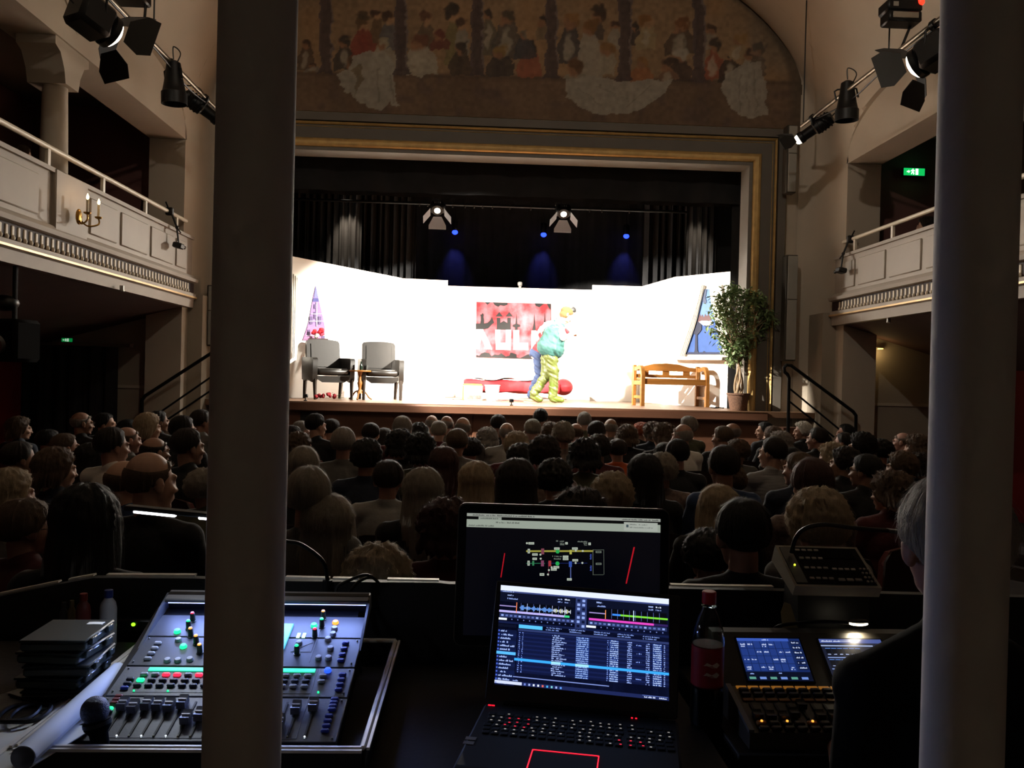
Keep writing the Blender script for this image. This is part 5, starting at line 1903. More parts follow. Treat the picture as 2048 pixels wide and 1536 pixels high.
# ------------------------------------------------------------ the audience
# row from the stage, x and top of head in the photograph, hair, hair colour, top
AUD = """0 864 831 bald grey pink;0 1082 816 short black check;0 1169 823 short grey olive;0 1282 846 crop orange black;0 1530 843 short black suit;0 1606 844 crop white black;0 1692 847 short black black;1 603 841 short grey black;1 894 832 bald grey grey;1 997 828 short dark black;1 1101 845 crop brown grey;1 1222 838 bald grey grey;1 1305 847 curly brown navy;1 1547 853 long brown black;1 1646 867 short black black;2 210 825 short black black;2 316 820 short black black;2 664 837 short dark olive;2 768 857 long dark black;2 878 841 short greyblonde maroon;2 975 858 curly grey maroon;2 1066 837 short greyblonde grey;2 1152 847 bald brown grey;2 1255 853 curly brown black;2 1377 831 short grey olive;2 1465 847 bald grey black;2 1562 866 curly grey grey;2 1690 864 short dark grey;2 1808 866 bald brown black;3 36 834 bob brown navy;3 161 825 bald grey black;3 255 838 short black grey;3 402 818 short dark grey;3 632 826 short black black;3 742 845 short dark cream;3 838 847 crop dark black;3 926 835 bald grey grey;3 1014 846 bald grey lightgrey;3 1194 841 short dark black;3 1328 850 curly brown black;3 1446 851 short brown black;3 1637 854 short dark black;3 1836 872 curly brown black;4 95 858 short black black;4 295 827 bob blonde maroon;4 584 850 short dark grey;4 805 831 short grey maroon;4 942 877 crop dark brown;4 1127 845 crop greyblonde plaid;4 1236 877 short dark orange;4 1366 849 bald grey white;4 1476 880 crop brown grey;4 1665 889 curly blonde black;4 1763 880 crop black black;5 128 866 short brown black;5 253 855 bald brown grey;5 365 830 short black black;5 598 866 crop brown grey;5 800 864 curly black black;5 915 856 short brown grey;5 1033 865 crop blonde maroon;5 1197 871 crop dark maroon;5 1331 884 short dark grey;5 1583 894 short black black;5 1726 866 crop black black;5 1838 910 curly dark black;6 182 887 long black black;6 308 876 bald dark black;6 687 853 short grey grey;6 842 872 curly black olive;6 1042 889 crop dark maroon;6 1170 883 curly black olive;6 1356 877 short black black;6 1548 873 short dark striped;6 1692 896 crop dark black;6 1806 905 crop brown brown;7 35 882 short dark olive;7 222 853 short dark white;7 374 855 short dark black;7 733 880 crop black navy;7 888 895 long auburn black;7 1090 874 crop dark plaid;7 1326 908 crop greyblonde plaid;7 1463 932 crop brown blue;7 1600 903 short brown navy;7 1735 907 short black black;8 108 897 bob brown navy;8 412 940 crop greyblonde olive;8 607 891 short greyblonde black;8 777 919 short dark lightgrey;8 953 925 long blonde maroon;8 1110 921 crop black black;8 1292 910 long black black;8 1450 889 short dark blue;8 1787 949 curly brown maroon;9 15 940 bob blonde grey;9 250 923 bald brown blue;9 847 938 long greyblonde black;9 1034 920 long dark black;9 1227 948 crop blonde navy;9 1440 972 long blonde black;9 1627 920 short auburn plaid;10 45 1003 short brown maroon;10 297 906 bald brown black;10 617 931 short greyblonde grey;10 654 998 long greyblonde maroon;10 894 1008 curly auburn maroon;10 1163 988 curly dark black;10 1420 1063 crop black maroon;10 1640 995 crop blonde grey;11 168 972 long black black;11 755 1100 crop blonde black;11 1490 995 short black black"""
TOPC = dict(navy='#1c2434', black='#121214', grey='#5a5856', maroon='#4a1a1e', white='#c9c6c0', olive='#4a4a38', blue='#26395c', cream='#b9ac8c', pink='#a87a78', brown='#4a382c',
            lightgrey='#8d8c8a', orange='#a8481c', suit='#23242a', check='#8d8a84', plaid='#6a5a54', striped='#7a7a7c')
TOPW = dict(navy='navy top', black='black top', grey='grey top', maroon='dark red top', white='white shirt', olive='olive top', blue='blue jacket', cream='cream shirt', pink='pink shirt', brown='brown top',
            lightgrey='light grey shirt', orange='orange top', suit='dark suit jacket', check='checked shirt', plaid='plaid shirt', striped='striped shirt')
TM = {}
for k, v in TOPC.items():
    TM[k] = M('top ' + k, v, .9, var=.5 if k in ('check', 'plaid') else (.4 if k == 'striped' else .15), scale=45 if k in ('check', 'plaid', 'striped') else 9,
              stretch=(.2, .2, 3) if k == 'striped' else None, bump=.25, bscale=40, sheen=.1)
pants = M('dark trousers', '#1c1d22', .9, var=.15)
VAR = []
for tl, le, tu in ((3, .0, -52), (-4, -.02, -26), (0, 0, 0), (5, .015, 26), (-2, 0, 50)):
    J = seated(tl, le, tu)
    bo, to, bt = figure(J)
    VAR.append((J, vox(bo, .0072, 2, .5, 'body'), vox(to, .011, 3, .5, 'shirt'), vox(bt, .013, 3, .5, 'trousers')))
HAIR = {}
for k in ('short', 'bald', 'crop', 'bob', 'long', 'curly'):
    HAIR[k] = [hair_mesh(k, s) for s in ((3, 8) if k != 'bob' else (3,))]
# glasses in head coordinates
gb = MB()
for sx in (-1, 1):
    gb.tube([Vector((sx * .034 + .025 * math.cos(a), .102, .004 + .019 * math.sin(a))) for a in [i * 2 * PI / 14 for i in range(14)]], .0022, 5, closed=True)
    gb.tube([(sx * .059, .10, .008), (sx * .077, .05, .006), (sx * .082, -.02, .002)], .002, 5)
gb.tube([(-.009, .103, .008), (.009, .103, .008)], .002, 5)
GLASS = gb.mesh('glasses')
# theatre seat
velvet = M('dark red seat velvet', '#5a1418', .9, var=.2, scale=12, bump=.2, sheen=.3)
seat_wood = M('dark seat wood', '#2a1a14', .4, var=.2, scale=6)


def padded(c, d, r, top=0.0):
    return MB().box(c, d, None, r)


S_PARTS = [('seat_cushion', MB().box((0, .03, .40), (.40, .42, .09), None, .03).mesh('seat_cushion'), velvet),
           ('backrest', MB().prism([(-.20, .40), (.20, .40), (.205, .80), (.17, .865), (.08, .885), (-.08, .885), (-.17, .865), (-.205, .80)], lambda u, v, d: Vector((u, -.165 - (v - .4) * .06 - d, v)), 0, .05).mesh('backrest'), velvet),
           ('back_shell', MB().prism([(-.21, .30), (.21, .30), (.212, .81), (.175, .88), (.08, .90), (-.08, .90), (-.175, .88), (-.212, .81)], lambda u, v, d: Vector((u, -.218 - (v - .4) * .06 - d, v)), 0, .016).mesh('back_shell'), seat_wood)]
S_ARM = MB().box((0, .0, .60), (.028, .34, .03), None, .008).mesh('armrest')
S_LEG = MB().box((0, -.02, .29), (.024, .30, .585), None, .006).mesh('side_leg')


def seat(loc, rz, sz, where):
    t = thing('theatre_seat', 'dark red theatre seat ' + where, 'seat', loc, 'occupied theatre seats', rz)
    t.scale = (1, 1, sz)
    for nm, me, mt in S_PARTS:
        link_mesh(nm, me, mt, t)
    for sx in (-1, 1):
        link_mesh('armrest', S_ARM, seat_wood, t, (sx * .213, 0, 0))
        link_mesh('side_leg', S_LEG, seat_wood, t, (sx * .213, 0, 0))


ORD = ['first', 'second', 'third', 'fourth', 'fifth', 'sixth', 'seventh', 'eighth', 'ninth', 'tenth', 'eleventh', 'twelfth', 'thirteenth', 'fourteenth', 'fifteenth']
MARK = [(60, 'at far left'), (240, 'before the door curtain'), (430, 'near the left steps'), (650, 'below the house window'), (710, 'below the left armchair'), (800, 'below the right armchair'), (900, 'below the bare flat'),
        (1000, 'below the printed box'), (1080, 'below the red banner'), (1180, 'below the actors'), (1260, 'left of the bench'), (1420, 'below the bench'), (1520, 'below the potted tree'), (1620, 'by the stage corner'), (1740, 'below the right handrail'), (9999, 'near the right pillar')]
HW_ = dict(short='short', bald='thinning', crop='full', bob='chin-length', long='long', curly='curly')
VT = (-52, -26, 0, 26, 50)
GL = {161, 308, 250, 45, 1735, 1808}


def person(loc, rz, sz, var, hair, hc, top, label, hsc=1.0, sk=0, glasses=False, group='seated audience'):
    t = thing('person', label, 'person', loc, group, rz)
    t.scale = (1, 1, sz)
    J, bm_, tm_, pm_ = VAR[var]
    link_mesh('body', bm_, skin[sk], t)
    link_mesh('shirt', tm_, TM[top], t)
    link_mesh('trousers', pm_, pants, t)
    hs = HAIR[hair]
    e = J['hm'].to_euler()
    h = link_mesh('hair', hs[(int(abs(loc[0]) * 100)) % len(hs)], HM[hc], t, J['hd'], e, (hsc, hsc, hsc))
    h['kind'] = 'stuff'
    h['label'] = '%s %s hair' % (HW_[hair], hc.replace('greyblonde', 'grey-blonde'))
    if glasses:
        link_mesh('glasses', GLASS, black_plastic, t, J['hd'], e)
    return t


rows = {}
for ln in AUD.split(';'):
    rw, px, py, hr, hc, tp = ln.split()
    rows.setdefault(int(rw), []).append((int(px), int(py), hr, hc, tp))
WREF = dict()
for rw, lst in rows.items():
    lst.sort()
    D = 10.6 - .72 * rw + (.08 if rw == 11 else 0)
    for k, (px, py, hr, hc, tp) in enumerate(lst):
        q = P(px, py, D)
        sz = q.z / (1.325 if hr != 'bald' else 1.306)
        a = -math.atan2(.5 - q.x, 14.0 - D) + random.uniform(-.12, .12)
        a += -.38 if q.x < -1.3 else (.32 if q.x > 1.9 else 0)
        mk = next(m for lim, m in MARK if px < lim)
        lb = 'person in %s, %s row from stage, %s from left, %s' % (TOPW[tp], ORD[rw], ORD[k], mk)
        ab = max(-.42, min(.42, a * .42))
        v = min(range(5), key=lambda k: abs(VT[k] - math.degrees(a - ab)))
        a = ab
        hoff = Vector((math.cos(a) * VAR[v][0]['hd'].x - math.sin(a) * VAR[v][0]['hd'].y, 0, 0))
        hsc = {1640: 1.22, 1627: 1.12, 45: 1.1, 654: 1.1, 755: 1.08}.get(px, 1.0)
        person((q.x - hoff.x, D, 0), a, sz, v, hr, hc, tp, lb, hsc, (px + py) % 3, px in GL)
        seat((q.x - hoff.x, D, 0), a, sz, '%s row from stage, %s from left, %s' % (ORD[rw], ORD[k], mk))
for px, py, D, hr, hc, tp, lb in ((40, 288, 8.9, 'short', 'brown', 'maroon', 'person in dark red top on the left balcony by the column'),
                                  (172, 384, 10.5, 'short', 'dark', 'black', 'person in black top on the left balcony, head just over the front'),
                                  (1856, 434, 10.4, 'crop', 'dark', 'black', 'person in black top on the right balcony')):
    q = P(px, py, D)
    sz = (q.z - 2.75) / 1.325
    a = -math.atan2(.5 - q.x, 14.5 - D)
    person((q.x, D, 2.75), a, sz, 2, hr, hc, tp, lb, group='people on the balconies')
    seat((q.x, D, 2.75), a, sz, 'on the ' + ('left balcony by the column' if px < 100 else ('left balcony near the stage' if px < 900 else 'right balcony')))

# ------------------------------------------------------------ pillars in front of the booth
pil = M('grey white pillar paint', '#bdb6ac', .75, var=.1, scale=5, bump=.12, bscale=26)


def pillar(xa, xb, d, label):
    """a round post of the width it shows between two directions, d metres away"""
    ang = lambda px: math.atan((px - 1024) / FPX) + _yaw
    a0, a1 = ang(xa), ang(xb)
    r = d * math.sin((a1 - a0) / 2)
    am = (a0 + a1) / 2
    c = Vector((d * math.sin(am), d * math.cos(am), 0))
    t = thing('pillar', label, 'pillar', c)
    t['kind'] = 'structure'
    MB().lathe([(r, .1), (r, 4.4)], c, 64).build('shaft', pil, t)
    MB().lathe([(r * 1.35, 0), (r * 1.35, .07), (r * 1.15, .10), (r * 1.02, .13), (r * .9, .14)], c, 48).build('plinth', pil, t)


pillar(419, 579.5, 1.34, 'broad grey pillar left of the laptops, close to the camera')
pillar(1858.5, 2031, 1.34, 'broad grey pillar on the right, close to the camera')

# ------------------------------------------------------------ booth furniture
booth_black = M('black booth board', '#0b0b0c', .55, var=.25, scale=8, bump=.08)
alu = M('worn aluminium and lit edge', '#d8d4cc', .5, metal=.2, var=.15, scale=30)  # case rims; on the booth wall its pale tone paints in caught stage light
ZD = .90


def desk(x0, x1, y0, y1, label):
    t = thing('mixing_desk_table', label, 'table', ((x0 + x1) / 2, (y0 + y1) / 2, 0))
    MB().box(((x0 + x1) / 2, (y0 + y1) / 2, ZD - .015), (x1 - x0, y1 - y0, .03), None, .004).build('table_top', booth_black, t)
    for x in (x0 + .05, x1 - .05):
        for y in (y0 + .05, y1 - .05):
            MB().box((x, y, (ZD - .03) / 2), (.05, .05, ZD - .03), None, .006).build('leg', black_metal, t)


desk(-1.75, .56, 1.50, 2.36, 'black table carrying the audio mixer and the laptops')
desk(.60, 1.75, 1.80, 2.36, 'black table carrying the lighting console')

# low black wall in front of the booth, pale strips on top paint in the stage light its edge catches
def trim_pts(name, pts, D, parent, r=.006):
    ps = [P(x, y, D) for x, y in pts]
    b = MB()
    for i in range(len(ps) - 1):
        b.bar(ps[i], ps[i + 1], .02, .005)
    return b.build(name, alu, parent)


DW = 2.42
zt = P(700, 1158, DW).z
t = thing('booth_wall', 'low black wall before the booth, top edges painted pale as if lit', 'wall', (0, DW, 0))
t['kind'] = 'structure'
ztop = lambda px, py: P(px, py, DW).z - .006
b = MB()
pts = [(-2.6, 0), (2.6, 0)] + [(P(x, y, DW).x, ztop(x, y)) for x, y in ((2300, 1195), (1860, 1184), (1560, 1176), (1340, 1171), (900, 1162), (880, 1160), (570, 1156), (395, 1151), (215, 1150), (190, 1150), (120, 1163), (0, 1188), (-300, 1215))]
pts[1] = (2.6, 0)
pts.insert(2, (2.6, pts[2][1]))
pts.append((-2.6, pts[-1][1]))
b.prism(pts, lambda u, v, d: Vector((u, d, v)), DW - .012, DW + .02)
b.build('board', booth_black, t, sharp=20)
for pp in (((572, 1154), (660, 1156)), ((666, 1156), (718, 1157)), ((775, 1158), (878, 1160)), ((1341, 1169), (1400, 1171)), ((1400, 1171), (1545, 1173)), ((215, 1149), (392, 1150)), ((0, 1187), (120, 1162)), ((140, 1158), (190, 1149))):
    trim_pts('edge_strip', pp, DW, t)

# ------------------------------------------------------------ audio mixer in its case
def emis(name, col, s):
    return M(name, '#101010', .4, var=0, emit=col, estr=s)


E_GREEN, E_WHITE, E_RED, E_TEAL, E_ORANGE, E_BLUE = emis('led green', '#1aff8a', 2.2), emis('led white', '#e8f4ff', 2.4), emis('led red', '#ff2a4a', 1.6), emis('led teal', '#38f0b8', 1.5), emis('led orange', '#ff9a38', 2.0), emis('led blue', '#2450ff', 1.8)


def mixer():
    o = Vector((-.806, 1.72, .954))
    pr, pf = Vector((-.272, 1.72, .954)), Vector((-.836, 2.24, 1.092))
    ux, uy = (pr - o).normalized(), (pf - o).normalized()
    Wm, Lm = (pr - o).length, (pf - o).length
    F = frame3(o, ux, uy)
    t = thing('audio_mixer', 'grey digital audio mixer with faders and blue light strip', 'mixer', (o.x + .27, 1.98, ZD))
    pan = M('mixer panel grey', '#5d6066', .5, metal=.2, var=.08, scale=30, bump=.06, bscale=200)
    pan_d = M('mixer panel dark', '#3a3d44', .5, metal=.2, var=.08, scale=30)
    dark_b = M('dark rubber button', '#2c3040', .5, var=.1)
    grey_b = M('pale rubber button', '#a4a9b6', .5, var=.1)
    blue_b = M('blue rubber button', '#2a3ea8', .45, var=.1)
    red_b = M('red rubber button', '#7a2028', .5, var=.1)
    g = lambda: MB(F)
    # body: wedge down to the table
    b = MB()
    low = lambda p: Vector((p.x, p.y, ZD + .012))
    fl, frr, bl, br = o, pr, pf, pf + (pr - o)
    q = [fl, frr, br, bl]
    off = F.to_3x3() @ Vector((0, 0, -.006))
    b.add([p + off for p in q] + [low(p) for p in q], [(0, 1, 2, 3), (7, 6, 5, 4), (0, 4, 5, 1), (1, 5, 6, 2), (2, 6, 7, 3), (3, 7, 4, 0)])
    b.build('chassis', black_metal, t)
    for (v0, v1, mt, nm) in ((0, .27, pan, 'fader_panel'), (.275, .48, pan, 'channel_panel'), (.485, .71, pan_d, 'control_panel'), (.715, .90, pan_d, 'upper_panel')):
        g().box((Wm / 2, Lm * (v0 + v1) / 2, -.002), (Wm, Lm * (v1 - v0), .008), None, .002).build(nm, mt, t)
    g().box((Wm / 2, Lm * .985, .03), (Wm, .05, .012), None, .003).build('hood', M('dull hood metal', '#6c6c6e', .5, metal=.5), t)
    g().box((Wm / 2, Lm * .995, .012), (Wm, .02, .05), None, .003).build('hood_back', black_metal, t)
    for s in (0, 1):
        g().prism([(.62, 0), (1, 0), (1, .036), (.9, .028)], lambda u, v, d: Vector((s * Wm + d, u * Lm, v)), -.003, .003).build('side_cheek', pan_d, t)
    g().box((Wm / 2, Lm * .955, .0225), (Wm * .97, .006, .004)).build('light_strip', emis('mixer light strip', '#8a9cff', 9), t)
    lt = light('strip_light', 'AREA', F @ Vector((Wm / 2, Lm * .93, .06)), 2.6, (.30, .42, 1.0), t, F @ Vector((Wm / 2, Lm * .1, 0)), shape='RECTANGLE', size=Wm * .95, size_y=.02)
    # shared shapes
    m3 = F.to_3x3().to_euler()
    slot = MB().box((0, 0, .003), (.004, .115, .002)).mesh('fader_slot')
    cap = MB()
    cap.prism([(-.015, .004), (.015, .004), (.014, .021), (.004, .017), (-.004, .017), (-.014, .021)], lambda u, v, d: Vector((d, u, v)), -.0095, .0095)
    cap = cap.mesh('fader_cap')
    line = MB().box((0, 0, .0185), (.017, .003, .004)).mesh('cap_line')
    btn = MB().box((0, 0, .005), (.0175, .0115, .008), None, .003).mesh('button')
    rnd = MB().lathe([(.0082, .001), (.0086, .005), (.0066, .0095), (.001, .010)], n=14).mesh('round_button')
    knob = MB().lathe([(.0085, .001), (.0085, .004), (.0068, .005), (.0062, .024), (.005, .026), (.001, .026)], n=14).mesh('knob')
    ktop = MB().lathe([(.005, .0255), (.004, .0285), (.001, .029)], n=10).mesh('knob_top')
    led = MB().lathe([(.0022, .001), (.002, .004), (.001, .005)], n=8).mesh('led')

    def put(name, me, u, v, mt, z=0.0, parent=None):
        return link_mesh(name, me, mt, parent or t, F @ Vector((u * Wm, v * Lm, z)) - t.location, m3)
    us = [.105 + .0467 * k for k in range(16)] + [.872]
    heights = [.20, .185, .205, .20, .195, .215, .12, .14, .19, .10, .18, .15, .11, .10, .10, .185, .205]
    capm = M('fader cap grey', '#5a5e6c', .3, var=.05)
    for u, h in zip(us, heights):
        put('fader_slot', slot, u, .13, M('slot black', '#020203', .6, var=0), .0005)
        c = put('fader_cap', cap, u, h, capm)
        l_ = link_mesh('cap_line', line, M('cap line pale', '#c8ccd8', .4, var=0), c)
        put('led', led, u, .027, E_WHITE if int(u * 100) % 3 == 0 else M('dim led', '#b8b890', .4), .001)
    for k in range(16):
        u = us[k]
        put('button', btn, u, .415, E_RED if k in (2, 3, 5) else grey_b)
        put('button', btn, u, .375, E_GREEN if k == 0 else dark_b)
        put('button', btn, u, .34, grey_b if k > 9 else dark_b)
        if k in (0, 3, 7, 10):
            put('led', led, u, .305, E_GREEN, .001)
    put('button', btn, .872, .415, grey_b)
    put('button', btn, .872, .375, grey_b)
    put('led', led, .872, .305, E_GREEN, .001)
    for (u0, u1) in ((.11, .44), (.54, .83)):
        g().box(((u0 + u1) / 2 * Wm, .455 * Lm, .004), ((u1 - u0) * Wm, .011, .003)).build('level_display', E_TEAL, t)
    put('round_button', rnd, .885, .455, E_BLUE)
    for k in range(4):
        put('button', btn, .955, .32 + .035 * k, blue_b)
        put('button', btn, .945, .06 + .03 * k, blue_b)
        put('button', btn, .95, .19 + .022 * k, blue_b)
        put('button', btn, .93, .53 + .045 * k, blue_b)
        put('button', btn, .06, .06 + .035 * k, dark_b)
        put('button', btn, .075, .53 + .04 * k, grey_b)
    for k in range(3):
        put('button', btn, .06, .22 + .022 * k, red_b)
        put('button', btn, .06, .32 + .03 * k, blue_b if k == 0 else dark_b)
    put('button', btn, .055, .185, E_GREEN)
    def uv(px, py):
        d = _F + CR * ((px - 1024) / FPX) - CU * ((py - 768) / FPX)
        n = F.to_3x3() @ Vector((0, 0, 1))
        q = F.inverted() @ (EYE + d * ((o - EYE).dot(n) / d.dot(n)))
        return q.x / Wm, q.y / Lm
    for (x, y, mt) in ((355, 1266, E_GREEN), (367, 1296, E_GREEN), (357, 1283, grey_b), (335, 1324, grey_b), (356, 1324, grey_b), (628, 1254, E_GREEN), (671, 1248, E_ORANGE), (669, 1260, grey_b), (666, 1271, grey_b),
                      (656, 1281, grey_b), (637, 1319, grey_b), (657, 1319, grey_b), (661, 1300, grey_b), (598, 1289, grey_b), (380, 1322, grey_b)):
        put('round_button', rnd, *uv(x, y), mt)
    for (x, y, mt) in ((386, 1244, E_RED), (378, 1260, E_GREEN), (382, 1275, E_ORANGE), (393, 1290, E_ORANGE), (400, 1308, E_ORANGE), (647, 1240, E_ORANGE), (644, 1256, E_GREEN), (630, 1276, E_RED), (594, 1310, E_GREEN), (470, 1250, E_ORANGE), (500, 1280, E_GREEN)):
        k = put('knob', knob, *uv(x, y), M('knob body dark green', '#16221c', .35, var=.1))
        link_mesh('knob_top', ktop, mt, k)
    (ua, va), (ub, vb) = uv(500, 1300), uv(588, 1252)
    g().box(((ua + ub) / 2 * Wm, (va + vb) / 2 * Lm, .005), ((ub - ua) * Wm, (vb - va) * Lm, .006), None, .001).build('screen', emis('mixer screen', '#48b8f0', 1.5), t)
    for x in (597, 608):
        u, v = uv(x, 1273)
        g().box((u * Wm, v * Lm, .003), (.008, .02, .002)).build('meter', emis('meter glow', '#b8ffd0', 2), t)
    for (x0, v0, x1, v1) in ((.52, .66, .60, .66), (.52, .66, .52, .85), (.60, .66, .60, .85), (.79, .52, .79, .88), (.69, .60, .78, .60), (.69, .60, .78, .68), (.78, .60, .78, .68), (.84, .02, .84, .47), (.1, .30, .84, .30), (.1, .02, .84, .02)):
        p0, p1 = Vector((x0 * Wm, v0 * Lm, .0025)), Vector((x1 * Wm, v1 * Lm, .0025))
        g().bar(p0, p1, .0012, .0006).build('printed_line', M('pale print', '#8d92a0', .6, var=0), t)
    for u in (.02, .98):
        for v in (.02, .25, .30, .46, .51, .69):
            put('screw', led, u, v, steel, .001)
    # open case round it
    c = thing('mixer_case', 'open black flight case tray with aluminium rim under the mixer', 'case', (-.545, 1.97, ZD))
    x0, x1, y0, y1, zr = -.885, -.21, 1.655, 2.33, .972
    MB().box((-.5475, 1.99, ZD + .006), (x1 - x0, y1 - y0, .012)).build('base', booth_black, c)
    for a, d in (((x0, y0), (x1, y0)), ((x1, y0), (x1, y1)), ((x1, y1), (x0, y1)), ((x0, y1), (x0, y0))):
        p0, p1 = Vector((*a, ZD + .04)), Vector((*d, ZD + .04))
        MB().bar(p0, p1, .012, .056).build('side', booth_black, c)
        p0.z = p1.z = zr
        MB().bar(p0, p1, .012, .01, bev=.003).build('rim', alu, c)
        e = (p1 - p0).normalized().cross(Vector((0, 0, 1))) * .011
        MB().bar(p0 + e, p1 + e, .006, .006).build('rim_lip', alu, c)


mixer()

# cables over the mixer
for pts, lb in (([(745, 1152), (715, 1165), (690, 1200), (678, 1232), (672, 1212), (690, 1196), (694, 1240), (700, 1262), (714, 1300), (722, 1345)], 'looped black cable hanging over the right end of the mixer'),
                ([(762, 1170), (735, 1150), (700, 1160), (672, 1180), (690, 1230), (703, 1258), (712, 1330)], 'second thin black cable over the booth wall by the mixer')):
    ps = [P(x, y, 2.40 - .018 * i) for i, (x, y) in enumerate(pts)]
    solo('signal_cable', MB().tube(crv(ps, 6), .0045, 6), black_plastic, lb, 'cable')

# gooseneck lamp with LED bar to the left of the pillar
t = thing('gooseneck_lamp', 'black gooseneck lamp with white LED bar over the mixer', 'lamp', P(655, 1160, 2.41))
MB().tube(crv([P(655, 1160, 2.41), P(645, 1122, 2.38), (P(602, 1089, 2.34)), P(560, 1080, 2.30), P(470, 1050, 2.2), P(425, 1037, 2.15)], 6), .006, 8).build('neck', black_metal, t)
MB().cyl(P(655, 1160, 2.41) - Vector((0, 0, .05)), P(655, 1160, 2.41), .014).build('base', black_metal, t)
MB().bar(P(425, 1031, 2.15), P(252, 1014, 2.15), .035, .012, bev=.003).build('lamp_bar', black_plastic, t)
led_w = M('white led row', '#ffffff', .4, var=0, emit='#f4f6ff', estr=5)
for a, d in (((268, 1022.5), (352, 1031)), ((398, 1035), (416, 1036.5))):
    MB().bar(P(*a, 2.14), P(*d, 2.14), .014, .008, bev=.002).build('led_row', led_w, t)
light('led_light', 'AREA', P(340, 1045, 2.12), 1.1, (.80, .88, 1.0), t, P(420, 1440, 1.85), shape='RECTANGLE', size=.2, size_y=.02)

# ------------------------------------------------------------ left of the mixer: case with boxes, papers, microphone
t = thing('equipment_case', 'low black equipment case left of the mixer', 'case', (-1.3, 1.9, ZD))
MB().box((-1.33, 1.93, ZD + .0325), (.86, .80, .061), None, .006).build('body', booth_black, t)
MB().bar((-.905, 1.54, ZD + .066), (-.905, 2.32, ZD + .066), .012, .01).build('edge_strip', alu, t)
ZC = ZD + .064
smoke = M('smoky clear plastic', '#3a4240', .25, trans=.35, var=.1, scale=10)
for k in range(5):
    o = Vector((-.905 - .02, 1.96, 0))
    c = P(136, 1300, 1.97)
    c = Vector((c.x + (.004, -.006, .006, -.003, 0)[k], 1.97, ZC + .0145 + k * .0285))
    t = thing('organiser_box', 'flat clear plastic organiser box, %s of the stack of five' % ('bottom', 'second from bottom', 'middle', 'second from top', 'top')[k], 'box', (c.x, c.y, c.z - .0145), 'stack of plastic boxes')
    rz = R_((3, -2, 4, -4, 2)[k])
    Q = Matrix.Rotation(rz, 3, 'Z')
    MB().box(c - Vector((0, 0, .002)), (.142, .16, .021), Q, .005).build('tray', smoke, t)
    MB().box(c + Vector((0, 0, .011)), (.147, .165, .006), Q, .003).build('lid', M('frosted plastic lid', '#2e3434', .4, trans=.2, var=.1), t)
    for y in (-.06, .06):
        MB().box(c + Q @ Vector((.0755, y * .75, .004)), (.008, .03, .016), Q, .002).build('latch', smoke, t)
    if k == 4:
        MB().box(c + Vector((.04, .05, .0145)), (.036, .02, .0012), Q).build('paper_tag', M('white paper', '#cfd0cc', .8, var=.03), t)
paper = M('white paper', '#cfd0cc', .8, var=.03)


def sheet(px, py, D, w_, l_, rz, z, label, mat=paper, lines=0):
    c = P(px, py, D)
    c.z = ZC + z
    Q = Matrix.Rotation(rz, 3, 'Z')
    t = thing('paper_sheet', label, 'paper', c)
    MB().box(c, (w_, l_, .002), Q).build('page', mat, t)
    for k in range(lines):
        MB().box(c + Q @ Vector((0, l_ * (.38 - k * .76 / max(1, lines - 1)), .0014)), (w_ * (.8 if k % 3 else .55), .004, .0006), Q).build('text_line', M('grey print', '#6a6c70', .8, var=.2, scale=200), t)
    return t


sheet(70, 1420, 1.80, .21, .28, R_(-24), .001, 'white printed sheet under the clear folder on the left table', lines=9)
sheet(10, 1480, 1.66, .21, .25, R_(-12), .003, 'blank white sheet at the left picture edge')
t = sheet(60, 1402, 1.90, .16, .20, R_(-30), .006, 'grey printed card on the papers left of the mixer', M('grey print card', '#8f959a', .7, var=.3, scale=18))
t = thing('ring_binder', 'dark clear-covered folder on the papers', 'folder', P(118, 1395, 2.0))
c = P(118, 1395, 1.95)
c.z = ZC + .012
MB().box(c, (.13, .16, .006), R_(-28), .002).build('cover', M('folder dark', '#15161a', .3), t)
MB().box(c + Vector((-.01, .0, .0045)), (.08, .1, .002), R_(-28)).build('photo_card', M('pale photo card', '#9aa09c', .5, var=.3, scale=30), t)
for k, (px, py) in enumerate(((38, 1410), (60, 1440))):
    p = P(px, py, 1.80)
    p.z = ZC + .016
    solo('cable_coil', MB().tube([p + Vector((.035 * math.cos(a), .05 * math.sin(a), .002 * math.sin(3 * a))) for a in [i * 2 * PI / 24 for i in range(24)]], .005, 6, closed=True), black_plastic,
         'small black cable coil on the papers, %s' % ('further one', 'nearer one')[k], 'cable')
# rolled paper
a, d = P(62, 1492, 1.60), P(236, 1354, 2.02)
a.z, d.z = ZC + .026, ZC + .026
blue_paper = M('blue-white drawing paper', '#b9c2d6', .75, var=.04)
t = thing('paper_roll', 'long rolled white paper lying along the mixer case', 'paper roll', (a + d) / 2 - Vector((0, 0, .025)))
ax = (d - a).normalized()
sx_, sz_ = ax.cross(Vector((0, 0, 1))).normalized(), Vector((0, 0, 1))
b = MB()
n = 44
vs, fs = [], []
for e in (a - ax * .03, d):
    for i in range(n + 1):
        an = i / n * 2 * PI * 1.7
        rr = .0235 - .004 * (i / n)
        vs.append(e + sx_ * rr * math.cos(an) + sz_ * rr * math.sin(an))
for i in range(n):
    fs.append((i, i + 1, n + 2 + i, n + 1 + i))
b.add(vs, fs)
b.build('sheet', blue_paper, t, fix=False)
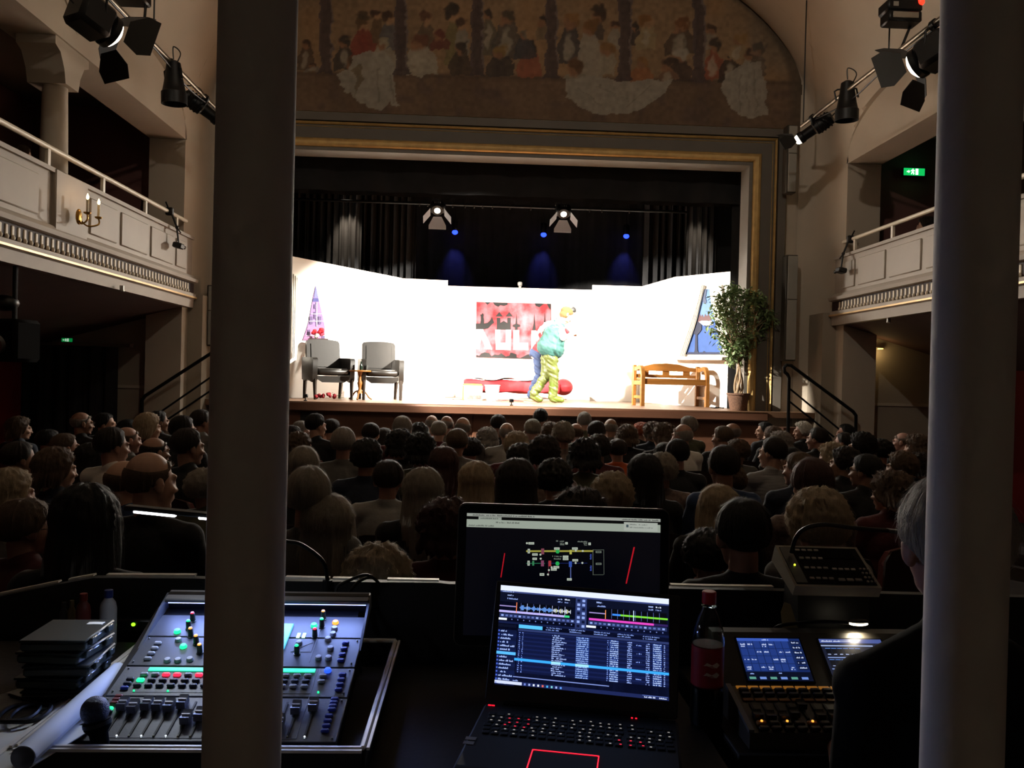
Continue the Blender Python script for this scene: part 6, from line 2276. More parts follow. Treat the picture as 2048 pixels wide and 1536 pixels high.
# microphone
p = P(190, 1421, 1.70)
t = thing('microphone', 'handheld microphone with round mesh head by the paper roll', 'microphone', (p.x, p.y, ZD + .012))
mesh_m = M('microphone mesh', '#3a4154', .4, metal=.5, var=.5, scale=420, bump=.6, bscale=500)
MB().ell(p, (.0275, .0275, .0285), None, 22, 14).build('grille', mesh_m, t)
dr = Vector((.22, -.10, -.95)).normalized()
MB().tube([p + dr * .02, p + dr * .034, p + dr * .045, p + dr * .108], [.026, .026, .018, .0145], 18).build('handle', M('matt black handle', '#0a0a0a', .9, var=.1, spec=.1), t)
MB().tube([p + dr * .023, p + dr * .03], [.0275, .0275], 20).build('collar', black_metal, t)
# bottles and tubs behind the boxes
def flask(px, D, h, r, mats, name, label, cat='bottle'):
    c = P(px, 1250, D)
    c.z = ZC
    t = thing(name, label, cat, c)
    MB().lathe([(r * .9, 0), (r, .008), (r, h * .68), (r * .85, h * .78), (r * .45, h * .86), (r * .45, h * .88)], c, 20).build('body', mats[0], t)
    MB().lathe([(r * .5, h * .87), (r * .52, h * .88), (r * .5, h), (r * .4, h)], c, 16).build('cap', mats[1], t)
    return t, c


wp, bp = M('white plastic', '#9a9ca2', .4), M('blue plastic cap', '#22337a', .4)
t, c = flask(216, 2.28, .155, .022, (wp, bp), 'spray_bottle', 'white bottle with blue cap behind the plastic boxes')
MB().prism([(-.004, 0), (.012, 0), (.014, .018), (.0, .02)], lambda u, v, d: c + Vector((u, -.0225 - d, .035 + v)), 0, .001).build('label_mark', M('dark print', '#1a1a1e', .6), t)
flask(166, 2.26, .15, .019, (M('red brown plastic', '#5a2420', .4), M('red cap', '#7a2018', .4)), 'spray_bottle', 'dark red bottle left of the white bottle')
flask(143, 2.30, .12, .011, (M('tan plastic', '#6a5a3c', .5), M('tan plastic')), 'marker_pen', 'tan marker standing beside the red bottle', 'pen')
flask(127, 2.30, .115, .011, (M('dim grey plastic', '#3a3a38', .5), M('dim grey plastic')), 'marker_pen', 'grey marker at the left of the bottles', 'pen')
# rack unit with a green lamp left of the mixer
p = P(268, 1248, 2.36)
t = thing('power_strip', 'small black power strip with green lamp left of the mixer', 'power strip', (p.x, p.y, p.z - .03))
MB().box(p + Vector((0, .012, -.005)), (.12, .03, .035), None, .005).build('body', black_plastic, t)
MB().ell(p + Vector((0, -.005, 0)), (.006, .004, .005), None, 10, 6).build('led', emis('yellow green led', '#8cff20', 2.5), t)

# ------------------------------------------------------------ flat screens painted as rows of small raised cells
class Screen:
    """a lit panel: u right, v up in 0..1; every rectangle is a thin tile with its own colour"""

    def __init__(s, bl, br, tl):
        s.o, s.u, s.v = Vector(bl), Vector(br) - Vector(bl), Vector(tl) - Vector(bl)
        s.n = s.u.cross(s.v).normalized()
        s.vs, s.fs, s.cs = [], [], []

    def at(s, u, v, d=0.0):
        return s.o + s.u * u + s.v * v + s.n * d

    def rect(s, u0, v0, u1, v1, col, layer=1):
        c = srgb(col) if isinstance(col, str) else col
        s.poly([(u0, v0), (u1, v0), (u1, v1), (u0, v1)], c, layer)

    def poly(s, pts, col, layer=1):
        c = srgb(col) if isinstance(col, str) else col
        k = len(s.vs)
        s.vs += [s.at(u, v, .0002 * layer) for u, v in pts]
        s.fs.append(tuple(range(k, k + len(pts))))
        s.cs += [c] * len(pts)

    def text(s, u, v, w_, h_, col, layer=2, seed=0, gap=.35):
        """a line of tiny glyph cells that reads as a row of words at this size"""
        r = random.Random(seed * 977 + int(u * 1000) + int(v * 7919))
        x = u
        cw = h_ * .55 * s.v.length / s.u.length
        while x < u + w_:
            if r.random() > .14:
                hh = h_ * r.choice((.6, .6, .9, 1))
                s.rect(x, v, min(u + w_, x + cw * .75), v + hh, col, layer)
            x += cw

    def build(s, name, parent, strength=1.0):
        me = bpy.data.meshes.new(name)
        off = wloc(parent)
        me.from_pydata([tuple(p - off) for p in s.vs], [], s.fs)
        a = me.attributes.new('glow', 'FLOAT_COLOR', 'CORNER')
        buf = np.ones((len(s.cs), 4), np.float32)
        buf[:, :3] = np.array(s.cs)
        a.data.foreach_set('color', buf.ravel())
        key = 'screen glow %g' % strength
        m = M(key, '#000000', .3, var=0, attr='glow', eattr=False, estr=strength)
        nt = m.node_tree
        bs = nt.nodes['Principled BSDF']
        at_ = [n for n in nt.nodes if n.type == 'ATTRIBUTE'][0]
        for l in list(bs.inputs['Base Color'].links):
            nt.links.remove(l)
        bs.inputs['Base Color'].default_value = (.004, .004, .006, 1)
        if not bs.inputs['Emission Color'].links:
            nt.links.new(at_.outputs['Color'], bs.inputs['Emission Color'])
        me.materials.append(m)
        o = bpy.data.objects.new(name, me)
        COL.objects.link(o)
        o.parent = parent
        return o


def slab(sc, u0, v0, u1, v1, d0, d1, bev=.004):
    """a bevelled plate parallel to a screen"""
    F = frame3(sc.at(0, 0), sc.u, sc.v)
    W_, H_ = sc.u.length, sc.v.length
    return MB(F).box(((u0 + u1) / 2 * W_, (v0 + v1) / 2 * H_, (d0 + d1) / 2), ((u1 - u0) * W_, (v1 - v0) * H_, d1 - d0), None, bev)


lap_black = M('laptop black plastic', '#090909', .7, var=.15, scale=30, spec=.25)


# ------------------------------------------------------------ rear monitor with the network diagram
def monitor():
    D = 2.20
    tl, tr = P(934, 1026, D), P(1321, 1038, D - .005)
    bl = tl + (P(918, 1262, D) - tl) * 1.0
    bl = Vector((tl.x - .003, tl.y - .035, P(930, 1262, D).z))
    s = Screen(bl, bl + (tr - tl), tl)
    t = thing('computer_monitor', 'large flat monitor showing a wiring diagram behind the laptop', 'monitor', (s.at(.5, 0).x, D, ZD))
    F = frame3(s.at(0, 0), s.u, s.v)
    W_, H_ = s.u.length, s.v.length

    def rrect(x0, y0, x1, y1, r):
        out = []
        for cx, cy, a0 in ((x1 - r, y1 - r, 0), (x0 + r, y1 - r, 90), (x0 + r, y0 + r, 180), (x1 - r, y0 + r, 270)):
            out += [(cx + r * math.cos(R_(a0 + k * 15)), cy + r * math.sin(R_(a0 + k * 15))) for k in range(7)]
        return out
    MB(F).prism(rrect(-.048 * W_, -.09 * H_, 1.048 * W_, 1.085 * H_, .022), lambda u, v, d: Vector((u, v, d)), -.024, -.004).build('housing', M('dull aluminium housing', '#55514c', .5, metal=.3), t)
    MB(F).prism(rrect(-.043 * W_, -.08 * H_, 1.043 * W_, 1.070 * H_, .019), lambda u, v, d: Vector((u, v, d)), -.005, -.0003).build('bezel', lap_black, t)
    b = MB().box((s.at(.5, 0).x, D + .01, ZD + .10), (.14, .015, .20), None, .004)
    b.build('stand', steel, t)
    MB().box((s.at(.5, 0).x, D + .0, ZD + .005), (.2, .16, .01), None, .004).build('foot', steel, t)
    s.rect(0, 0, 1, 1, '#02030a', 0)
    W1, W2 = '#9fa79c', '#8f9a8e'
    s.rect(0, .975, 1, 1.0, '#a8ada4', 1)
    s.rect(0, .95, 1, .973, '#050607', 1)
    s.rect(.06, .95, .178, .973, W1, 2)
    s.rect(0, .885, 1, .95, '#a9b4a6', 1)
    s.text(.03, .981, .32, .012, '#4a4d4a', 2, 1)
    s.text(.80, .981, .19, .012, '#4a4d4a', 2, 2)
    s.text(.07, .956, .09, .01, '#5d625c', 3, 3)
    s.text(.15, .924, .12, .012, '#5d625c', 2, 4)
    s.text(.01, .894, .13, .012, '#5d625c', 2, 5)
    s.rect(.81, .895, .985, .965, '#b9c0b6', 3)
    s.text(.84, .942, .09, .01, '#7a7f7a', 4, 6)
    s.text(.84, .918, .12, .01, '#7a7f7a', 4, 7)
    s.rect(.822, .922, .834, .945, '#4a5a60', 4)
    # diagram, drawn in crop units (scale 4.04 from 960, 800)
    tlp = Vector((934, 1026))

    def uv(cx, cy):
        px, py = 960 + cx / 4.04, 800 + cy / 4.04
        return (px - 934 - (py - 1026) * -.028) / 387.0, 1 - (py - 1026 - (px - 934) * .031) / 236.0

    def R(cx0, cy0, cx1, cy1, c, l=2):
        s.poly([uv(cx0, cy1), uv(cx1, cy1), uv(cx1, cy0), uv(cx0, cy0)], c, l)

    def disc(cx, cy, r, c, l=4):
        s.poly([uv(cx + r * math.cos(a), cy - r * math.sin(a)) for a in [k * 2 * PI / 16 for k in range(16)]], c, l)
    R(370, 1208, 910, 1222, '#a8a248', 1)
    R(370, 1308, 520, 1313, '#2f7a58', 1)
    R(540, 1308, 860, 1312, '#1c2a6a', 1)
    R(546, 1300, 552, 1410, '#5a2a38', 1)
    R(722, 1330, 730, 1440, '#5a6aa8', 1)
    wc = '#c9d4c4'
    for (x0, y0, x1, y1) in ((382, 1196, 400, 1232), (380, 1290, 398, 1328), (388, 1144, 434, 1162), (418, 1232, 462, 1250), (420, 1266, 456, 1284), (594, 1186, 638, 1204), (664, 1250, 708, 1266), (664, 1268, 708, 1286), (738, 1186, 784, 1204), (740, 1278, 786, 1296),
                             (568, 1350, 614, 1368), (588, 1332, 634, 1350), (478, 1388, 514, 1408), (696, 1428, 734, 1446), (684, 1144, 704, 1162), (870, 1148, 890, 1168)):
        R(x0, y0, x1, y1, wc, 3)
        R(x0 + 6, y0 + 7, x1 - 6, y1 - 7, '#6a746a', 4)
    for (x0, y0, x1, y1, c) in ((490, 1194, 514, 1240, '#8a4a5a'), (488, 1288, 512, 1334, '#8a4a6a'), (548, 1290, 570, 1334, '#b03a40'), (418, 1292, 434, 1328, '#3a8a5a'), (718, 1206, 736, 1240, '#c2c25a'), (712, 1296, 736, 1340, '#3a5ab8')):
        R(x0, y0, x1, y1, c, 3)
    disc(622, 1218, 16, '#2ab85a')
    disc(620, 1312, 16, '#2ab85a')
    for (x, y) in ((768, 1212), (824, 1214), (766, 1308), (820, 1308), (376, 1152), (484, 1242), (486, 1274), (552, 1364), (544, 1398), (574, 1342)):
        disc(x, y, 8, wc)
    for (x0, y0, x1, y1) in ((904, 1204, 996, 1207), (902, 1400, 990, 1403), (904, 1204, 908, 1400), (992, 1206, 995, 1400)):
        R(x0, y0, x1, y1, '#6a7468', 2)
    for y in (1214, 1308):
        R(928, y, 974, y + 16, '#7a8478', 3)
        R(934, y + 5, 968, y + 11, '#14181c', 4)
    for y in (1240, 1330):
        for k in range(4):
            R(884 - (k % 2) * 3, y + k * 11, 894, y + k * 11 + 7, '#4a62d0', 3)
    for (x, y, w_) in ((610, 1132, 64), (640, 1148, 36), (640, 1160, 36), (782, 1136, 78), (830, 1150, 30), (830, 1162, 30), (580, 1252, 74), (592, 1272, 62)):
        a = uv(x, y + 8)
        s.text(a[0], a[1], w_ / 4.04 / 387, .011, '#7d867c', 3, int(x + y))
    s.poly([uv(164, 1420), uv(172, 1420), uv(202, 1230), uv(194, 1230)], '#c81828', 3)
    s.poly([uv(1166, 1472), uv(1176, 1472), uv(1246, 1184), uv(1234, 1184)], '#c81828', 3)
    s.build('display', t, .75)


monitor()


# ------------------------------------------------------------ front laptop with the music software
def laptop():
    bl, br, tl = P(989, 1366, 1.865), P(1338, 1402, 1.785), P(1002, 1170, 1.94)
    s = Screen(bl, br, tl)
    t = thing('laptop', 'black gaming laptop with bright blue music software on screen', 'laptop', (s.at(.5, 0).x, 1.75, ZD))
    slab(s, -.05, -.17, 1.05, 1.045, -.012, -.0015, .005).build('lid', lap_black, t)
    slab(s, -.045, -.165, 1.045, 1.04, -.002, .0, .0008).build('bezel', M('matt bezel', '#070708', .6, var=.1), t)
    U = lambda x, y: ((x - 287 - (y - 507) * -.058) / 960.0, 1 - (y - 507 - (x - 287) * .0725) / 570.0)

    def R(x0, y0, x1, y1, c, l=2):
        """slanted cell in crop units: x0..x1 along the screen, y measured at the screen's left edge"""
        u0, u1 = (x0 - 287) / 955.0, (x1 - 287) / 955.0
        s.rect(max(0, u0), 1 - (y1 - 507) / 553.0, min(1, u1), 1 - (y0 - 507) / 553.0, c, l)

    def T(x, y, w_, h_, c, l=3):
        s.text((x - 287) / 955.0, 1 - (y + h_ - 507) / 553.0, w_ / 955.0, h_ / 553.0, c, l, int(x * 3 + y))
    s.rect(0, 0, 1, 1, '#0c1230', 0)
    R(287, 507, 1242, 537, '#dfe8ff', 2)
    R(287, 537, 1242, 546, '#39457a', 2)
    T(296, 538, 70, 7, '#9fb4e8', 3)
    # two decks
    R(287, 548, 716, 600, '#0a0f24', 1)
    R(790, 540, 1242, 600, '#0a0f24', 1)
    R(722, 540, 786, 720, '#2c3868', 2)
    for k in range(7):
        for j in range(2):
            R(732 + j * 28, 552 + k * 24, 748 + j * 28, 566 + k * 24, '#8fa6e8' if (k + j) % 3 else '#0c1230', 3)
    for x in (330, 840):
        T(x, 556, 34, 9, '#a8bdf4')
        T(x, 576, 60, 9, '#8fa6e8')
        T(x + 290, 556, 26, 8, '#a8bdf4')
        T(x + 330, 556, 30, 8, '#dfe8ff')
        T(x + 290, 572, 26, 8, '#8fa6e8')
        T(x + 330, 572, 30, 8, '#8fa6e8')
    R(400, 600, 700, 656, '#05070f', 2)
    r = random.Random(5)
    for k in range(70):
        x = 404 + k * 4.2
        h = 3 + 13 * abs(math.sin(k * .42)) * r.uniform(.3, 1)
        c = '#6fa8ff' if k < 46 else ('#d8e070' if k % 5 == 0 else '#e8f0ff')
        R(x, 628 - h, x + 2.6, 628 + h, c, 3)
    for k in range(8):
        R(410 + k * 36, 602, 412 + k * 36, 654, '#c8d4ff' if k % 2 else '#4a5a9a', 4)
    R(384, 600, 388, 660, '#ff8a5a', 4)
    R(287, 622, 382, 628, '#9a8ac8', 3)
    R(287, 650, 690, 662, '#b8b0f0', 3)
    R(660, 650, 690, 662, '#3ad080', 4)
    R(800, 590, 1230, 652, '#05070f', 2)
    R(930, 617, 1236, 627, '#7ad83a', 3)
    R(930, 617, 975, 627, '#3a8aff', 4)
    for k in range(9):
        R(925 + k * 33, 592, 927 + k * 33, 646, '#5a6ab0', 3)
    R(1046, 590, 1050, 648, '#c8e0ff', 4)
    R(890, 600, 894, 650, '#ff9a5a', 4)
    R(800, 618, 890, 624, '#9a8ac8', 3)
    R(800, 652, 1160, 664, '#e048c0', 3)
    R(1160, 652, 1236, 664, '#30205a', 3)
    for x in (300, 806):
        R(x - 10, 668, x + 425, 690, '#26305c', 1)
        for k in range(17):
            R(x + k * 25, 674, x + 14 + k * 25, 684, '#5a6cb0' if k % 4 else '#8fa6e8', 3)
        R(x - 20, 694, x + 34, 706, '#e8eeff', 3)
        for k in range(11):
            R(x + 60 + k * 34, 696, x + 66 + k * 34, 702, '#6f82c8', 3)
    # browser
    R(287, 712, 1242, 724, '#111a40', 2)
    R(405, 724, 540, 744, '#58c0ff', 3)
    for x in (560, 690, 830, 960, 1100):
        T(x, 724, 90, 7, '#7f98e0')
        T(x, 736, 74, 7, '#7f98e0')
    R(287, 730, 392, 745, '#0a1026', 2)
    for k in range(15):
        y = 762 + k * 20.5
        R(287, y - 3, 396, y + 17, '#0f1a44' if k % 2 else '#0c1538', 1)
        R(290, y + 1, 298, y + 10, '#4a68d8', 3)
        T(304, y, 34 + (k * 37) % 50, 10, '#a8c0ff')
    R(280, 762 + 6 * 20.5 - 3, 396, 762 + 6 * 20.5 + 13, '#58b8ff', 4)
    R(402, 748, 1242, 760, '#2c3868', 2)
    for k in range(20):
        y = 764 + k * 11.4
        R(402, y - 1, 1242, y + 9.6, '#0d153a' if k % 2 else '#131d4a', 1)
        T(410, y + 1, 6, 7, '#8aa8ff')
        T(428, y + 1, 6, 7, '#8aa8ff')
        T(598, y + 1, 40 + (k * 29) % 46, 7, '#a8c0ff')
        R(732, y, 806, y + 8.6, '#27408a', 2)
        T(735, y + 1, 66, 7, '#9fc0ff')
        T(906, y + 1, 6, 7, '#8aa8ff')
        R(918, y, 968, y + 8.6, '#27408a', 2)
        T(921, y + 1, 46, 7, '#b8d0ff')
        T(1016, y + 1, 26, 7, '#9fb8ff')
        if k % 4 == 1:
            T(1064, y + 1, 30, 7, '#8aa8ff')
        T(1118, y + 1, 20, 7, '#9fb8ff')
        R(1154, y, 1204, y + 8.6, '#27408a', 2)
        T(1157, y + 1, 44, 7, '#b8d0ff')
        T(1214, y + 1, 8, 7, '#9fb8ff')
    R(390, 912, 1242, 926, '#3aa8f8', 4)
    R(598, 912, 650, 926, '#9fe0ff', 5)
    R(732, 912, 806, 926, '#9fe0ff', 5)
    R(388, 1012, 920, 1017, '#7f92d8', 3)
    T(388, 1030, 30, 8, '#8fa6e8')
    R(287, 1040, 1242, 1060, '#1c2654', 2)
    R(262, 1042, 440, 1058, '#cfd8f4', 3)
    for k, c in enumerate(('#6f86d8', '#9fb4f0', '#dfe8ff', '#dfe8ff', '#e86a5a', '#4ab0f0', '#7fd0d8', '#9fb4f0', '#5f9af0')):
        R(452 + k * 25, 1045, 462 + k * 25, 1056, c, 3)
    R(1100, 1042, 1235, 1044, '#6f86d8', 3)
    T(1110, 1047, 60, 8, '#cfdcff')
    T(1190, 1047, 40, 8, '#cfdcff')
    s.build('display', t, 1.15)
    # base lies on the table in front of the hinge
    u = Vector((s.u.x, s.u.y, 0)).normalized()
    dn = Vector((u.y, -u.x, 0))                 # towards the operator
    hin = s.at(.5, -.165)
    Wb = s.u.length * 1.10
    o = Vector((hin.x, hin.y, ZD + .004))
    F = frame3(o + u * 0, u, -dn)
    g = lambda: MB(F)
    Lb = .31
    zt_ = max(.03, hin.z - ZD - .008)
    g().box((0, -Lb / 2, zt_ / 2), (Wb, Lb, zt_), None, .006).build('base', lap_black, t)
    g().cyl((-Wb * .4, .004, zt_), (Wb * .4, .004, zt_), .009).build('hinge', lap_black, t)
    key = MB().box((0, 0, .0015), (.0155, .0145, .003), None, .0012).mesh('key')
    dot = MB().box((0, 0, .0034), (.0045, .0035, .0004)).mesh('key_legend')
    km, lm, lr = M('key black', '#0a0a0c', .7, var=.1, spec=.2), emis('legend white', '#cfc8c0', .5), emis('legend red', '#ff2038', .9)
    e = F.to_3x3().to_euler()
    r = random.Random(2)
    for j in range(6):
        for i in range(20):
            x = -.185 + i * .0195 + (0 if i < 15 else .006) + (j % 3) * .002
            p = F @ Vector((x, -.062 - j * .0185, zt_)) - t.location
            k = link_mesh('key', key, km, t, p, e)
            red = (2 <= i <= 4 and 1 <= j <= 3) or (14 <= i <= 16 and j >= 4)
            if r.random() < .62 or red:
                link_mesh('key_legend', dot, lr if red else lm, k, (r.uniform(-.003, .003), r.uniform(-.003, .003), 0))
    # red-lit touchpad edge and small lamps
    tp = [(-.075, -.214), (.055, -.214), (.055, -.296), (-.075, -.296)]
    ed = emis('red touchpad edge', '#ff1a30', 1.6)
    for i in range(4):
        a, c = tp[i], tp[(i + 1) % 4]
        g().bar((a[0], a[1], zt_ + .001), (c[0], c[1], zt_ + .001), .0022, .002).build('touchpad_edge', ed, t)
    g().box((-.01, -.255, zt_ + .0005), (.124, .078, .001)).build('touchpad', lap_black, t)
    for x in (-.20, -.192, .115, .124):
        g().box((x, -.015, zt_ + .001), (.007 if x < 0 else .004, .0025, .002)).build('status_led', ed, t)
    for x, y in ((-.205, -.21), (-.205, -.19)):
        g().box((x, y, zt_ + .0006), (.022, .014, .001)).build('sticker', M('grey sticker', '#6a6a6c', .5, var=.2), t)
    light('screen_light', 'AREA', s.at(.5, .5, .02), .12, (.45, .6, 1.0), t, s.at(.5, .5, 1), shape='RECTANGLE', size=s.u.length, size_y=s.v.length)


laptop()


# ------------------------------------------------------------ bottle
def bottle():
    c = P(1412, 1440, 1.95)
    c.z = ZD
    t = thing('soda_bottle', 'clear soda bottle with red cap and red label', 'bottle', c)
    pet = M('clear bottle plastic', '#dfe6e8', .06, trans=1.0, ior=1.35, var=0)
    h = P(1412, 1182, 1.95).z - ZD
    k = h / .345
    prof = [(.028, 0), (.036, .006), (.039, .02), (.039, .10), (.0375, .12), (.0375, .20), (.039, .215), (.036, .245), (.026, .278), (.016, .30), (.0135, .31), (.0135, .318)]
    MB().lathe([(r_, z * k) for r_, z in prof] + [(r_ - .0015, z * k) for r_, z in prof[::-1]], c, 28).build('bottle_body', pet, t)
    MB().lathe([(.0382, .105 * k), (.0384, .11 * k), (.0384, .205 * k), (.0382, .21 * k)], c, 28).build('label', M('red bottle label', '#8a1620', .5, var=.25, scale=30), t)
    for z in (.14, .165):
        MB().prism([(-.02, 0), (-.012, .008), (0, .003), (.012, .009), (.02, .002), (.012, -.004), (0, -.003), (-.012, .001)], lambda u, v, d: c + Vector((.0388 * math.sin(u / .0388), -(.0388 + d) * math.cos(u / .0388), z * k + v)), 0, .0006).build('label_mark', M('white label print', '#c8bcb8', .5, var=0), t)
    MB().lathe([(.034, .008), (.037, .02), (.037, .095 * k), (.033, .1 * k)], c, 24).build('drink', M('dark cola', '#180806', .1, var=0), t)
    MB().lathe([(.0165, .314 * k), (.017, .316 * k), (.017, .343 * k), (.015, .345 * k)], c, 24).build('cap', M('red bottle cap', '#a01c24', .4), t)
    MB().lathe([(.0175, .306 * k), (.019, .309 * k), (.0175, .313 * k)], c, 24).build('neck_ring', pet, t)


bottle()


# ------------------------------------------------------------ lighting console, little controller, lamp
def console():
    x0, x1 = .632, 1.36
    yb, ym, yt = 1.82, 2.0, 2.13
    zb, zm, zt = .938, .976, 1.07
    t = thing('lighting_console', 'black lighting console with blue touch screens and orange keys', 'console', ((x0 + x1) / 2, 2.0, ZD))
    dk = M('console dark panel', '#35322c', .5, var=.1, scale=20)
    b = MB()
    b.prism([(yb, ZD), (yb, zb), (ym, zm), (yt, zt), (yt + .04, zt), (yt + .04, ZD)], lambda u, v, d: Vector((d, u, v)), x0, x1)
    b.build('body', dk, t, sharp=10)
    MB().bar((x0 + .004, yb, zb + .003), (x0 + .004, ym, zm + .003), .012, .008).build('side_edge', M('grey console edge', '#55565a', .5), t)
    sm = Matrix(((1, 0, 0), (0, 1, 0), (0, 0, 1)))
    for k, (pa, pb) in enumerate((((1496, 1382), (1484, 1298)), ((1668, 1384), (1652, 1302)), ((1845, 1390), (1822, 1306)))):
        w_ = .165
        # screens are set in the sloping panel
        px0 = P(pa[0], pa[1], ym + .01).x
        nv = Vector((0, yt - ym, zt - zm)).normalized()
        o = Vector((px0, ym, zm)) + nv * .014
        s = Screen(o, o + Vector((w_, 0, 0)), o + nv * .125)
        s.o += s.n * .003
        slab(s, -.03, -.04, 1.03, 1.04, -.004, -.0005, .001).build('screen_frame', lap_black, t)
        s.rect(0, 0, 1, 1, '#16285c' if k == 0 else '#1a1e30', 0)
        r = random.Random(k)
        if k == 0:
            s.rect(0, .93, .82, 1, '#3a5ab8', 1)
            s.text(.38, .945, .12, .035, '#b8ccff', 3)
            for i in range(7):
                for j in range(4):
                    s.rect(.02 + i * .113, .22 + j * .18, .12 + i * .113, .385 + j * .18, '#223a80', 1)
                    if (i * 5 + j * 3) % 7 < 4:
                        s.text(.035 + i * .113, .29 + j * .18, .075, .035, '#cfdcff', 3, i + j * 9)
                        if (i + j) % 3 == 0:
                            s.text(.035 + i * .113, .245 + j * .18, .06, .03, '#cfdcff', 3, i + j * 5)
            s.rect(0, 0, 1, .2, '#0a1024', 1)
            for i in range(6):
                s.rect(.03 + i * .16, .03, .13 + i * .16, .085, '#5a9a8a' if i % 2 == 0 else '#6f8fd8', 2)
            s.text(.02, .14, .1, .03, '#9fb8ff', 3)
            s.text(.5, .155, .05, .03, '#9fb8ff', 3)
            for j in range(6):
                s.rect(.84, .25 + j * .12, .99, .34 + j * .12, '#101a3c', 2)
                s.text(.855, .28 + j * .12, .11, .035, '#cfdcff', 3, j)
        else:
            s.rect(0, .9, 1, 1, '#4a5a9a', 1)
            s.text(.03, .93, .3, .035, '#dfe8ff', 3)
            s.rect(.3, .93, .55, .965, '#8f9ac0', 2)
            s.rect(0, .82, .83, .85, '#9fb0d8', 2)
            for j in range(2):
                for i in range(6):
                    s.rect(.05 + i * .095, .60 - j * .27, .13 + i * .095, .76 - j * .27, '#0a0c14', 2)
                    s.rect(.05 + i * .095, .76 - j * .27, .13 + i * .095, .775 - j * .27, '#5a86d8', 3)
                    s.text(.06 + i * .095, .615 - j * .27, .05, .025, '#b8c8f8', 3, i)
                s.rect(.04, .54 - j * .27, .62, .56 - j * .27, '#8fa6e0', 2)
            s.rect(.05, .1, .2, .16, '#8fb0d0', 2)
            for j in range(6):
                s.rect(.85, .1 + j * .13, .99, .2 + j * .13, '#20408a', 2)
                s.text(.865, .13 + j * .13, .1, .035, '#cfdcff', 3, j)
        s.build('touch_screen', t, 1.0)
    # keys and faders on the lower deck
    dv = Vector((0, ym - yb, zm - zb))
    Ld = dv.length
    F = frame3(Vector((x0, yb, zb)), (1, 0, 0), dv)
    e = F.to_3x3().to_euler()
    amber = emis('amber key strip', '#c8802a', .35)
    keyd, keyo = M('console key dark', '#1c1b1a', .4, var=.1), M('console key orange', '#8a5a24', .5, var=.15)
    strip = MB().box((0, 0, .002), (.026, .011, .003), None, .001).mesh('label_strip')
    kc = MB().box((0, 0, .005), (.024, .013, .010), None, .003).mesh('key')
    fd = MB().box((0, 0, .002), (.006, .06, .003)).mesh('fader_slot')
    fc = MB().prism([(-.012, .003), (.012, .003), (.011, .016), (.003, .012), (-.003, .012), (-.011, .016)], lambda u, v, d: Vector((d, u, v)), -.010, .010).mesh('fader_cap')
    put = lambda nm, me, u, v, mt: link_mesh(nm, me, mt, t, F @ Vector((u, v * Ld, .0005)) - t.location, e)
    for i in range(20):
        u = .035 + i * .0295
        put('label_strip', strip, u, .955, amber)
        put('key', kc, u, .865, keyd)
        put('key', kc, u, .765, keyd)
        put('label_strip', strip, u, .675, keyo)
        put('fader_slot', fd, u, .43, M('slot black'))
        put('fader_cap', fc, u, (.30, .28, .27, .34, .52, .30)[i % 6], keyd)
        put('key', kc, u, .15, keyo if i % 4 == 0 else keyd)
        put('key', kc, u, .05, keyd)
        if i % 2 == 0:
            put('led', MATS_LED, u, .15, E_ORANGE)
    # gooseneck lamp lighting the console
    c = P(1716, 1247, 2.12)
    l_ = thing('console_lamp', 'slim lit gooseneck lamp over the lighting console', 'lamp', P(1548, 1262, 2.20))
    MB().tube(crv([Vector((P(1548, 1262, 2.2).x, 2.2, 1.0)), P(1548, 1258, 2.2), P(1590, 1247, 2.17), P(1650, 1243, 2.14), P(1698, 1246, 2.12)], 6), .0045, 8).build('neck', black_metal, l_)
    MB().ell(c + Vector((0, 0, .006)), (.03, .014, .006), None, 16, 8).build('lamp_head', black_metal, l_)
    MB().ell(c + Vector((0, -.002, 0)), (.026, .012, .005), None, 16, 8).build('bulb', emis('lamp led warm', '#fff0d0', 9), l_)
    MB().box(Vector((P(1548, 1262, 2.2).x, 2.2, .95)), (.03, .03, .10), None, .004).build('base', black_metal, l_)
    light('lamp_light', 'SPOT', c + Vector((0, 0, -.012)), 1.5, (1, .86, .62), l_, c + Vector((.0, -.06, -1)), spot_size=R_(130), spot_blend=.6, shadow_soft_size=.015)


MATS_LED = MB().lathe([(.003, .010), (.003, .0125), (.001, .0135)], n=8).mesh('led')
console()


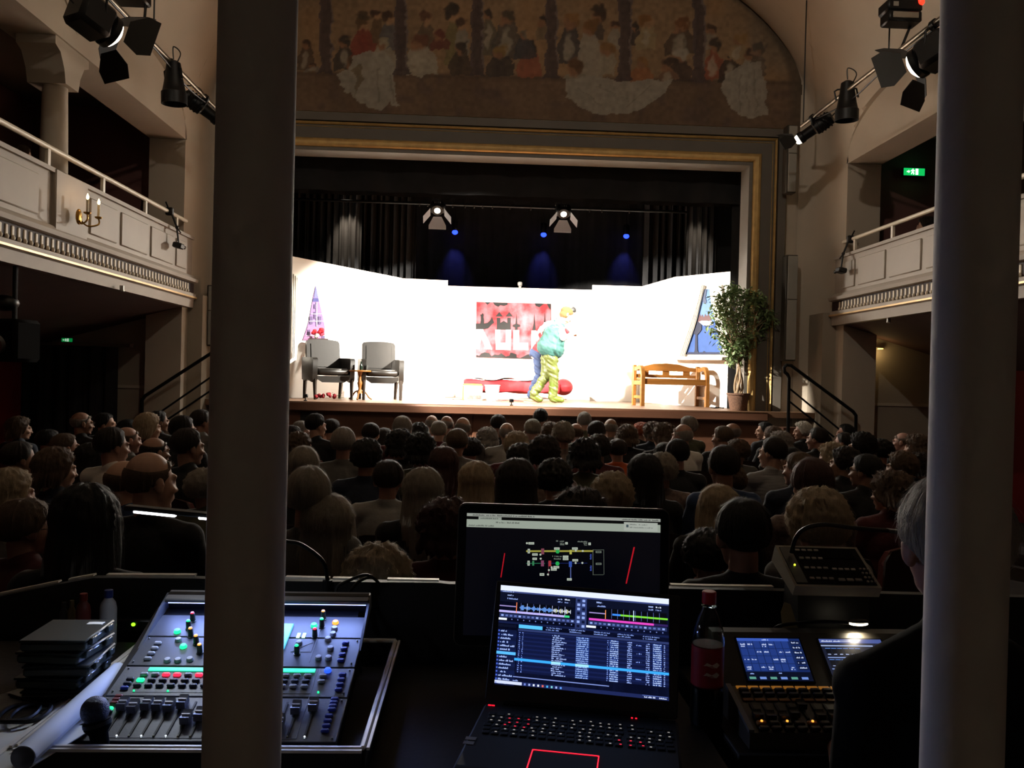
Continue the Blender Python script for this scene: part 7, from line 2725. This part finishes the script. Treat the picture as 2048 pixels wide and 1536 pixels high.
def controller():
    near_l, near_r, far_l = P(1590, 1172, 2.19), P(1764, 1176, 2.19), P(1566, 1094, 2.34)
    F = frame3(near_l, near_r - near_l, far_l - near_l)
    W_, L_ = (near_r - near_l).length, .175
    t = thing('keypad_controller', 'cream desktop controller with rows of pale keys on a black stand', 'controller', (near_l.x + W_ / 2, 2.26, ZD))
    g = lambda: MB(F)
    cream = M('aged cream casing', '#8f897c', .55, var=.08)
    g().prism([(0, 0), (L_, 0), (L_, -.055), (0, -.032)], lambda u, v, d: Vector((d, u, v)), 0, W_).build('casing', cream, t)
    g().box((W_ / 2, L_ / 2, .0005), (W_ * .93, L_ * .9, .003), None, .001).build('panel', M('dark brown key panel', '#1d1a18', .9, spec=.1), t)
    g().box((W_ * .68, L_ * .78, .0025), (W_ * .42, L_ * .24, .002), None, .0008).build('display_window', M('dark display', '#0a0908', .9, spec=.1), t)
    g().box((W_ * .10, L_ * .5, .0022), (W_ * .13, L_ * .86, .001)).build('side_panel', M('black side panel', '#0c0c0c', .4), t)
    k1 = MB().box((0, 0, .003), (.013, .008, .004), None, .001).mesh('key')
    k2 = MB().box((0, 0, .003), (.019, .010, .004), None, .001).mesh('key')
    kd = MB().lathe([(.0035, .001), (.0035, .004), (.001, .005)], n=10).mesh('key')
    km = M('pale grey key', '#9a968c', .5, var=.1)
    e = F.to_3x3().to_euler()
    put = lambda me, u, v: link_mesh('key', me, km, t, F @ Vector((u * W_, v * L_, .001)) - t.location, e)
    for v in (.86, .66, .42, .17):
        for i in range(4):
            put(k1, .235 + i * .075, v)
    for i in range(4):
        put(k1, .56 + i * .073, .40)
    for i in range(3):
        put(k2, .575 + i * .098, .15)
    for i in range(3):
        for j in range(4):
            put(kd, .87 + i * .045, .12 + j * .10)
    g().lathe([(.0028, 0), (.0028, .004), (.001, .0055)], (W_ * .11, L_ * .48, .002), 10).build('led', emis('yellow led', '#d8e838', 2.2), t)
    b = MB()
    c0 = F @ Vector((W_ * .3, L_ * .6, -.04))
    MB().prism([(2.20, ZD), (2.22, c0.z - .012), (2.31, c0.z + .01), (2.35, ZD)], lambda u, v, d: Vector((d, u, v)), near_l.x + .02, near_r.x - .02).build('stand', black_metal, t)
    # paper note leaning on the stand
    p = P(1580, 1240, 2.19)
    n = thing('paper_note', 'pale paper note leaning on the controller stand', 'paper', (p.x, p.y, ZD))
    MB().prism([(-.022, -.03), (.025, -.035), (.004, .04), (-.012, .045), (-.024, .02)], lambda u, v, d: p + Vector((u, d + v * .25, v)), 0, .001).build('page', M('yellowish paper', '#8a8262', .8), n)
    MB().tube([p + Vector((0, .0, -.03)), Vector((p.x, p.y, ZD))], .003, 6).build('stick', black_metal, n)
    a = crv([P(1583, 1105, 2.30), P(1592, 1075, 2.28), P(1612, 1056, 2.27), P(1650, 1049, 2.27), P(1710, 1056, 2.26), P(1775, 1061, 2.28)], 6)
    l2 = thing('gooseneck_lamp', 'unlit black gooseneck lamp arching from the cream controller', 'lamp', a[0])
    MB().tube(a, .006, 8).build('neck', black_plastic, l2)
    MB().bar(P(1775, 1061, 2.28), P(1870, 1071, 2.28), .03, .01, bev=.003).build('lamp_bar', M('dull lamp bar', '#4a4a4a', .4, metal=.4), l2)


controller()


# ------------------------------------------------------------ operator at the lighting console
def operator():
    V = Vector
    hd = P(1904, 1088, 1.66)
    nk = P(1910, 1262, 1.64)
    J = dict(hd=hd, nk=nk, hm=Matrix.Rotation(R_(-8), 3, 'Z'), pel=V((nk.x + .01, 1.60, nk.z - .49)), che=V((nk.x, 1.60, nk.z - .165)))
    J['l_sh'], J['r_sh'] = P(1735, 1375, 1.60), P(2058, 1382, 1.60)
    J['l_el'], J['r_el'] = P(1708, 1610, 1.62), P(2090, 1620, 1.62)
    for s, x in (('l', -1), ('r', 1)):
        J[s + '_wr'] = V((nk.x + x * .16, 1.80, J['l_el'].z + .03))
        J[s + '_hd'] = V((-x * .3, .8, -.25))
        J[s + '_hip'] = V((nk.x + x * .085, 1.63, J['pel'].z - .01))
        J[s + '_kn'] = V((nk.x + x * .13, 2.0, J['pel'].z - .02))
        J[s + '_an'] = V((nk.x + x * .13, 1.96, J['pel'].z - .44))
        J[s + '_toe'] = V((nk.x + x * .13, 2.07, J['pel'].z - .49))
    t = thing('person', 'person in black shirt at the lighting console behind the right pillar', 'person', (nk.x, 1.6, 0))
    body, top, bot = figure(J, sleeve=0, hscale=1.12, girth=1.12)
    add_vox('body', body, skin[1], t, .0062, 2)
    add_vox('shirt', top, M('black t-shirt', '#0a0a0b', .9, var=.2, bump=.2, bscale=30, spec=.2), t, .009, 3)
    add_vox('trousers', bot, pants, t, .012, 3)
    me = hair_mesh('short', 21)
    h = link_mesh('hair', me, HM['grey'], t, hd - t.location, J['hm'].to_euler(), (1.15, 1.15, 1.15))
    tag(h, 'short grey hair', kind='stuff')
    st = thing('bar_stool', 'round black stool under the operator at the console', 'stool', (nk.x + .01, 1.60, 0))
    zs = J['pel'].z - .125
    MB().lathe([(.17, zs - .05), (.18, zs - .04), (.18, zs - .01), (.16, zs)], (nk.x + .01, 1.60, 0), 28).build('seat', black_plastic, st)
    MB().cyl((nk.x + .01, 1.6, .03), (nk.x + .01, 1.6, zs - .04), .025).build('post', steel, st)
    MB().lathe([(.2, 0), (.2, .015), (.04, .04)], (nk.x + .01, 1.6, 0), 28).build('base', steel, st)


operator()
